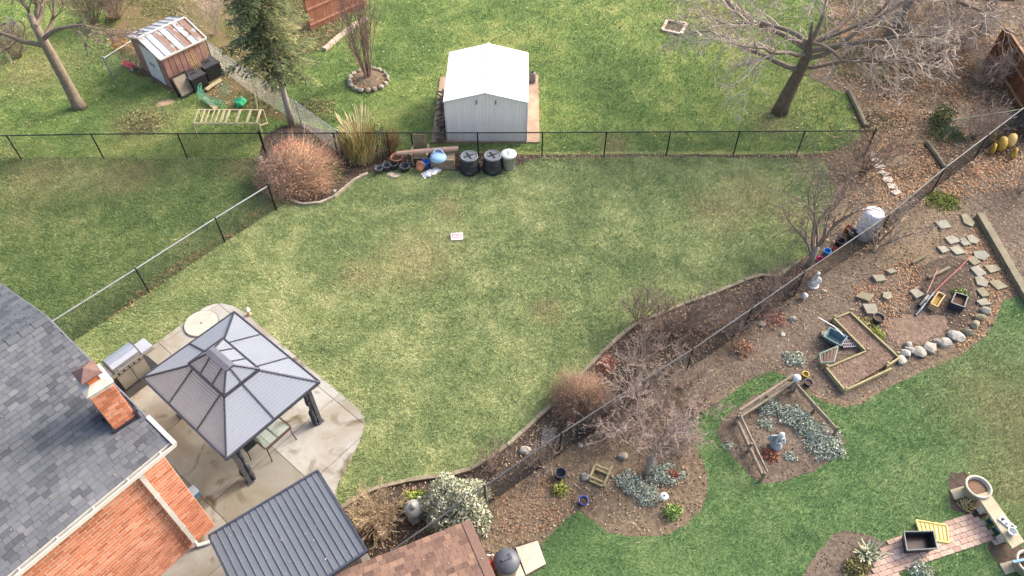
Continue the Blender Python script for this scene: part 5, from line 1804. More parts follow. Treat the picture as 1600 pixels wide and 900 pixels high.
# stepping stones beyond the fence end
def flagstone(q, s, seed, rot, h=.06):
    rg = random.Random(seed)
    n = rg.choice((4, 4, 4, 5))
    poly = []
    for k in range(n):
        a_ = rot + 2 * math.pi * (k + rg.uniform(-.16, .16)) / n + (math.pi / 4)
        r = rg.uniform(.88, 1.12)
        poly.append((q.x + s[0] * r * math.cos(a_), q.y + s[1] * r * math.sin(a_)))
    mb = MB(); mb.prism(poly, .0, h, rg.random()); return mb


fs = sheet('stone_path', px((1468, 345), (1515, 338), (1540, 395), (1565, 440), (1550, 460), (1520, 460), (1515, 410), (1470, 395)), .024, soil_litter)
for k, (u, v, sx, sy) in enumerate([(1473, 353, .34, .26), (1487, 377, .32, .24), (1506, 380, .2, .26), (1519, 376, .22, .24), (1495, 393, .34, .22), (1473, 392, .24, .2), (1531, 400, .3, .25), (1520, 409, .24, .22), (1528, 425, .26, .3), (1549, 422, .34, .24), (1533, 442, .24, .26), (1558, 447, .34, .24), (1511, 346, .22, .36),
                                    (1535, 459, .22, .24), (1536, 474, .24, .2)]):
    mesh_obj('flagstone', flagstone(at(u, v), (sx, sy), 100 + k, .3, .085), st_y, fs)
fs2 = sheet('stepping_path', px((1352, 236), (1366, 232), (1412, 305), (1398, 310)), .024, soil_litter)
for k in range(7):
    q = at(1361 + k * 6.4, 242 + k * 10)
    mesh_obj('flagstone', flagstone(q, (.24, .2), 140 + k, .5, .07), mat("pale_grey_flag", S(190, 180, 168), S(160, 150, 138), 4, rnd=.12), fs2)
# dry stone border of the far right bed
sb_ = thing('stone_border', "curved row of pale fieldstones edging the bed above the right lawn", 'stone border', at(1480, 535))
for k, (u, v, s) in enumerate([(1537, 487, .26), (1530, 498, .26), (1522, 508, .24), (1511, 521, .26), (1492, 527, .38), (1476, 537, .3), (1462, 536, .18), (1452, 543, .34), (1436, 552, .32), (1421, 549, .22), (1412, 553, .26), (1407, 564, .24), (1418, 541, .2)]):
    q = at(u, v); mb = MB(); mb.rock((q.x, q.y, .05), (s * .85, s * .66, .13), 200 + k, .2, RNG.uniform(-.6, .9)); mesh_obj('stone', mb, st_m if k > 3 else st_y, sb_)
for k, (lab, u, v, sx, sy) in enumerate([("triangular tan slab on bare soil right of the white figure", 1372, 437, .26, .22), ("pale oblong stone above the triangular slab", 1391, 426, .2, .13), ("greenish tilted slab among orange leaves", 1350, 466, .34, .2), ("small mossy slab right of the greenish tilted slab", 1385, 465, .18, .2), ("large ochre slab standing above the raised bed's corner", 1360, 486, .26, .3), ("grey slab beside the dark blue tool blades", 1431, 462, .24, .22), ("tan block right of the teal cart's handle", 1308, 521, .18, .16), ("round tan stone left of the teal cart", 1287, 524, .16, .13)]):
    mb = flagstone(at(u, v), (sx, sy), 160 + k, .4 * k, .12); tag(mesh_obj('stone_slab', mb, st_y), lab, 'stone')
# small free stones on the beds
for k, (lab, u, v, s) in enumerate([("white oval stone on the soil path above the small pot", 1286, 456, .12), ("pale stone at the left end of the soil path", 1222, 523, .11), ("tan stone lying left of a flat yellow stone on the path", 1237, 499, .16), ("pale upright stone near the wooden frame in the lower bed", 914, 746, .16), ("white angular stone at the foot of the small bare tree", 973, 714, .18), ("whitish round stone beside the slanting fence's lower part", 907, 697, .1), ("orange-pink stone beside the fence at the path's start", 1190, 507, .16), ("pale stone in twigs left of the lamp in the middle bed", 1000, 645, .14), ("pink flat stone in the border below the red-brown shrub", 820, 706, .2)]):
    boulder(lab, u, v, (s, s * .8, s * .6), 300 + k)

# yellow toy vehicle at the far right
p = at(1566, 236)
ty = thing('yellow_toy_car', "worn yellow plastic ride-on toy behind the fence at the right", 'toy', p)
yl = mat("sun_faded_yellow", S(194, 160, 66, .7), S(168, 136, 52, .7), 4, .6)
F_ = frame(p, 65)
mb = MB(F_); mb.rock((0, .16, .3), (.4, .22, .32), 4, .12); mesh_obj('body', mb, yl, ty, True)
mb = MB(F_); mb.rock((.36, -.2, .32), (.34, .22, .32), 6, .12); mesh_obj('hood', mb, mat("faded_cream_yellow", S(222, 192, 128), S(204, 168, 96), 4, .6), ty, True)
for x_, y_ in ((-.35, .42), (.4, .45), (-.3, -.35)):
    mb = MB(F_); mb.tube([(x_ + .2 * math.cos(k * math.pi / 8), y_, .2 + .2 * math.sin(k * math.pi / 8)) for k in range(17)], .06, 7); mesh_obj('wheel', mb, yl, ty)

# ------------------------------------------------------------------ island bed with rails, lamp and statue
rl_m = mat("grey_split_rail", S(146, 134, 118, .75), S(110, 98, 84, .75), 5, rnd=.2, bump=.5)
def rail_fence(label, a, b2, zs_, sag=.0, n=3, w=.06):
    t = thing('rail_fence', label, 'fence', at(*a))
    A_, B2_ = at(*a), at(*b2)
    for k in range(n):
        q = A_.lerp(B2_, k / (n - 1)); mb = MB(); mb.box((q.x, q.y, .26), (.06, .06, .54)); mesh_obj('post', mb, rl_m, t)
    nn = (B2_ - A_).cross(Vector((0, 0, 1))).normalized()
    for k, z in enumerate(zs_):
        mb = MB(); o = nn * (.06 if k % 2 else -.06)
        mb.tube([A_ + o + Vector((0, 0, z)), A_.lerp(B2_, .5) + o + Vector((0, 0, z - sag)), B2_ + o + Vector((0, 0, z + .03))], [w * .62, w * .7, w * .58], 6); mesh_obj('rail', mb, rl_m, t)
    return t


rail_fence("low split-rail fence along the upper left side of the island bed", (1150, 660), (1233, 606), (.22, .42, .6))
rail_fence("leaning split-rail fence down the left side of the island bed", (1148, 664), (1188, 752), (.18, .36, .5))
rail_fence("two long grey rails along the upper right side of the island bed", (1239, 612), (1300, 682), (.22, .48))
p = at(1234, 612)
lp = thing('solar_lamp', "white and glass solar lamp at the island bed's top corner", 'lamp', p)
mb = MB(frame(p)); mb.tube([(0, 0, 0), (0, 0, .62)], .025, 8); mesh_obj('stake', mb, galv, lp)
mb = MB(frame(p)); mb.lathe([(.05, .6), (.09, .64), (.1, .72), (.07, .76)], 14); mesh_obj('lens', mb, mat("frosted_lens", S(214, 220, 226), None, 6, .3), lp, True)
mb = MB(frame(p)); mb.lathe([(.11, .75), (.12, .77), (.08, .82), (.02, .85)], 14); mesh_obj('cap', mb, mat("lamp_white", S(230, 230, 228)), lp, True)
p = at(1212, 697)
an = thing('angel_statue', "pale blue-white angel statue in the middle of the island bed", 'statue', p)
ab = mat("pale_blue_stone", S(176, 188, 190, .72), S(150, 165, 168, .72), 8, .8, bump=.3)
F_ = frame(p, 10)
mb = MB(F_); mb.lathe([(.17, 0), (.175, .03), (.13, .2), (.08, .36), (.075, .42), (.1, .5), (.05, .56)], 14); mesh_obj('robe', mb, ab, an, True)
mb = MB(F_); mb.lathe([(.02, .55), (.07, .58), (.085, .64), (.06, .7), (.01, .73)], 12); mesh_obj('head', mb, wh, an, True)
for s in (-1, 1):
    mb = MB(F_); mb.add([(s * .05, .06, .22), (s * .2, .1, .16), (s * .27, .12, .3), (s * .2, .1, .46), (s * .05, .07, .48), (s * .05, .1, .22), (s * .2, .13, .16), (s * .27, .15, .3), (s * .2, .14, .46), (s * .05, .11, .48)],
       [(0, 1, 2, 3, 4), (9, 8, 7, 6, 5), (0, 5, 6, 1), (1, 6, 7, 2), (2, 7, 8, 3), (3, 8, 9, 4)]); mesh_obj('wing', mb, ab, an)
    mb = MB(F_); mb.tube([(s * .1, -.02, .48), (s * .13, -.1, .38), (s * .02, -.14, .4)], [.04, .035, .025], 6); mesh_obj('arm', mb, ab, an, True)
# middle bed small things
p = at(936, 748)
wf = thing('open_crate', "small open wooden crate frame standing on the lower bed", 'crate', p)
F_ = frame(p, -25)
for x0, y0, x1, y1, z in ((-.22, -.2, .22, -.2, .3), (-.22, .2, .22, .2, .3), (-.22, -.2, -.22, .2, .3), (.22, -.32, .22, .34, .34), (-.22, -.2, .22, -.2, .06), (-.22, .2, .22, .2, .06), (-.22, -.2, -.22, .2, .06)):
    mb = MB(F_); mb.beam((x0, y0, z), (x1, y1, z), .045, .06); mesh_obj('slat', mb, tim, wf)
for x0 in (-.22, .22):
    for y0 in (-.2, .2):
        mb = MB(F_); mb.box((x0, y0, .17), (.04, .04, .34)); mesh_obj('corner_post', mb, tim, wf)
pot('plastic_pot', "empty dark ribbed pot on the lower bed near the slanting fence", 'pot', at(875, 745), .12, .16, .26, nurs, None)
pot('glazed_pot', "small shiny cobalt blue glazed pot at the lower lawn's tip", 'pot', at(911, 786), .08, .13, .18, mat("cobalt_glaze", S(42, 74, 158), S(32, 58, 132), 7, .2, .0, .6), soil_p)
p = at(1035, 783)
t = thing('solar_light', "white disc-topped solar light in the lower round bed", 'lamp', p)
mb = MB(frame(p)); mb.tube([(0, 0, 0), (0, 0, .3)], .015, 6); mesh_obj('stake', mb, galv, t)
mb = MB(frame(p)); mb.lathe([(.1, .28), (.12, .3), (.11, .33), (.04, .34)], 16); mesh_obj('disc', mb, MATS["lamp_white"], t, True)
mb = MB(frame(p)); mb.lathe([(.03, .34), (.03, .352), (.005, .353)], 10); mesh_obj('solar_cell', mb, black, t)
p = at(649, 808)
ln = thing('stone_lantern', "grey tiered stone lantern beside the variegated bush", 'lantern', p)
sg = mat("grey_cast_stone", S(178, 178, 170), S(146, 146, 140), 7, bump=.4)
for nm, pr in (('base', [(.2, 0), (.21, .06), (.12, .1), (.09, .3), (.13, .34)]), ('light_box', [(.13, .34), (.14, .36), (.13, .5), (.12, .52)]), ('roof', [(.25, .52), (.26, .55), (.14, .63), (.08, .66)]), ('finial', [(.09, .66), (.1, .7), (.05, .78), (.01, .8)])):
    mb = MB(frame(p)); mb.lathe(pr, 14); mesh_obj(nm, mb, sg, ln, True)
p = at(596, 836)
t = thing('stone_figure', "weathered tan stone ornament among twigs near the dark shed", 'statue', p)
mb = MB(frame(p)); mb.lathe([(.18, 0), (.19, .05), (.13, .12), (.14, .3), (.08, .4)], 12); mesh_obj('body', mb, mat("tan_cast_stone", S(176, 160, 134), S(146, 130, 106), 6, bump=.4), t, True)
mb = MB(frame(p)); mb.rock((0, 0, .46), (.11, .1, .1), 12, .1); mesh_obj('head', mb, MATS["tan_cast_stone"], t, True)
# mesh panel in the fence bed
mb = MB()
a, b2, c2 = at(846, 690, .2), at(866, 690, .22), at(868, 668, .3)
for k in range(11):
    mb.tube([a.lerp(b2, k / 10), a.lerp(b2, k / 10) + (c2 - b2)], .006, 3); mb.tube([a.lerp(a + c2 - b2, k / 10), b2.lerp(c2, k / 10)], .006, 3)
tag(mesh_obj('wire_screen', mb, mat("grey_mesh_wire", S(120, 122, 124))), "small square grey wire screen lying in the fence bed", 'screen')
lf = mat("landscape_fabric", S(44, 44, 46), S(32, 32, 34), 8, .8, bump=.5)
mb = MB()
mb.prism([(p.x, p.y) for p in px((893, 668), (935, 636), (946, 644), (940, 660), (915, 676), (897, 682))], .022, .05)
tag(mesh_obj('fabric_sheet', mb, lf), "black landscape fabric crumpled under the slanting fence", 'fabric')

# ------------------------------------------------------------------ bottom centre: bin, shovel, slabs
p = at(792, 893)
t = thing('trash_can', "charcoal round trash can with domed lid by the brown shed", 'bin', p)
mb = MB(frame(p)); mb.lathe([(.24, 0), (.25, .02), (.3, .66), (.31, .68), (.001, .68)], 24); mesh_obj('body', mb, mat("tan_grey_plastic", S(150, 140, 126), S(130, 120, 108), 5, .6), t, True)
cg = mat("charcoal_dome_plastic", S(88, 92, 100), S(72, 76, 84), 4, .45, fine=.04)
mb = MB(frame(p)); mb.lathe([(.33, .66), (.335, .72), (.31, .76), (.22, .83), (.1, .86), (.001, .865)], 26); l = mesh_obj('lid', mb, cg, t, True)
mb = MB(frame(p, 20)); mb.box((0, 0, .868), (.26, .06, .04)); mb.box((.1, .06, .86), (.06, .12, .03)); mesh_obj('lid_handle', mb, cg, l)
mb = MB(frame(p)); mb.lathe([(.31, .6), (.325, .62), (.325, .66), (.31, .67)], 24); mesh_obj('rim_band', mb, mat("pale_band", S(176, 176, 174)), t)
sv = thing('red_shovel', "red plastic shovel standing against the brown shed", 'shovel', at(772, 890))
mb = MB(); q = at(772, 890, .05); q2 = at(766, 868, .9)
mb.tube([q + Vector((0, 0, .3)), q2], .018, 6); mesh_obj('shaft', mb, mat("red_shaft", S(200, 56, 44), None, 6, .5), sv)
mb = MB(); mb.add([q + Vector((-.12, 0, .0)), q + Vector((.12, 0, 0)), q + Vector((.14, .03, .4)), q + Vector((-.14, .03, .4)), q + Vector((-.12, .05, .0)), q + Vector((.12, .05, 0)), q + Vector((.14, .08, .4)), q + Vector((-.14, .08, .4))], [(0, 1, 2, 3), (7, 6, 5, 4), (0, 4, 5, 1), (1, 5, 6, 2), (2, 6, 7, 3), (3, 7, 4, 0)])
mesh_obj('blade', mb, mat("red_blade", S(222, 74, 58), S(206, 60, 46), 5, .45), sv)
mb = MB(); mb.tube([q2 + Vector((-.08, 0, .04)), q2, q2 + Vector((.08, 0, .04))], .02, 6); mesh_obj('grip', mb, MATS["offwhite_ceramic"], sv)
pale_c = mat("pale_paving_slab", S(200, 190, 172), S(176, 164, 144), 3, bump=.2)
sp = sheet('slab_pad', px((776, 862), (806, 852), (842, 843), (855, 883), (822, 905), (780, 920)), .02, soil_dark)
for q in (((806, 857), (840, 846), (853, 882), (822, 899)), ((778, 868), (803, 860), (820, 900), (800, 925), (780, 920))):
    mb = MB(); mb.prism([(p.x, p.y) for p in px(*q)], .0, .06); mesh_obj('paving_slab', mb, pale_c, sp)
# blue recycling lid behind the house corner
p = at(321, 786)
t = thing('blue_tub', "light blue plastic tub half hidden by the house's brick corner", 'tub', p)
F_ = frame(p + EA * -.22 + NB * .46, HA)
mb = MB(F_); mb.box((.1, -.05, .12), (.38, .24, .22), None, None, 1.1); mesh_obj('body', mb, mat("mid_blue_plastic", S(96, 136, 178), S(84, 122, 164), 5, .5), t)
mb = MB(F_); mb.box((.1, -.05, .25), (.43, .28, .03)); mesh_obj('lid', mb, mat("ice_blue_plastic", S(196, 214, 226), None, 5, .4), t)

# ------------------------------------------------------------------ bottom right: pavers, tote, bench, pots
pav = sheet('paver_path', px((1350, 908), (1380, 855), (1388, 845), (1482, 817), (1515, 804), (1538, 817), (1562, 848), (1542, 848), (1500, 862), (1422, 887), (1398, 902), (1385, 925)), .02, mat("paver_sand", S(120, 104, 90), None, 12))
pm_ = rmat("pinkish_paver", [S(172, 146, 132), S(188, 164, 148), S(160, 134, 120), S(180, 152, 138)], .9, scale=6, var=.12, bump=.3)
poly = px((1350, 908), (1380, 855), (1388, 845), (1482, 817), (1515, 804), (1538, 817), (1562, 848), (1542, 848), (1500, 862), (1422, 887), (1398, 902), (1385, 925))
o_ = at(1380, 860); e1 = (at(1515, 804) - at(1388, 845)).normalized(); an_ = math.degrees(math.atan2(e1.y, e1.x))
Fp = frame(o_, an_)
its = []
for i in range(-12, 26):
    for j in range(-12, 12):
        x = i * .205 + (.1 if j % 2 else 0); y = j * .132
        c = Fp @ Vector((x, y, 0))
        if inside(poly, np.array([c.x]), np.array([c.y]))[0]:
            mb = MB(Fp); w2, h2 = .098, .061
            z1 = .05 + RNG.uniform(-.005, .006)
            mb.prism([(x - w2, y - h2), (x - .02, y - h2), (x, y - h2 - .012), (x + .02, y - h2), (x + w2, y - h2), (x + w2, y + h2), (x + .02, y + h2), (x, y + h2 - .012), (x - .02, y + h2), (x - w2, y + h2)], .0, z1)
            its.append(mb)
pieces(pav, 'paver', its, pm_, 300, 'pavers')
# black tote
tc4 = [at(1411, 832, .32), at(1457, 831, .32), at(1463, 858, .32), at(1416, 861, .32)]
cc = sum(tc4, Vector()) / 4
tt = thing('storage_tote', "open black plastic storage tote on the pink paver path", 'tote', (cc.x, cc.y, .05))
bt = mat("black_tote_plastic", S(46, 50, 52), S(38, 42, 44), 4, .45, fine=.05)
to_ = [Vector((p.x, p.y, .36)) for p in tc4]; bo_ = [Vector((cc.x + (p.x - cc.x) * .84, cc.y + (p.y - cc.y) * .84, .05)) for p in tc4]
ti_ = [Vector((cc.x + (p.x - cc.x) * .94, cc.y + (p.y - cc.y) * .94, .36)) for p in tc4]; bi_ = [Vector((cc.x + (p.x - cc.x) * .8, cc.y + (p.y - cc.y) * .8, .075)) for p in tc4]
mb = MB(); fs_ = [(7, 6, 5, 4), (12, 13, 14, 15)]
for i in range(4):
    j = (i + 1) % 4
    fs_ += [(i, j, 4 + j, 4 + i), (8 + i, 12 + i, 12 + j, 8 + j), (i, 8 + i, 8 + j, j)]
mb.add(to_ + bo_ + ti_ + bi_, fs_); mesh_obj('body', mb, bt, tt)
mb = MB()
for i in range(4):
    mb.tube([to_[i], to_[(i + 1) % 4]], .022, 6)
mesh_obj('rim', mb, mat("scuffed_rim", S(98, 104, 106), None, 6, .5), tt)
mb = MB(); mb.prism([(p.x, p.y) for p in bi_], .076, .09); mesh_obj('residue', mb, mat("muddy_residue", S(86, 66, 60), S(58, 46, 44), 5, .25), tt)
yc = [at(1431, 813, .1), at(1479, 821, .1), at(1482, 848, .06), at(1440, 842, .06)]
yt = thing('tote_lid', "yellow ribbed tote lid lying behind the black tote", 'lid', sum(yc, Vector()) / 4)
ym = mat("dusty_yellow_plastic", S(226, 204, 112), S(214, 188, 84), 5, .5)
mb = MB(); mb.add([p for p in yc] + [p - Vector((0, 0, .03)) for p in yc], [(0, 1, 2, 3), (7, 6, 5, 4), (0, 4, 5, 1), (1, 5, 6, 2), (2, 6, 7, 3), (3, 7, 4, 0)]); mesh_obj('panel', mb, mat("cream_yellow_panel", S(224, 206, 150), S(208, 188, 130), 7), yt)
for i in range(4):
    mb = MB(); mb.tube([yc[i], yc[(i + 1) % 4]], .028, 6); mesh_obj('rim', mb, ym, yt)
for k in range(1, 7):
    mb = MB(); mb.tube([yc[0].lerp(yc[1], k / 7) + Vector((0, 0, .005)), yc[3].lerp(yc[2], k / 7) + Vector((0, 0, .005))], .012, 5); mesh_obj('rib', mb, ym, yt)
# stone bench with ornaments
be = thing('stone_bench', "tan stone slab bench with two legs at the lower right", 'bench', at(1555, 815))
b4 = [at(1526, 773, .42), at(1545, 768, .42), at(1601, 846, .42), at(1582, 857, .42)]
sb2 = mat("tan_cast_slab", S(180, 170, 146), S(156, 144, 120), 3, bump=.25)
mb = MB(); mb.prism([(p.x, p.y) for p in b4], .35, .42); mesh_obj('seat', mb, sb2, be)
for k in (.22, .78):
    q = b4[0].lerp(b4[3], k).lerp(b4[1].lerp(b4[2], k), .5); mb = MB(); d_ = (b4[3] - b4[0]); mb.box((q.x, q.y, .18), (.16, .32, .35), math.degrees(math.atan2(d_.y, d_.x))); mesh_obj('leg', mb, mat("pale_leg_stone", S(206, 198, 182), S(182, 172, 156), 5), be)
p = at(1573, 818, .42)
t = thing('candle_tray', "white ornamental tray with dark spots lying on the stone bench", 'tray', p)
mb = MB(frame(p, -52)); mb.box((0, 0, .02), (.42, .18, .035)); mesh_obj('plate', mb, wh, t)
for k in range(3):
    mb = MB(frame(p, -52)); mb.lathe([(.035, .036), (.04, .07), (.02, .075)], 10, (-.13 + k * .13, 0, 0)); mesh_obj('candle', mb, black if k != 1 else wh, t)
pot('white_cup', "white round cup on the stone bench below the tray", 'cup', at(1579, 833, .42), .08, .11, .12, wh, None)
pot('blue_pot', "teal glazed pot beneath the stone bench, the upper of two", 'pot', at(1549, 814), .1, .13, .18, mat("teal_glaze", S(70, 116, 130), S(54, 96, 110), 6, .3), soil_p)
pot('blue_pot', "slate blue pot beneath the stone bench, the lower of two", 'pot', at(1559, 829), .11, .14, .2, mat("slate_blue_glaze", S(100, 132, 164), S(82, 114, 146), 6, .35), soil_p)
cream = mat("cream_pot", S(186, 178, 164), S(164, 156, 140), 6, bump=.2)
pot('stone_planter', "big cream round planter with dried leaves above the stone bench", 'planter', at(1518, 771, .05), .22, .32, .42, cream, mat("dried_leaf_fill", S(150, 118, 92), S(96, 78, 66), 26, bump=.9))
pot('stone_planter', "cream round planter with blue scoop at the bottom right corner", 'planter', at(1597, 888, .05), .22, .31, .42, cream, soil_p)
mb = MB(); mb.beam(at(1582, 878, .5), at(1612, 872, .5), .06, .04); tag(mesh_obj('blue_scoop', mb, mat("blue_scoop_plastic", S(86, 142, 200), None, 6, .4)), "blue plastic scoop across the bottom right planter", 'scoop')
for lab, q in (("square tan slab under the big cream planter", ((1483, 767), (1507, 760), (1518, 773), (1491, 782))), ("square tan slab under the corner planter", ((1560, 882), (1592, 874), (1604, 888), (1570, 899)))):
    mb = MB(); mb.prism([(p.x, p.y) for p in px(*q)], 0, .06); tag(mesh_obj('paving_slab', mb, sb2), lab, 'slab')

# ------------------------------------------------------------------ trees and shrubs
def grow(mb, p, d, L, r, lvl, rg, P):
    seg = P['seg'][lvl]
    pts, rad, cur = [p.copy()], [r], d.normalized()
    w = P['wob'][lvl]
    for i in range(seg):
        cur = (cur + Vector((rg.gauss(0, w), rg.gauss(0, w), rg.gauss(0, w) + P['up'][lvl]))).normalized()
        p = p + cur * (L / seg)
        if p.z < .08:
            p.z = .08 + rg.random() * .1
        pts.append(p.copy()); rad.append(max(P['rmin'], r * (1 - P['taper'] * (i + 1) / seg)))
    mb[min(lvl, len(mb) - 1)].tube(pts, rad, (7, 5, 4, 3, 3)[lvl], False)
    if lvl + 1 >= P['levels']:
        return
    for c in range(P['kids'][lvl]):
        t = rg.uniform(P['t0'], 1.0) * seg
        i = min(int(t), seg - 1)
        q = pts[i].lerp(pts[i + 1], t - i)
        dd = (pts[i + 1] - pts[i]).normalized()
        ax = dd.orthogonal().normalized()
        ax.rotate(Matrix.Rotation(rg.uniform(0, 2 * math.pi), 3, dd))
        nd_ = dd.copy(); nd_.rotate(Matrix.Rotation(rg.gauss(P['ang'], .2), 3, ax))
        grow(mb, q, nd_, L * P['lr'] * rg.uniform(.6, 1.15), rad[i] * P['rr'], lvl + 1, rg, P)


def bare_tree(name, label, base_, trunk, limbs, m_t, m_b, P, seed, cat='tree', group=None):
    """trunk: list of (point, radius); limbs: (start point, direction, length, radius)."""
    rg = random.Random(seed)
    t = thing(name, label, cat, base_, group)
    tm_ = MB(); tm_.tube([p for p, r in trunk], [r for p, r in trunk], 10)
    mb = [MB(), MB()]
    for p, d, L, r in limbs:
        grow(mb, Vector(p), Vector(d), L, r, 0, rg, P)
    mesh_obj('trunk', tm_, m_t, t, True)
    if mb[0].v:
        mesh_obj('limbs', mb[0], m_t if P.get('dark', True) else bark_l, t, True)
    if mb[1].v:
        mesh_obj('crown', mb[1], m_b, t)
    return t


bark_d = mat("dark_mossy_bark", S(118, 103, 87), S(84, 73, 60), 7, bump=.8, rnd=.1)
bark_l = mat('limb_bark', S(142, 126, 112, .8), S(110, 96, 84, .8), 6, bump=.5)
bark_g = mat("grey_bark", S(158, 148, 136), S(124, 114, 104), 8, bump=.6, rnd=.12)
twig_l = mat("pale_grey_twigs", S(188, 172, 157, .85), S(162, 146, 132, .85), 3, rnd=.3)
twig_t = mat("tan_twigs", S(176, 157, 142, .82), S(148, 130, 115, .82), 3, rnd=.3)
twig_d = mat("dark_grey_twigs", S(140, 122, 110), S(114, 98, 88), 3, rnd=.25)
bigP = dict(seg=(8, 5, 4, 3), wob=(.2, .24, .28, .32), up=(.0, -.03, -.07, -.1), kids=(11, 7, 4), levels=4, t0=.22, ang=.65, lr=.44, rr=.5, taper=.8, rmin=.0105, dark=False)
B0 = at(1218, 176)
trk = [(B0, .36), (B0 + Vector((.05, .02, .5)), .31), (B0 + Vector((.18, .03, 1.4)), .26), (B0 + Vector((.32, 0, 2.3)), .22), (B0 + Vector((.34, 0, 3.0)), .17), (B0 + Vector((.28, .05, 3.5)), .1), (B0 + Vector((.2, .2, 4.1)), .04)]
K = lambda z: B0 + Vector((.32 if z > 1.6 else .15, .02, z))
limbs = [(K(2.1), (-1, -.1, .32), 5.0, .12), (K(3.0), (-.95, .35, .3), 5.4, .13), (K(3.2), (-.75, .9, .35), 4.4, .11), (K(3.2), (.3, .7, .7), 3.6, .11), (K(2.9), (1, -.1, .3), 5.2, .12), (K(2.6), (.9, -.55, .25), 5.0, .12),
         (K(3.3), (1, .5, .3), 5.6, .10), (K(2.8), (-.9, -.45, .3), 5.0, .10), (K(3.3), (.45, -.9, .3), 4.0, .07), (K(3.2), (1, .2, .5), 5.6, .09), (K(2.2), (1, -.3, .2), 4.0, .08)]
bare_tree('bare_tree', "large bare spreading tree with dark trunk at the upper right lawn edge", B0, trk, limbs, bark_d, twig_l, bigP, 4)
B1 = at(1388, 62)
trk = [(B1, .3), (B1 + Vector((.15, .1, 1.2)), .25), (B1 + Vector((.35, .1, 2.4)), .2), (B1 + Vector((.6, .2, 4)), .13)]
K1 = lambda z: B1 + Vector((.2 + .1 * z, .1, z))
limbs = [(K1(2.2), (-1, -.3, .3), 4.4, .09), (K1(2.4), (.9, -.4, .3), 5.4, .1), (K1(2.8), (1, .2, .3), 5.8, .1), (K1(2.6), (.5, -1, .3), 4.2, .09), (K1(3), (-.7, .6, .4), 4, .09), (K1(3.2), (.8, .6, .5), 4.4, .09), (K1(2.5), (.9, -.8, .2), 5.0, .09), (K1(2.7), (-.4, -.9, .35), 3.8, .08)]
P2 = dict(bigP); P2.update(kids=(12, 8, 4), ang=.75, rmin=.011)
bare_tree('bare_tree', "bare twiggy tree behind the large one at the top right edge", B1, trk, limbs, bark_g, mat('rosy_grey_twigs', S(176, 157, 144, .8), S(148, 130, 119, .8), 3, rnd=.3), P2, 9)
B2 = at(1535, 52)
trk = [(B2, .22), (B2 + Vector((-.1, .1, 1.2)), .17), (B2 + Vector((-.1, .2, 2.4)), .12)]
limbs = [(B2 + Vector((-.1, .1, 1.6)), d, 3.1, .07) for d in ((-1, -.3, .3), (-.6, -.9, .3), (.5, -.9, .35), (1, -.2, .4), (-.2, .9, .6), (-.9, .5, .4))]
bare_tree('bare_tree', "pale bare tree with fine twigs in the upper right corner by the board fence", B2, trk, limbs, bark_g, twig_l, P2, 12)
B3 = at(125, 168)
trk = [(B3, .34), (B3 + Vector((-.03, 0, .3)), .25), (B3 + Vector((-.05, .05, 1.4)), .215), (B3 + Vector((-.12, .1, 2.8)), .19), (B3 + Vector((-.2, .2, 4.2)), .12)]
K3 = lambda z: B3 + Vector((-.12, .1, z))
limbs = [(K3(2.9), (-1, -.2, .4), 3.4, .11), (K3(3.2), (.9, .3, .4), 3.2, .1), (K3(3.6), (-.4, .9, .5), 3.4, .11), (K3(3.8), (.5, .8, .6), 3, .1), (K3(3.4), (-.8, .4, .3), 3.2, .09), (K3(3.2), (.7, .9, .2), 3.0, .09)]
P3 = dict(bigP); P3.update(kids=(10, 7, 4))
bare_tree('bare_tree', "thick grey-trunked bare tree in the far left yard", B3, trk, limbs, mat("brown_grey_bark", S(144, 130, 112, .8), S(108, 96, 82, .8), 6, bump=.8), twig_d, P3, 15)
B4 = at(1262, 416)
trk = [(B4, .12), (B4 + Vector((.06, .05, .4)), .1), (B4 + Vector((.14, .15, .8)), .08)]
limbs = [(B4 + Vector((.06, .05, .3)), d, L, .06) for d, L in (((-.15, .5, 1), 2.9), ((.3, .6, 1), 3.1), ((.9, .7, .7), 3.0), ((.6, .2, 1), 2.6), ((-.6, .4, .9), 2.3), ((1, 1, .9), 3.3), ((.2, 1, .8), 2.5))]
P4 = dict(bigP); P4.update(rmin=.006, kids=(8, 5, 4), up=(.03, .02, .0, 0), ang=.65, lr=.45, levels=4)
bare_tree('bare_plum_tree', "small bare multi-stemmed tree at the lawn corner by the white barrel", B4, trk, limbs, bark_g, twig_d, P4, 21)
B5 = at(1364, 394)
trk = [(B5, .07), (B5 + Vector((.08, .1, .25)), .06)]
limbs = [(B5 + Vector((.04, .05, .12)), d, L, .045) for d, L in (((.7, .5, .6), 1.6), ((1, .6, .35), 1.9), ((.1, .4, 1), 1.4), ((.4, .9, .6), 1.5), ((-.3, .5, .9), 1.1))]
bare_tree('bare_bush', "small yellowish bare bush just right of the white barrel", B5, trk, limbs, mat("yellowish_bark", S(176, 164, 130), S(146, 132, 102), 6), twig_t, P4, 23, 'bush')
B6 = at(1010, 742)
trk = [(B6, .1), (B6 + Vector((-.02, .02, .5)), .085), (B6 + Vector((.08, .05, 1.1)), .075)]
limbs = [(B6 + Vector((.05, .04, .8)), d, L, .036) for d, L in (((-.6, .5, .9), 1.9), ((.1, .7, 1), 1.8), ((.8, .5, .7), 1.8), ((-1, .3, .6), 1.7), ((.6, .9, .8), 1.7), ((-.2, -.3, 1), 1.2), ((1, .1, .6), 1.5))]
P6 = dict(bigP); P6.update(kids=(9, 7, 4), up=(.02, .0, -.02, -.02), ang=.7, lr=.45, levels=4, rmin=.0045, wob=(.14, .2, .24, .28))
bare_tree('bare_tree', "small tan bare tree standing in the round bed beside the lower lawn", B6, trk, limbs, bark_g, mat('mauve_brown_twigs', S(172, 150, 140, .8), S(144, 124, 116, .8), 3, rnd=.3), P6, 31)


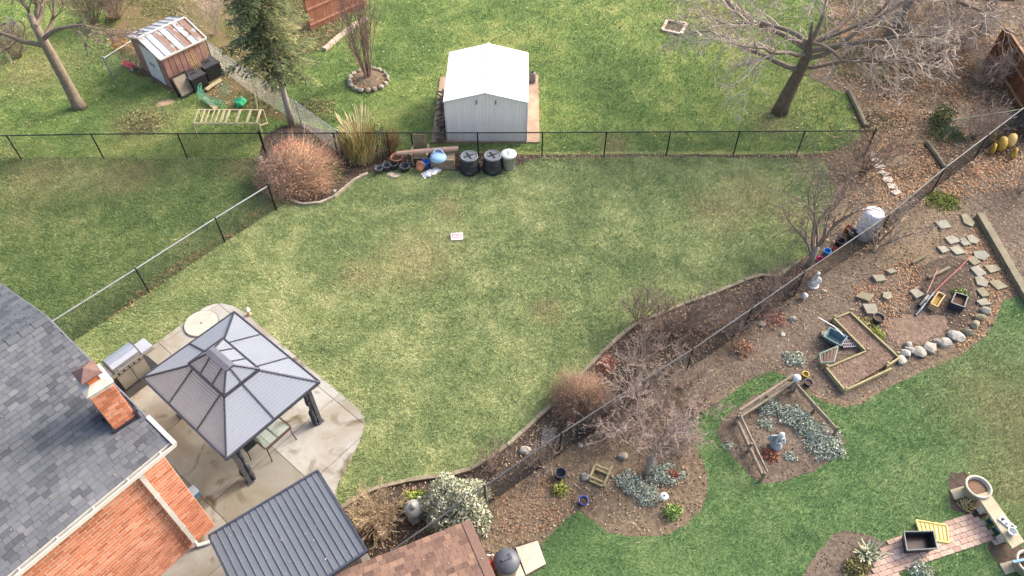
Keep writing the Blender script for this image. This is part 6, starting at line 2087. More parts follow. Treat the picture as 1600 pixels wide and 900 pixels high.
def stem_shrub(label, u, v, n, h, spread, m_s, seed, name='bare_shrub', P=None, r=.0105, grp=None):
    q = at(u, v)
    rg = random.Random(seed)
    t = thing(name, label, 'shrub', q, grp)
    P = P or dict(seg=(5, 4, 3), wob=(.1, .16, .2), up=(.05, .02, 0), kids=(6, 3), levels=3, t0=.3, ang=.5, lr=.42, rr=.6, taper=.7, rmin=.0045)
    mb = [MB(), MB()]
    for k in range(n):
        a_ = rg.uniform(0, 2 * math.pi); s = spread * math.sqrt(rg.random())
        d = Vector((s * math.cos(a_), s * math.sin(a_), 1))
        grow(mb, q + Vector((.12 * math.cos(a_) * rg.random(), .12 * math.sin(a_) * rg.random(), .01)), d, h * rg.uniform(.7, 1.08), r, 0, rg, P)
    mesh_obj('stems', mb[0], m_s, t)
    mesh_obj('twigs', mb[1], m_s, t)
    return t


reddish = mat("reddish_grey_twigs", S(150, 124, 116), S(120, 96, 90), 4, rnd=.2)
stem_shrub("tall upright bare shrub in the stone ring at the top", 576, 125, 26, 4.4, .3, reddish, 3, 'upright_shrub', dict(seg=(7, 4, 3), wob=(.05, .08, .1), up=(.06, .06, .03), kids=(10, 3), levels=3, t0=.25, ang=.32, lr=.3, rr=.6, taper=.75, rmin=.005), .019)
stem_shrub("dark purplish bare shrub in the border at the lawn's lower right curve", 1042, 520, 44, 1.45, 1.0, twig_d, 5)
stem_shrub("wispy bare shrub left of the purplish one at the curved border", 1000, 502, 22, 1.2, .8, twig_d, 6)
stem_shrub("pale twiggy bush behind the small bare tree, below the slanting fence", 985, 612, 26, 1.2, 1.0, twig_l, 8)
stem_shrub("tangled brownish twig bush next to the grey plank", 1090, 640, 26, 1.05, 1.1, twig_t, 9)
rosy = MATS['rosy_grey_twigs']
stem_shrub("dense rosy-grey bush between the small bare tree and the fence", 1035, 650, 24, 1.3, 1.1, rosy, 51)
stem_shrub("thicket of rosy-grey stems right of the grey plank", 1072, 604, 24, 1.1, 1.1, rosy, 52)
stem_shrub("loose rosy-grey stems left of the small bare tree", 958, 668, 34, 1.1, 1.0, rosy, 53)
stem_shrub("purplish twigs along the border right of the dark bare shrub", 1095, 512, 36, 1.1, 1.1, twig_d, 54)
stem_shrub("thin twigs in leaves against the slanting fence's middle", 1140, 520, 26, .9, 1.1, twig_t, 55)
stem_shrub("sparse twigs on the border by the fence below the plum tree", 1210, 462, 20, .8, 1.0, twig_t, 56)
stem_shrub("grey tangled brush at the top right under the bare trees", 1470, 95, 34, 1.9, 1.0, rosy, 57)
stem_shrub("grey tangled brush beside the dark board fence", 1530, 130, 26, 1.6, 1.0, rosy, 58)
stem_shrub("low brush under the pale bare tree at the top right", 1420, 45, 28, 1.8, 1.0, rosy, 59)
stem_shrub("dark thicket at the top left near the low grey fence", 185, 30, 56, 2.0, .9, twig_d, 60)
stem_shrub("brown tangled twigs over the fence between the two bare shrub groups", 1000, 575, 20, 1.3, 1.0, twig_t, 61)
stem_shrub("brown twigs leaning on the fence below the orange leaf drift", 1175, 500, 30, 1.2, 1.0, twig_d, 62)
stem_shrub("brown twigs over the fence near the pink pot", 1232, 452, 24, 1.1, .9, twig_d, 63)
stem_shrub("thin brown twigs along the fence by the red-brown dome shrub", 925, 660, 26, 1.0, 1.0, twig_d, 64)
stem_shrub("low dead twigs beside the island bed's grass", 1060, 690, 26, .8, 1.2, twig_l, 10)
stem_shrub("tangle of tan dead stems in the bed next to the dark shed", 592, 818, 60, .95, 1.1, mat("straw_tan_stems", S(190, 170, 138), S(152, 132, 104), 4, rnd=.25), 11)
stem_shrub("thin twigs in the border between the variegated bush and lawn", 778, 730, 22, .8, 1.0, twig_d, 12)
stem_shrub("sparse bare stems behind the fence below the wire screen", 850, 730, 20, .7, 1.0, twig_t, 13)
stem_shrub("pale fountain of bare stems behind the rusty shed", 335, 55, 18, 2.0, .55, twig_l, 14)
stem_shrub("leafless brush along the far right fence", 1520, 215, 34, 1.5, .9, twig_t, 16)
stem_shrub("greyish brush at the right end of the back fence", 1350, 268, 40, 1.5, 1.0, twig_d, 17)
stem_shrub("scrubby twigs at the right edge beyond the timber sleeper", 1592, 300, 20, 1.1, .9, twig_t, 18)
stem_shrub("dark leafless bush at the far left edge by the bicycle", 30, 90, 40, 1.5, .9, twig_d, 19)
stem_shrub("dense dark brush at the top left behind the grey-trunked tree", 150, 40, 54, 2.1, .7, twig_d, 20)
stem_shrub("brown dry stems by the black obelisk", 612, 240, 30, .9, .5, mat("rust_brown_stems", S(150, 116, 82), S(120, 90, 64), 5, rnd=.2), 22)


def align(d):
    d = d / np.linalg.norm(d, axis=1)[:, None]
    h = np.where(np.abs(d[:, 2:3]) > .95, np.array([[1., 0, 0]]), np.array([[0, 0, 1.]]))
    x = np.cross(h, d); x /= np.linalg.norm(x, axis=1)[:, None]
    y = np.cross(d, x)
    return np.stack([x, y, d], 2)


LEAF = ([(-.5, 0, 0), (0, -.22, .12), (.5, 0, 0), (0, .22, .12)], [(0, 1, 2, 3)])
LEAF3 = ([(0, 0, 0), (.35, .3, .1), (1, 0, 0), (.35, -.3, .1)], [(0, 1, 2, 3)])
BLADE = ([(-.5, 0, 0), (.5, 0, 0), (.12, .35, .7), (0, .75, 1.0)], [(0, 1, 2), (0, 2, 3)])
TWIG = ([(-.5, -.3, 0), (.5, -.3, 0), (0, .5, 0), (0, 0, 1)], [(0, 1, 3), (1, 2, 3), (2, 0, 3)])


def dome(name, label, u, v, rx, ry, h, n_tw, n_lf, m_t, m_l, seed, lf=.035, cat='shrub', z0=0.0, lump=.18, shell=.55, tw_w=.012, rnd_fn=None, q=None, jit=.09):
    q = at(u, v) if q is None else q
    rg = np.random.default_rng(seed)
    t = thing(name, label, cat, q)

    def dirs(n):
        d = rg.normal(size=(n, 3)); d[:, 2] = np.abs(d[:, 2]) * .9 + .02
        return d / np.linalg.norm(d, axis=1)[:, None]
    ph = rg.uniform(0, 6, 6)

    def lumps(d):
        return 1 + lump * (np.sin(5 * d[:, 0] + ph[0]) * np.sin(4 * d[:, 1] + ph[1]) + .6 * np.sin(9 * d[:, 0] + ph[2] + 7 * d[:, 2]) * np.sin(8 * d[:, 1] + ph[3]))
    sc_ = np.array([rx, ry, h])
    if n_tw:
        d = dirs(n_tw); L = lumps(d)
        a0 = d * rg.uniform(.05, .6 + .3 * (jit > .1), n_tw)[:, None] * sc_
        a1 = (d + rg.normal(0, jit, (n_tw, 3))) * (L * rg.uniform(.85, 1.06, n_tw))[:, None] * sc_
        dv_ = a1 - a0; ln = np.linalg.norm(dv_, axis=1)
        s = np.stack([np.full(n_tw, tw_w), np.full(n_tw, tw_w), ln], 1)
        a0[:, 2] += z0
        bulk('stems', *TWIG, a0 + np.array(q), align(dv_), s, rg.random(n_tw), m_t, t)
    if n_lf:
        d = dirs(n_lf); L = lumps(d)
        r = L * (shell + (1.03 - shell) * rg.random(n_lf) ** .45)
        p = d * r[:, None] * sc_
        p[:, 2] += z0
        rn = rg.random(n_lf) if rnd_fn is None else np.clip(rnd_fn(d, rg), 0, 1)
        bulk('foliage', *LEAF, p + np.array(q), rots(n_lf, .9, rg, True), lf * rg.uniform(.6, 1.4, n_lf), rn, m_l, t)
    return t


or_t = mat("orange_tan_twigs", S(196, 162, 132), S(172, 140, 114), 4, rnd=.3)
or_l = rmat("orange_tan_leaflets", [S(204, 106, 92), S(206, 134, 108), S(208, 162, 132), S(204, 174, 142), S(220, 192, 158)], .9, scale=1.5, var=.12)
dome('domed_shrub', "big orange-tan domed shrub at the corner of the back bed", 471, 279, 1.6, 1.45, 1.35, 5000, 11000, or_t, or_l, 1, .052, rnd_fn=lambda d, rg: .68 + .22 * rg.normal(size=len(d)) - .75 * np.clip(d[:, 1] + .3 * d[:, 2] - .25, 0, 1), lump=.12, shell=.7, jit=.24, tw_w=.014)
rb_l = rmat("red_brown_leaflets", [S(196, 112, 102), S(180, 122, 102), S(170, 136, 108), S(160, 142, 108), S(182, 158, 124)], .9, scale=1.5, var=.12)
dome('domed_shrub', "red-brown domed shrub on the border beside the middle lawn", 905, 632, 1.0, .92, 1.2, 2600, 3200, mat("brown_twigs", S(178, 146, 122), S(152, 124, 104), 4, rnd=.3), rb_l, 2, .034, rnd_fn=lambda d, rg: .62 + .25 * rg.normal(size=len(d)) - .6 * np.clip(d[:, 0] - .45, 0, 1), lump=.18, shell=.6, tw_w=.009, jit=.2)
vg = rmat("variegated_leaves", [S(110, 124, 92), S(150, 158, 128), S(196, 196, 172), S(220, 216, 196), S(176, 176, 130)], .8, scale=2, var=.1)
dome('variegated_bush', "cream and green variegated bush against the fence near the brown shed", 716, 800, .92, .8, 1.35, 300, 9500, twig_t, vg, 3, .085, lump=.16)
bxw = rmat("boxwood_leaves", [S(52, 76, 40), S(74, 100, 54), S(92, 116, 66)], .8, var=.12)
dome('boxwood', "small round green boxwood tucked beside the orange shrub", 520, 277, .42, .42, .62, 60, 2200, twig_t, bxw, 4, .06)
ygl = rmat("yellow_green_leaves", [S(110, 126, 52), S(148, 158, 70), S(172, 176, 92)], .8, var=.12)
dome('leafy_plant', "yellow-green leafy plant between the lantern and variegated bush", 650, 785, .38, .3, .35, 0, 700, twig_t, ygl, 5, .11)
silver = rmat("silver_leaves", [S(128, 142, 120), S(162, 174, 154), S(188, 196, 182), S(204, 208, 196)], .9, var=.1)
for k, (lab, u, v, r, n) in enumerate([("silver-leaved clump at the island bed's upper left", 1203, 636, .42, 700), ("small silver clump in the island bed left of the statue", 1196, 663, .26, 260), ("silver-leaved mat in the island bed's upper middle", 1240, 652, .5, 900), ("silver mat right of the angel statue", 1268, 674, .46, 800), ("large silver-leaved mat at the island bed's right corner", 1290, 697, .58, 1300), ("tiny silver clump below the angel statue", 1234, 714, .2, 200),
                                       ("silver-green clump left of the small bare tree's foot", 985, 755, .42, 600), ("silver-green clump right of the small bare tree's foot", 1033, 742, .46, 800), ("grey-green clump below the small bare tree", 1010, 775, .4, 600), ("silver clump right of the reddish plant in the round bed", 1062, 742, .18, 160), ("silvery plant at the soil path beside the island bed", 1240, 562, .36, 420), ("silver tuft at the island bed's outer left side", 1137, 697, .16, 120)]):
    dome('silver_plant', lab, u, v, r, r * .85, r * .42, 0, int(n * 1.7), twig_l, silver, 40 + k, .062, 'plant', lump=.25, shell=.2)
grn = rmat("fresh_green_leaves", [S(92, 122, 58), S(124, 150, 80), S(152, 172, 106)], .85, var=.12)
for k, (lab, u, v, r, h, n, m_) in enumerate([("bright green tufted plant near the round bed's lower edge", 1050, 803, .26, .3, 500, grn), ("light green leafy plant below the ribbed pot in the lower bed", 874, 767, .24, .28, 300, ygl), ("green herbs behind the black square planter", 1500, 461, .3, .2, 350, grn), ("yellow-green plant on the raised bed's upper edge", 1367, 524, .3, .3, 380, ygl), ("faded yellow plants along the raised bed's upper board", 1350, 508, .34, .2, 300, rmat("yellowed_leaves", [S(168, 158, 92), S(196, 184, 122), S(150, 140, 84)], .9)),
                                              ("mossy green ground cover patch by the slanting fence at the right", 1472, 315, .7, .12, 1500, rmat("moss_leaves", [S(92, 108, 48), S(126, 138, 62), S(150, 156, 78)], .9)), ("dark green evergreen shrub among leaves at the right", 1468, 190, .55, .8, 1500, bxw), ("low dark evergreen beside it under the fence rail", 1478, 212, .8, .4, 1400, bxw), ("small reddish plant in the middle of the round bed", 1050, 742, .2, .2, 220, rmat("rust_leaves", [S(150, 84, 66), S(172, 108, 84), S(128, 78, 62)], .9)),
                                              ("reddish dried plant on the soil path near the fence", 1208, 500, .45, .25, 420, rmat("dusty_red_leaves", [S(166, 108, 96), S(186, 134, 118), S(150, 104, 90)], .9)), ("orange-red leafy sprig between fence and island lawn", 1160, 548, .34, .4, 420, MATS["red_brown_leaflets"]), ("red-leaved sprigs behind the red-brown dome shrub", 948, 575, .3, .5, 500, rmat("coral_leaves", [S(190, 122, 108, .7), S(172, 104, 92, .7), S(200, 146, 128, .7)], .9)),
                                              ("low mossy plant at the bottom edge near the yucca", 1336, 890, .36, .25, 600, rmat("moss_brown", [S(112, 116, 66), S(140, 134, 84), S(132, 110, 84)], .9)), ("rust-brown low plant in the island bed beside the statue", 1203, 712, .3, .1, 260, MATS["rust_leaves"]), ("green plant clump at the bottom edge below the pavers", 1436, 893, .34, .2, 360, silver), ("leafy grey-green weeds behind the left fence below the rusty shed", 222, 193, 1.1, .25, 1800, rmat("weedy_leaves", [S(120, 124, 84), S(156, 154, 112), S(140, 116, 86)], .9)),
                                              ("tan weeds at the diagonal galvanised fence's foot", 492, 172, 1.0, .3, 1500, MATS["weedy_leaves"]), ("orange-brown bracken left of the rusty shed", 193, 78, .5, .9, 700, rmat("bracken", [S(176, 124, 62), S(150, 106, 60), S(196, 150, 84)], .9))]):
    dome('leafy_plant', lab, u, v, r, r * .85, h, 0, n, twig_l, m_, 80 + k, .075, 'plant', lump=.25, shell=.2)

# conifer
q = at(457, 196)
rg = random.Random(5); ng = np.random.default_rng(5)
con = thing('conifer_tree', "tall conifer with bare grey lower trunk behind the orange shrub", 'tree', q)
mb = MB(); mb.tube([q, q + Vector((0, 0, 1)), q + Vector((0, .03, 3.5)), q + Vector((0, .05, 7)), q + Vector((0, .05, 10))], [.17, .13, .11, .08, .03], 12)
mesh_obj('trunk', mb, mat("silver_grey_bark", S(172, 164, 154), S(138, 128, 118), 6, bump=.7, rnd=.05), con, True)
bm2 = MB(); P_, D_, R_l = [], [], []
for k in range(165):
    z = 2.6 + 7.0 * (k / 165) ** 1.05
    L = (1.65 * (1 - ((z - 2.5) / 7.8)) ** .7 + .15) * rg.choice((.45, .7, .85, 1.0, 1.1, 1.25))
    if z < 3.0:
        L *= .55 + .7 * (z - 2.5)
    a_ = k * 2.399 + rg.uniform(-.3, .3)
    d = Vector((math.cos(a_), math.sin(a_), .12))
    p = q + Vector((0, .03, z)); pts = [p]
    for i in range(6):
        d = (d + Vector((rg.gauss(0, .08), rg.gauss(0, .08), -.1 if i < 4 else .06))).normalized()
        pts.append(pts[-1] + d * L / 6)
    bm2.tube(pts, [.022, .02, .017, .014, .01, .007, .004], 4, False)
    tone = rg.random()
    for i in range(int(64 * L) + 6):
        t_ = rg.uniform(.12, 1.0) * 6; j = min(5, int(t_)); c = pts[j].lerp(pts[j + 1], t_ - j)
        dd = (pts[j + 1] - pts[j]).normalized(); sd_ = dd.cross(Vector((0, 0, 1))).normalized() * rg.choice((-1, 1))
        w = rg.uniform(0, .34) * (1.1 - t_ / 6 * .6)
        c = c + sd_ * w + Vector((0, 0, -w * .3 + rg.gauss(0, .03)))
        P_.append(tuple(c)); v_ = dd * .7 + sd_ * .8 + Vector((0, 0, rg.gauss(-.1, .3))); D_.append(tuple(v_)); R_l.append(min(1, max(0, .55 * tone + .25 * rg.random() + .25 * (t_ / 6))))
mesh_obj('branches', bm2, mat("conifer_branch", S(110, 96, 78)), con)
NEED = ([(-.5, 0, 0), (.5, 0, 0), (.28, .12, .75), (0, 0, 1), (-.28, .12, .75)], [(0, 1, 2, 3, 4)])
P_ = np.array(P_); n = len(P_)
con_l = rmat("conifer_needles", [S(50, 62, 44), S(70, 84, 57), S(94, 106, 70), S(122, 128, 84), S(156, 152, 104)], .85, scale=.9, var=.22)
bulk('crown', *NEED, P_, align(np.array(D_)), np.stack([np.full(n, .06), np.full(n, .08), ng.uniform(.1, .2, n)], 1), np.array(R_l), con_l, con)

# second dark conifer mass behind it, left of the trunk
# ornamental grass
def tuft(name, label, q, n, h, spread, w, m_, seed, cat='grass', plumes=0, pm_=None, clump=.15):
    rg = np.random.default_rng(seed)
    t = thing(name, label, cat, q)
    a = rg.uniform(0, 2 * np.pi, n); s = spread * np.sqrt(rg.random(n))
    d = np.stack([s * np.cos(a), s * np.sin(a), np.ones(n)], 1)
    hh = h * rg.uniform(.45, 1.0, n)
    AB = ([(-.5, 0, 0), (.5, 0, 0), (.42, .02, .4), (-.42, .02, .4), (.3, .1, .75), (-.3, .1, .75), (0, .26, 1.0)], [(0, 1, 2, 3), (3, 2, 4, 5), (5, 4, 6, 6)])
    p = np.array(q)[None, :] + np.stack([clump * rg.normal(0, .5, n), clump * rg.normal(0, .5, n), np.zeros(n)], 1)
    X = align(d)
    # bend outwards: local y follows the outward direction
    out = np.stack([np.cos(a), np.sin(a), np.zeros(n)], 1)
    zz = X[:, :, 2]; xx = np.cross(out, zz); xx /= np.linalg.norm(xx, axis=1)[:, None] + 1e-9; yy = np.cross(zz, xx)
    R = np.stack([xx, yy, zz], 2)
    AB2 = (AB[0], [(0, 1, 2, 3), (3, 2, 4, 5)])
    _o = bulk('blades', *AB2, p, R, np.stack([np.full(n, w), hh * .7, hh], 1), rg.random(n), m_, t)
    kind(_o, 'stuff')
    if plumes:
        mbp = MB()
        rp_ = random.Random(seed)
        for k in range(plumes):
            a_ = rp_.uniform(0, 6.28); s_ = spread * .75 * math.sqrt(rp_.random()); dd = Vector((s_ * math.cos(a_), s_ * math.sin(a_), 1)).normalized()
            b_ = Vector(q); hh_ = h * rp_.uniform(.95, 1.2)
            mbp.tube([b_, b_ + dd * hh_ * .8, b_ + dd * hh_ * .88 + Vector((.01, 0, 0)), b_ + dd * hh_ * .96, b_ + dd * hh_ * 1.08], [.006, .006, .032, .036, .006], 6)
        mesh_obj('plumes', mbp, pm_, t)
    return t


str_ = rmat("straw_blades", [S(156, 142, 88), S(186, 168, 112), S(206, 190, 138), S(150, 148, 92)], .9)
tuft('ornamental_grass', "tall straw-coloured ornamental grass with plumes beside the obelisk", at(565, 246), 2600, 1.9, .42, .024, str_, 1, 'grass', 30, mat("pale_plumes", S(214, 202, 162), S(196, 182, 138), 6, rnd=.1), .45)
tuft('yucca_plant', "spiky yucca with cream-edged leaves beside the paver path", at(1357, 866), 70, .62, 1.6, .05, rmat("yucca_blades", [S(150, 156, 128), S(190, 190, 160), S(128, 138, 108)], .8), 2, 'plant')
tuft('dry_tuft', "pale dried grass tuft beside the big cream planter", at(1509, 791), 60, .3, 1.8, .025, str_, 3, 'plant')
tuft('grass_clump', "strappy grass clump at the bottom edge by the pavers", at(1445, 893), 50, .35, 1.2, .03, rmat("strappy", [S(140, 146, 104), S(172, 172, 132)], .9), 4, 'plant')

# ------------------------------------------------------------------ ground cover that nobody could count
def grass(label, poly, cols, seed_n, dens, holes, seed, h=(.035, .075), w=(.012, .02), worn=()):
    x, y, rg = scatter(poly, dens, holes, seed)
    n = len(x)
    keep = rg.random(n) < np.clip(1.25 - (y - 8) / 38, .45, 1)
    x, y = x[keep], y[keep]; n = len(x)
    sc_ = np.stack([rg.uniform(*w, n), rg.uniform(.03, .09, n), rg.uniform(*h, n)], 1)
    sc_[:, :2] *= (1 + (y - 8) / 40)[:, None]
    rn = rg.random(n)
    B3 = ([(-.5, 0, 0), (.5, 0, 0), (0, .7, 1.0)], [(0, 1, 2)])
    o = bulk('grass', *B3, np.stack([x, y, np.full(n, .01)], 1), rots(n, .25, rg), sc_, rn, lawn_mat("blades_%d" % seed, cols, seed_n, True, worn))
    return kind(o, 'stuff', label, 'grass')


house_poly = [tuple((WC + EA * .0)[:2]), tuple((WC - EA * 9)[:2]), tuple((WC - EA * 9 + NB * 7)[:2]), tuple((WC + NB * 7)[:2])]
shed_poly = [tuple((Fw @ Vector(c))[:2]) for c in ((-.75, -.1, 0), (sw + .6, -.1, 0), (sw + .6, SD + .2, 0), (-.4, SD + .2, 0))]
rear = px((-700, -160), (2300, -160), (1300, -160), (1290, 70), (1264, 120), (1322, 150), (1345, 215), (1325, 236), (600, 238), (405, 246), (-300, 247))
paver_poly = [tuple(p[:2]) for p in poly]
grass("dry pale green lawn in the middle of the picture", main_lawn, L_MAIN, 0.0, 1150, (patio, shrub_bed, LEFT_LAWN, house_poly, back_strip), 1, worn=WORN)
grass("darker green lawn at the left behind the diagonal fence", LEFT_LAWN, L_LEFT, 9.0, 1050, (patio, house_poly, shrub_bed), 2, (.04, .085), worn=WORN_L)
grass("yellow-green lawn behind the back fence", rear, L_REAR, 3.0, 700, (shrub_bed, shed_poly, rear_left), 3, (.04, .09), worn=WORN_B)
grass("lush green lawn around the beds at the lower right", right_lawn, L_RIGHT, 17.0, 1700, (island_bed, corner_bed, pot_bed, pot_bed2, paver_poly), 4, (.035, .065), (.01, .016), worn=WORN_R)
x, y, rg = scatter(rear_left, 260, (), 5)
kp = vnoise(x, y, 1.6, 3) > .45
x, y = x[kp], y[kp]; n = len(x)
kind(bulk('grass', [(-.5, 0, 0), (.5, 0, 0), (0, .7, 1.0)], [(0, 1, 2)], np.stack([x, y, np.full(n, .01)], 1), rots(n, .3, rg), np.stack([rg.uniform(.02, .035, n), rg.uniform(.05, .1, n), rg.uniform(.06, .12, n)], 1), rg.random(n), lawn_mat("blades_rough", L_LEFT, 5.0, True)), 'stuff', "rough grass growing through the leaves around the rusty shed", 'grass')

leaf_m = rmat("fallen_leaf", [S(98, 80, 68), S(134, 110, 88), S(158, 132, 108), S(170, 136, 100), S(192, 170, 142), S(160, 116, 82), S(208, 190, 166), S(120, 96, 80)], .9, scale=3, var=.15)
leaf_o = rmat("orange_fallen_leaf", [S(124, 90, 70), S(164, 118, 84), S(186, 144, 106), S(148, 104, 76), S(204, 172, 138)], .9, scale=3, var=.15)


def leaves(label, poly, dens, seed, m_=leaf_m, clump=None, size=(.05, .11), holes=(), z=.03, thr=.5, name='fallen_leaves'):
    x, y, rg = scatter(poly, dens, holes, seed)
    if clump:
        k = vnoise(x, y, clump, seed) + .35 * vnoise(x, y, clump * .3, seed + 1) > thr + rg.normal(0, .12, len(x))
        x, y = x[k], y[k]
    n = len(x)
    if n == 0:
        return
    o = bulk(name, *LEAF, np.stack([x, y, z + rg.random(n) * .025], 1), rots(n, .35, rg), rg.uniform(size[0], size[1], n), rg.random(n), m_)
    return kind(o, 'stuff', label, 'leaves')


over_fence = [p for p in litter]
leaves("brown and tan fallen leaves over the ground at the upper right", px((1300, -40), (1290, 70), (1270, 120), (1322, 150), (1345, 215), (1285, 243), (1305, 300), (1290, 350), (1265, 396), (1350, 400), (1480, 290), (1700, 260), (1700, -40)), 120, 11, leaf_m, 1.3, (.06, .15), thr=.5)
leaves("leaf litter scattered through the slanting border bed", border_soil, 130, 12, leaf_m, .9, (.04, .1), thr=.42)
leaves("orange leaves gathered below the fence in the right garden", px((1080, 560), (1090, 525), (1180, 470), (1260, 415), (1300, 400), (1290, 425), (1230, 465), (1150, 530)), 220, 13, leaf_o, .6, (.04, .09), thr=.4)
leaves("orange leaves between the stones of the far right bed", px((1330, 450), (1380, 420), (1430, 400), (1450, 425), (1420, 480), (1390, 520), (1360, 500), (1345, 480)), 200, 14, leaf_o, .6, (.05, .1), thr=.35)
leaves("orange leaves lying along the stone border and sleeper", px((1500, 380), (1530, 350), (1560, 400), (1590, 455), (1565, 470), (1556, 500), (1540, 526), (1500, 550), (1490, 540), (1530, 510), (1545, 470), (1520, 420)), 200, 15, leaf_o, None, (.05, .1))
leaves("bright orange leaves by the yellow toy at the right edge", px((1470, 300), (1500, 270), (1560, 250), (1650, 240), (1650, 290), (1560, 300), (1500, 312)), 150, 16, leaf_o, .8, (.06, .13), thr=.35)
leaves("sparse leaves and chips over the soil beds of the right garden", LAWN_EDGE + px((1700, 300), (1480, 290)) + FENCE_R[2:] + px((600, 960)), 70, 17, leaf_m, 1.0, (.03, .08), thr=.5)
leaves("rust-brown needles and leaves by the brown shed", px((770, 790), (800, 760), (860, 745), (905, 770), (900, 795), (870, 815), (830, 845), (790, 850)), 330, 18, rmat("rust_needles", [S(150, 108, 82), S(172, 130, 100), S(186, 150, 120), S(134, 100, 76)], .9), .7, (.03, .07), thr=.32)
leaves("few pale leaves dotted over the rear lawn", rear, 1.1, 19, rmat("pale_leaf", [S(206, 196, 150), S(222, 214, 180), S(196, 170, 120)], .9), None, (.06, .11), (shed_poly,), .07)
leaves("few scattered leaves on the middle lawn", main_lawn, .5, 20, MATS["pale_leaf"], None, (.04, .07), (patio,), .07)
leaves("few scattered leaves on the lower right lawn", right_lawn, .45, 27, MATS["pale_leaf"], None, (.04, .07), (), .07)
leaves("dry leaves along the foot of the diagonal left fence", px((430, 300), (445, 308), (350, 385), (270, 432), (180, 505), (165, 498), (250, 430), (345, 372)), 110, 21, leaf_o, .8, (.05, .1), thr=.42, z=.06)
leaves("brown leaves along the back fence and its soil strip", px((600, 260), (600, 238), (1340, 238), (1310, 262), (1200, 248), (1000, 248), (830, 252), (700, 262)), 150, 22, leaf_m, .8, (.05, .1), thr=.42, z=.04)
leaves("fallen leaves around the rusty shed and conifer", rear_left, 28, 23, leaf_m, 1.2, (.07, .15), thr=.5)
leaves("leaves in the dark soil of the orange shrub's bed", shrub_bed, 60, 24, leaf_m, .5, (.04, .09), thr=.55)
leaves("leaves ringing the large bare tree's trunk", px((1190, 180), (1200, 150), (1240, 150), (1290, 180), (1340, 210), (1330, 236), (1240, 215)), 22, 25, leaf_m, .9, (.06, .12), thr=.45, z=.06)
leaves("leaves heaped in the stone ring", px((545, 128), (556, 113), (590, 110), (608, 125), (595, 142), (560, 144)), 120, 26, leaf_o, None, (.06, .12), (), .12)
leaves("reddish mulch chips in the raised bed", px(*V), 420, 28, rmat("mulch_chip", [S(118, 94, 80, .72), S(144, 118, 102, .72), S(168, 142, 124, .72), S(96, 76, 64, .72)], .95), None, (.03, .06), (), .13)
leaves("brown leaves below the top edge of the far lawn", px((960, -30), (985, 6), (1050, 20), (1120, 40), (1200, 60), (1290, 70), (1300, -40)), 16, 29, leaf_o, 1.5, (.07, .14), thr=.45, z=.06)
speck = rmat("dark_leaf_bits", [S(72, 62, 44), S(98, 84, 58), S(120, 96, 66)], .9)
leaves("dark leaf bits strewn thinly over the middle lawn", main_lawn, 22, 31, speck, 1.6, (.025, .055), (patio, shrub_bed, LEFT_LAWN), .06, .5)
leaves("dark leaf bits on the lawn behind the back fence", rear, 4, 32, speck, 1.6, (.03, .07), (shed_poly,), .07, .5)
leaves("leaves blown from the litter onto the lawn's right end", px((1240, 243), (1290, 243), (1315, 300), (1300, 350), (1270, 390), (1245, 380), (1270, 310)), 55, 33, leaf_m, .7, (.05, .1), (), .05, .45)
leaves("leaves blown onto the rear lawn below the large bare tree", px((1180, 60), (1290, 60), (1270, 120), (1325, 150), (1345, 210), (1300, 225), (1240, 200), (1230, 130)), 26, 34, leaf_m, .9, (.06, .12), (), .07, .5)
leaves("tawny leaf drifts on the upper right ground", px((1300, 40), (1560, 60), (1600, 260), (1480, 290), (1370, 330), (1310, 300), (1350, 215), (1320, 140)), 120, 35, leaf_o, 1.1, (.06, .13), (), .05, .68)
leaves("dark decayed leaves on the upper right ground", px((1300, 0), (1600, 0), (1600, 260), (1480, 290), (1370, 330), (1310, 300), (1350, 215), (1320, 140)), 130, 36, rmat("decayed_leaf", [S(60, 48, 40), S(84, 66, 54), S(104, 82, 66)], .95), .9, (.06, .13), (), .05, .62)
x, y, rg = scatter(px((1290, 0), (1285, 70), (1265, 120), (1322, 150), (1345, 215), (1400, 200), (1430, 120), (1440, 40), (1420, 0)), 420, (), 41)
kp = vnoise(x, y, 1.3, 8) + .4 * vnoise(x, y, .4, 9) > .72
x, y = x[kp], y[kp]; n = len(x)
kind(bulk('grass', [(-.5, 0, 0), (.5, 0, 0), (0, .7, 1.0)], [(0, 1, 2)], np.stack([x, y, np.full(n, .01)], 1), rots(n, .3, rg), np.stack([rg.uniform(.018, .032, n), rg.uniform(.05, .1, n), rg.uniform(.05, .1, n)], 1), rg.random(n), lawn_mat("blades_under_tree", L_REAR, 3.0, True)), 'stuff', "patches of grass among the leaves right of the large bare tree", 'grass')
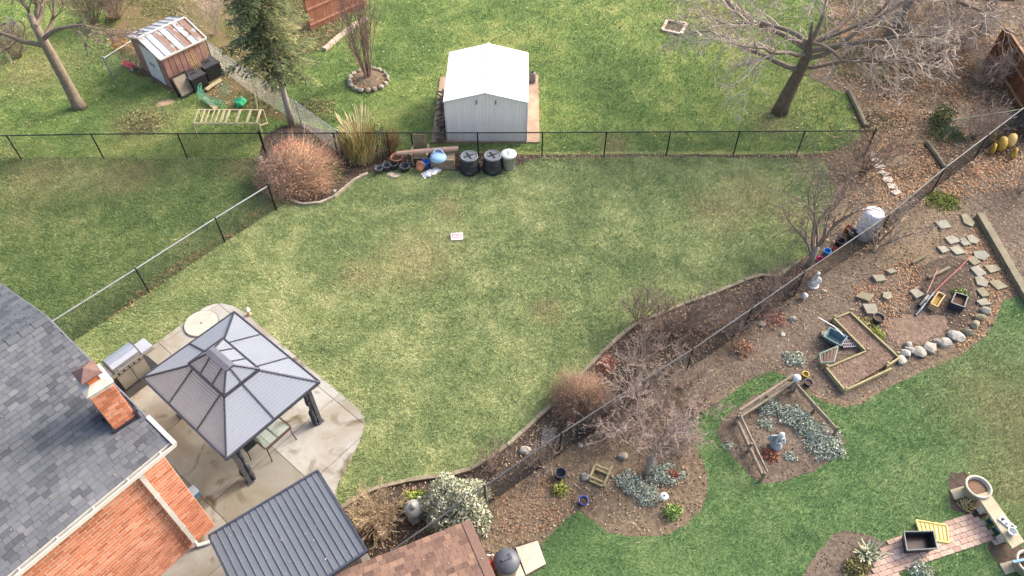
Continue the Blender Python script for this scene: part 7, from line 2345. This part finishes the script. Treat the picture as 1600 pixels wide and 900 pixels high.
# a little debris caught on the roofs
for k, (lab, cs_, n) in enumerate((("bits of leaf lying on the grey shingle roof", [(E0 - EA * (.2 + 5.5 * RNG.random()) + SL * (.1 + 3.6 * RNG.random()) + RN * .035) for _ in range(60)], 60), ("bits of leaf caught in the white gutter", [(E0 - EA * (6 * RNG.random()) - NB * (.03 + .06 * RNG.random()) + Vector((0, 0, -.085))) for _ in range(150)], 150),
                                      ("bits of leaf lying on the dark metal roof", [Fd @ Vector((dL * RNG.random(), dW * RNG.random(), DZ + .012)) for _ in range(34)], 34), ("bits of leaf lying on the brown shingle roof", [b0 + bu * (.1 + 2.6 * RNG.random()) + up * (1.3 * RNG.random()) + bn * .035 for _ in range(30)], 30))):
    kind(bulk('roof_debris', *LEAF, np.array([tuple(c) for c in cs_]), rots(n, .3), NR.uniform(.025, .06, n), NR.random(n), leaf_m), 'stuff', lab, 'leaves')
# clods of earth
CLOD = ([(1, 0, 0), (0, 1, 0), (-1, 0, 0), (0, -1, 0), (0.1, .1, .8), (0, 0, -.5)], [(0, 1, 4), (1, 2, 4), (2, 3, 4), (3, 0, 4)])
for k, (lab, pl, dens, m_) in enumerate([("crumbly clods over the right garden's soil", LAWN_EDGE + px((1700, 300), (1480, 290)) + FENCE_R[2:] + px((600, 960)), 60, rmat("soil_clod", [S(72, 62, 53, .7), S(92, 80, 70, .7), S(112, 98, 87, .7), S(102, 89, 78, .7), S(132, 117, 105, .7)], .95)), ("crumbly clods in the island bed", island_bed, 90, None), ("crumbly clods in the bottom right bed", corner_bed, 90, None), ("dark clods in the border bed", border_soil, 120, rmat("dark_clod", [S(54, 46, 40, .7), S(76, 66, 58, .7), S(100, 88, 78, .7)], .95)), ("dark clods in the orange shrub's bed", shrub_bed, 90, rmat("dark_clod", []) if False else None)]):
    x, y, rg = scatter(pl, dens, (), 60 + k); n = len(x)
    kind(bulk('soil_clods', *CLOD, np.stack([x, y, np.full(n, .02)], 1), rots(n, .3, rg), np.stack([rg.uniform(.012, .04, n)] * 2 + [rg.uniform(.01, .03, n)], 1), rg.random(n), m_ or MATS["soil_clod" if k < 4 else "dark_clod"]), 'stuff', lab, 'soil')
# small twigs lying about
x, y, rg = scatter(LAWN_EDGE + px((1700, 300), (1480, 290)) + FENCE_R[2:] + px((600, 960)), 3.2, (), 77)
x2, y2, _ = scatter(border_soil, 6, (), 78)
x = np.concatenate([x, x2]); y = np.concatenate([y, y2]); n = len(x)
a = rg.uniform(0, 6.28, n); d = np.stack([np.cos(a), np.sin(a), rg.normal(0, .08, n)], 1)
kind(bulk('fallen_twigs', *TWIG, np.stack([x, y, np.full(n, .045)], 1), align(d), np.stack([np.full(n, .014), np.full(n, .014), rg.uniform(.15, .6, n)], 1), rg.random(n), MATS["tan_twigs"]), 'stuff', "thin dead twigs strewn over the garden soil", 'twigs')
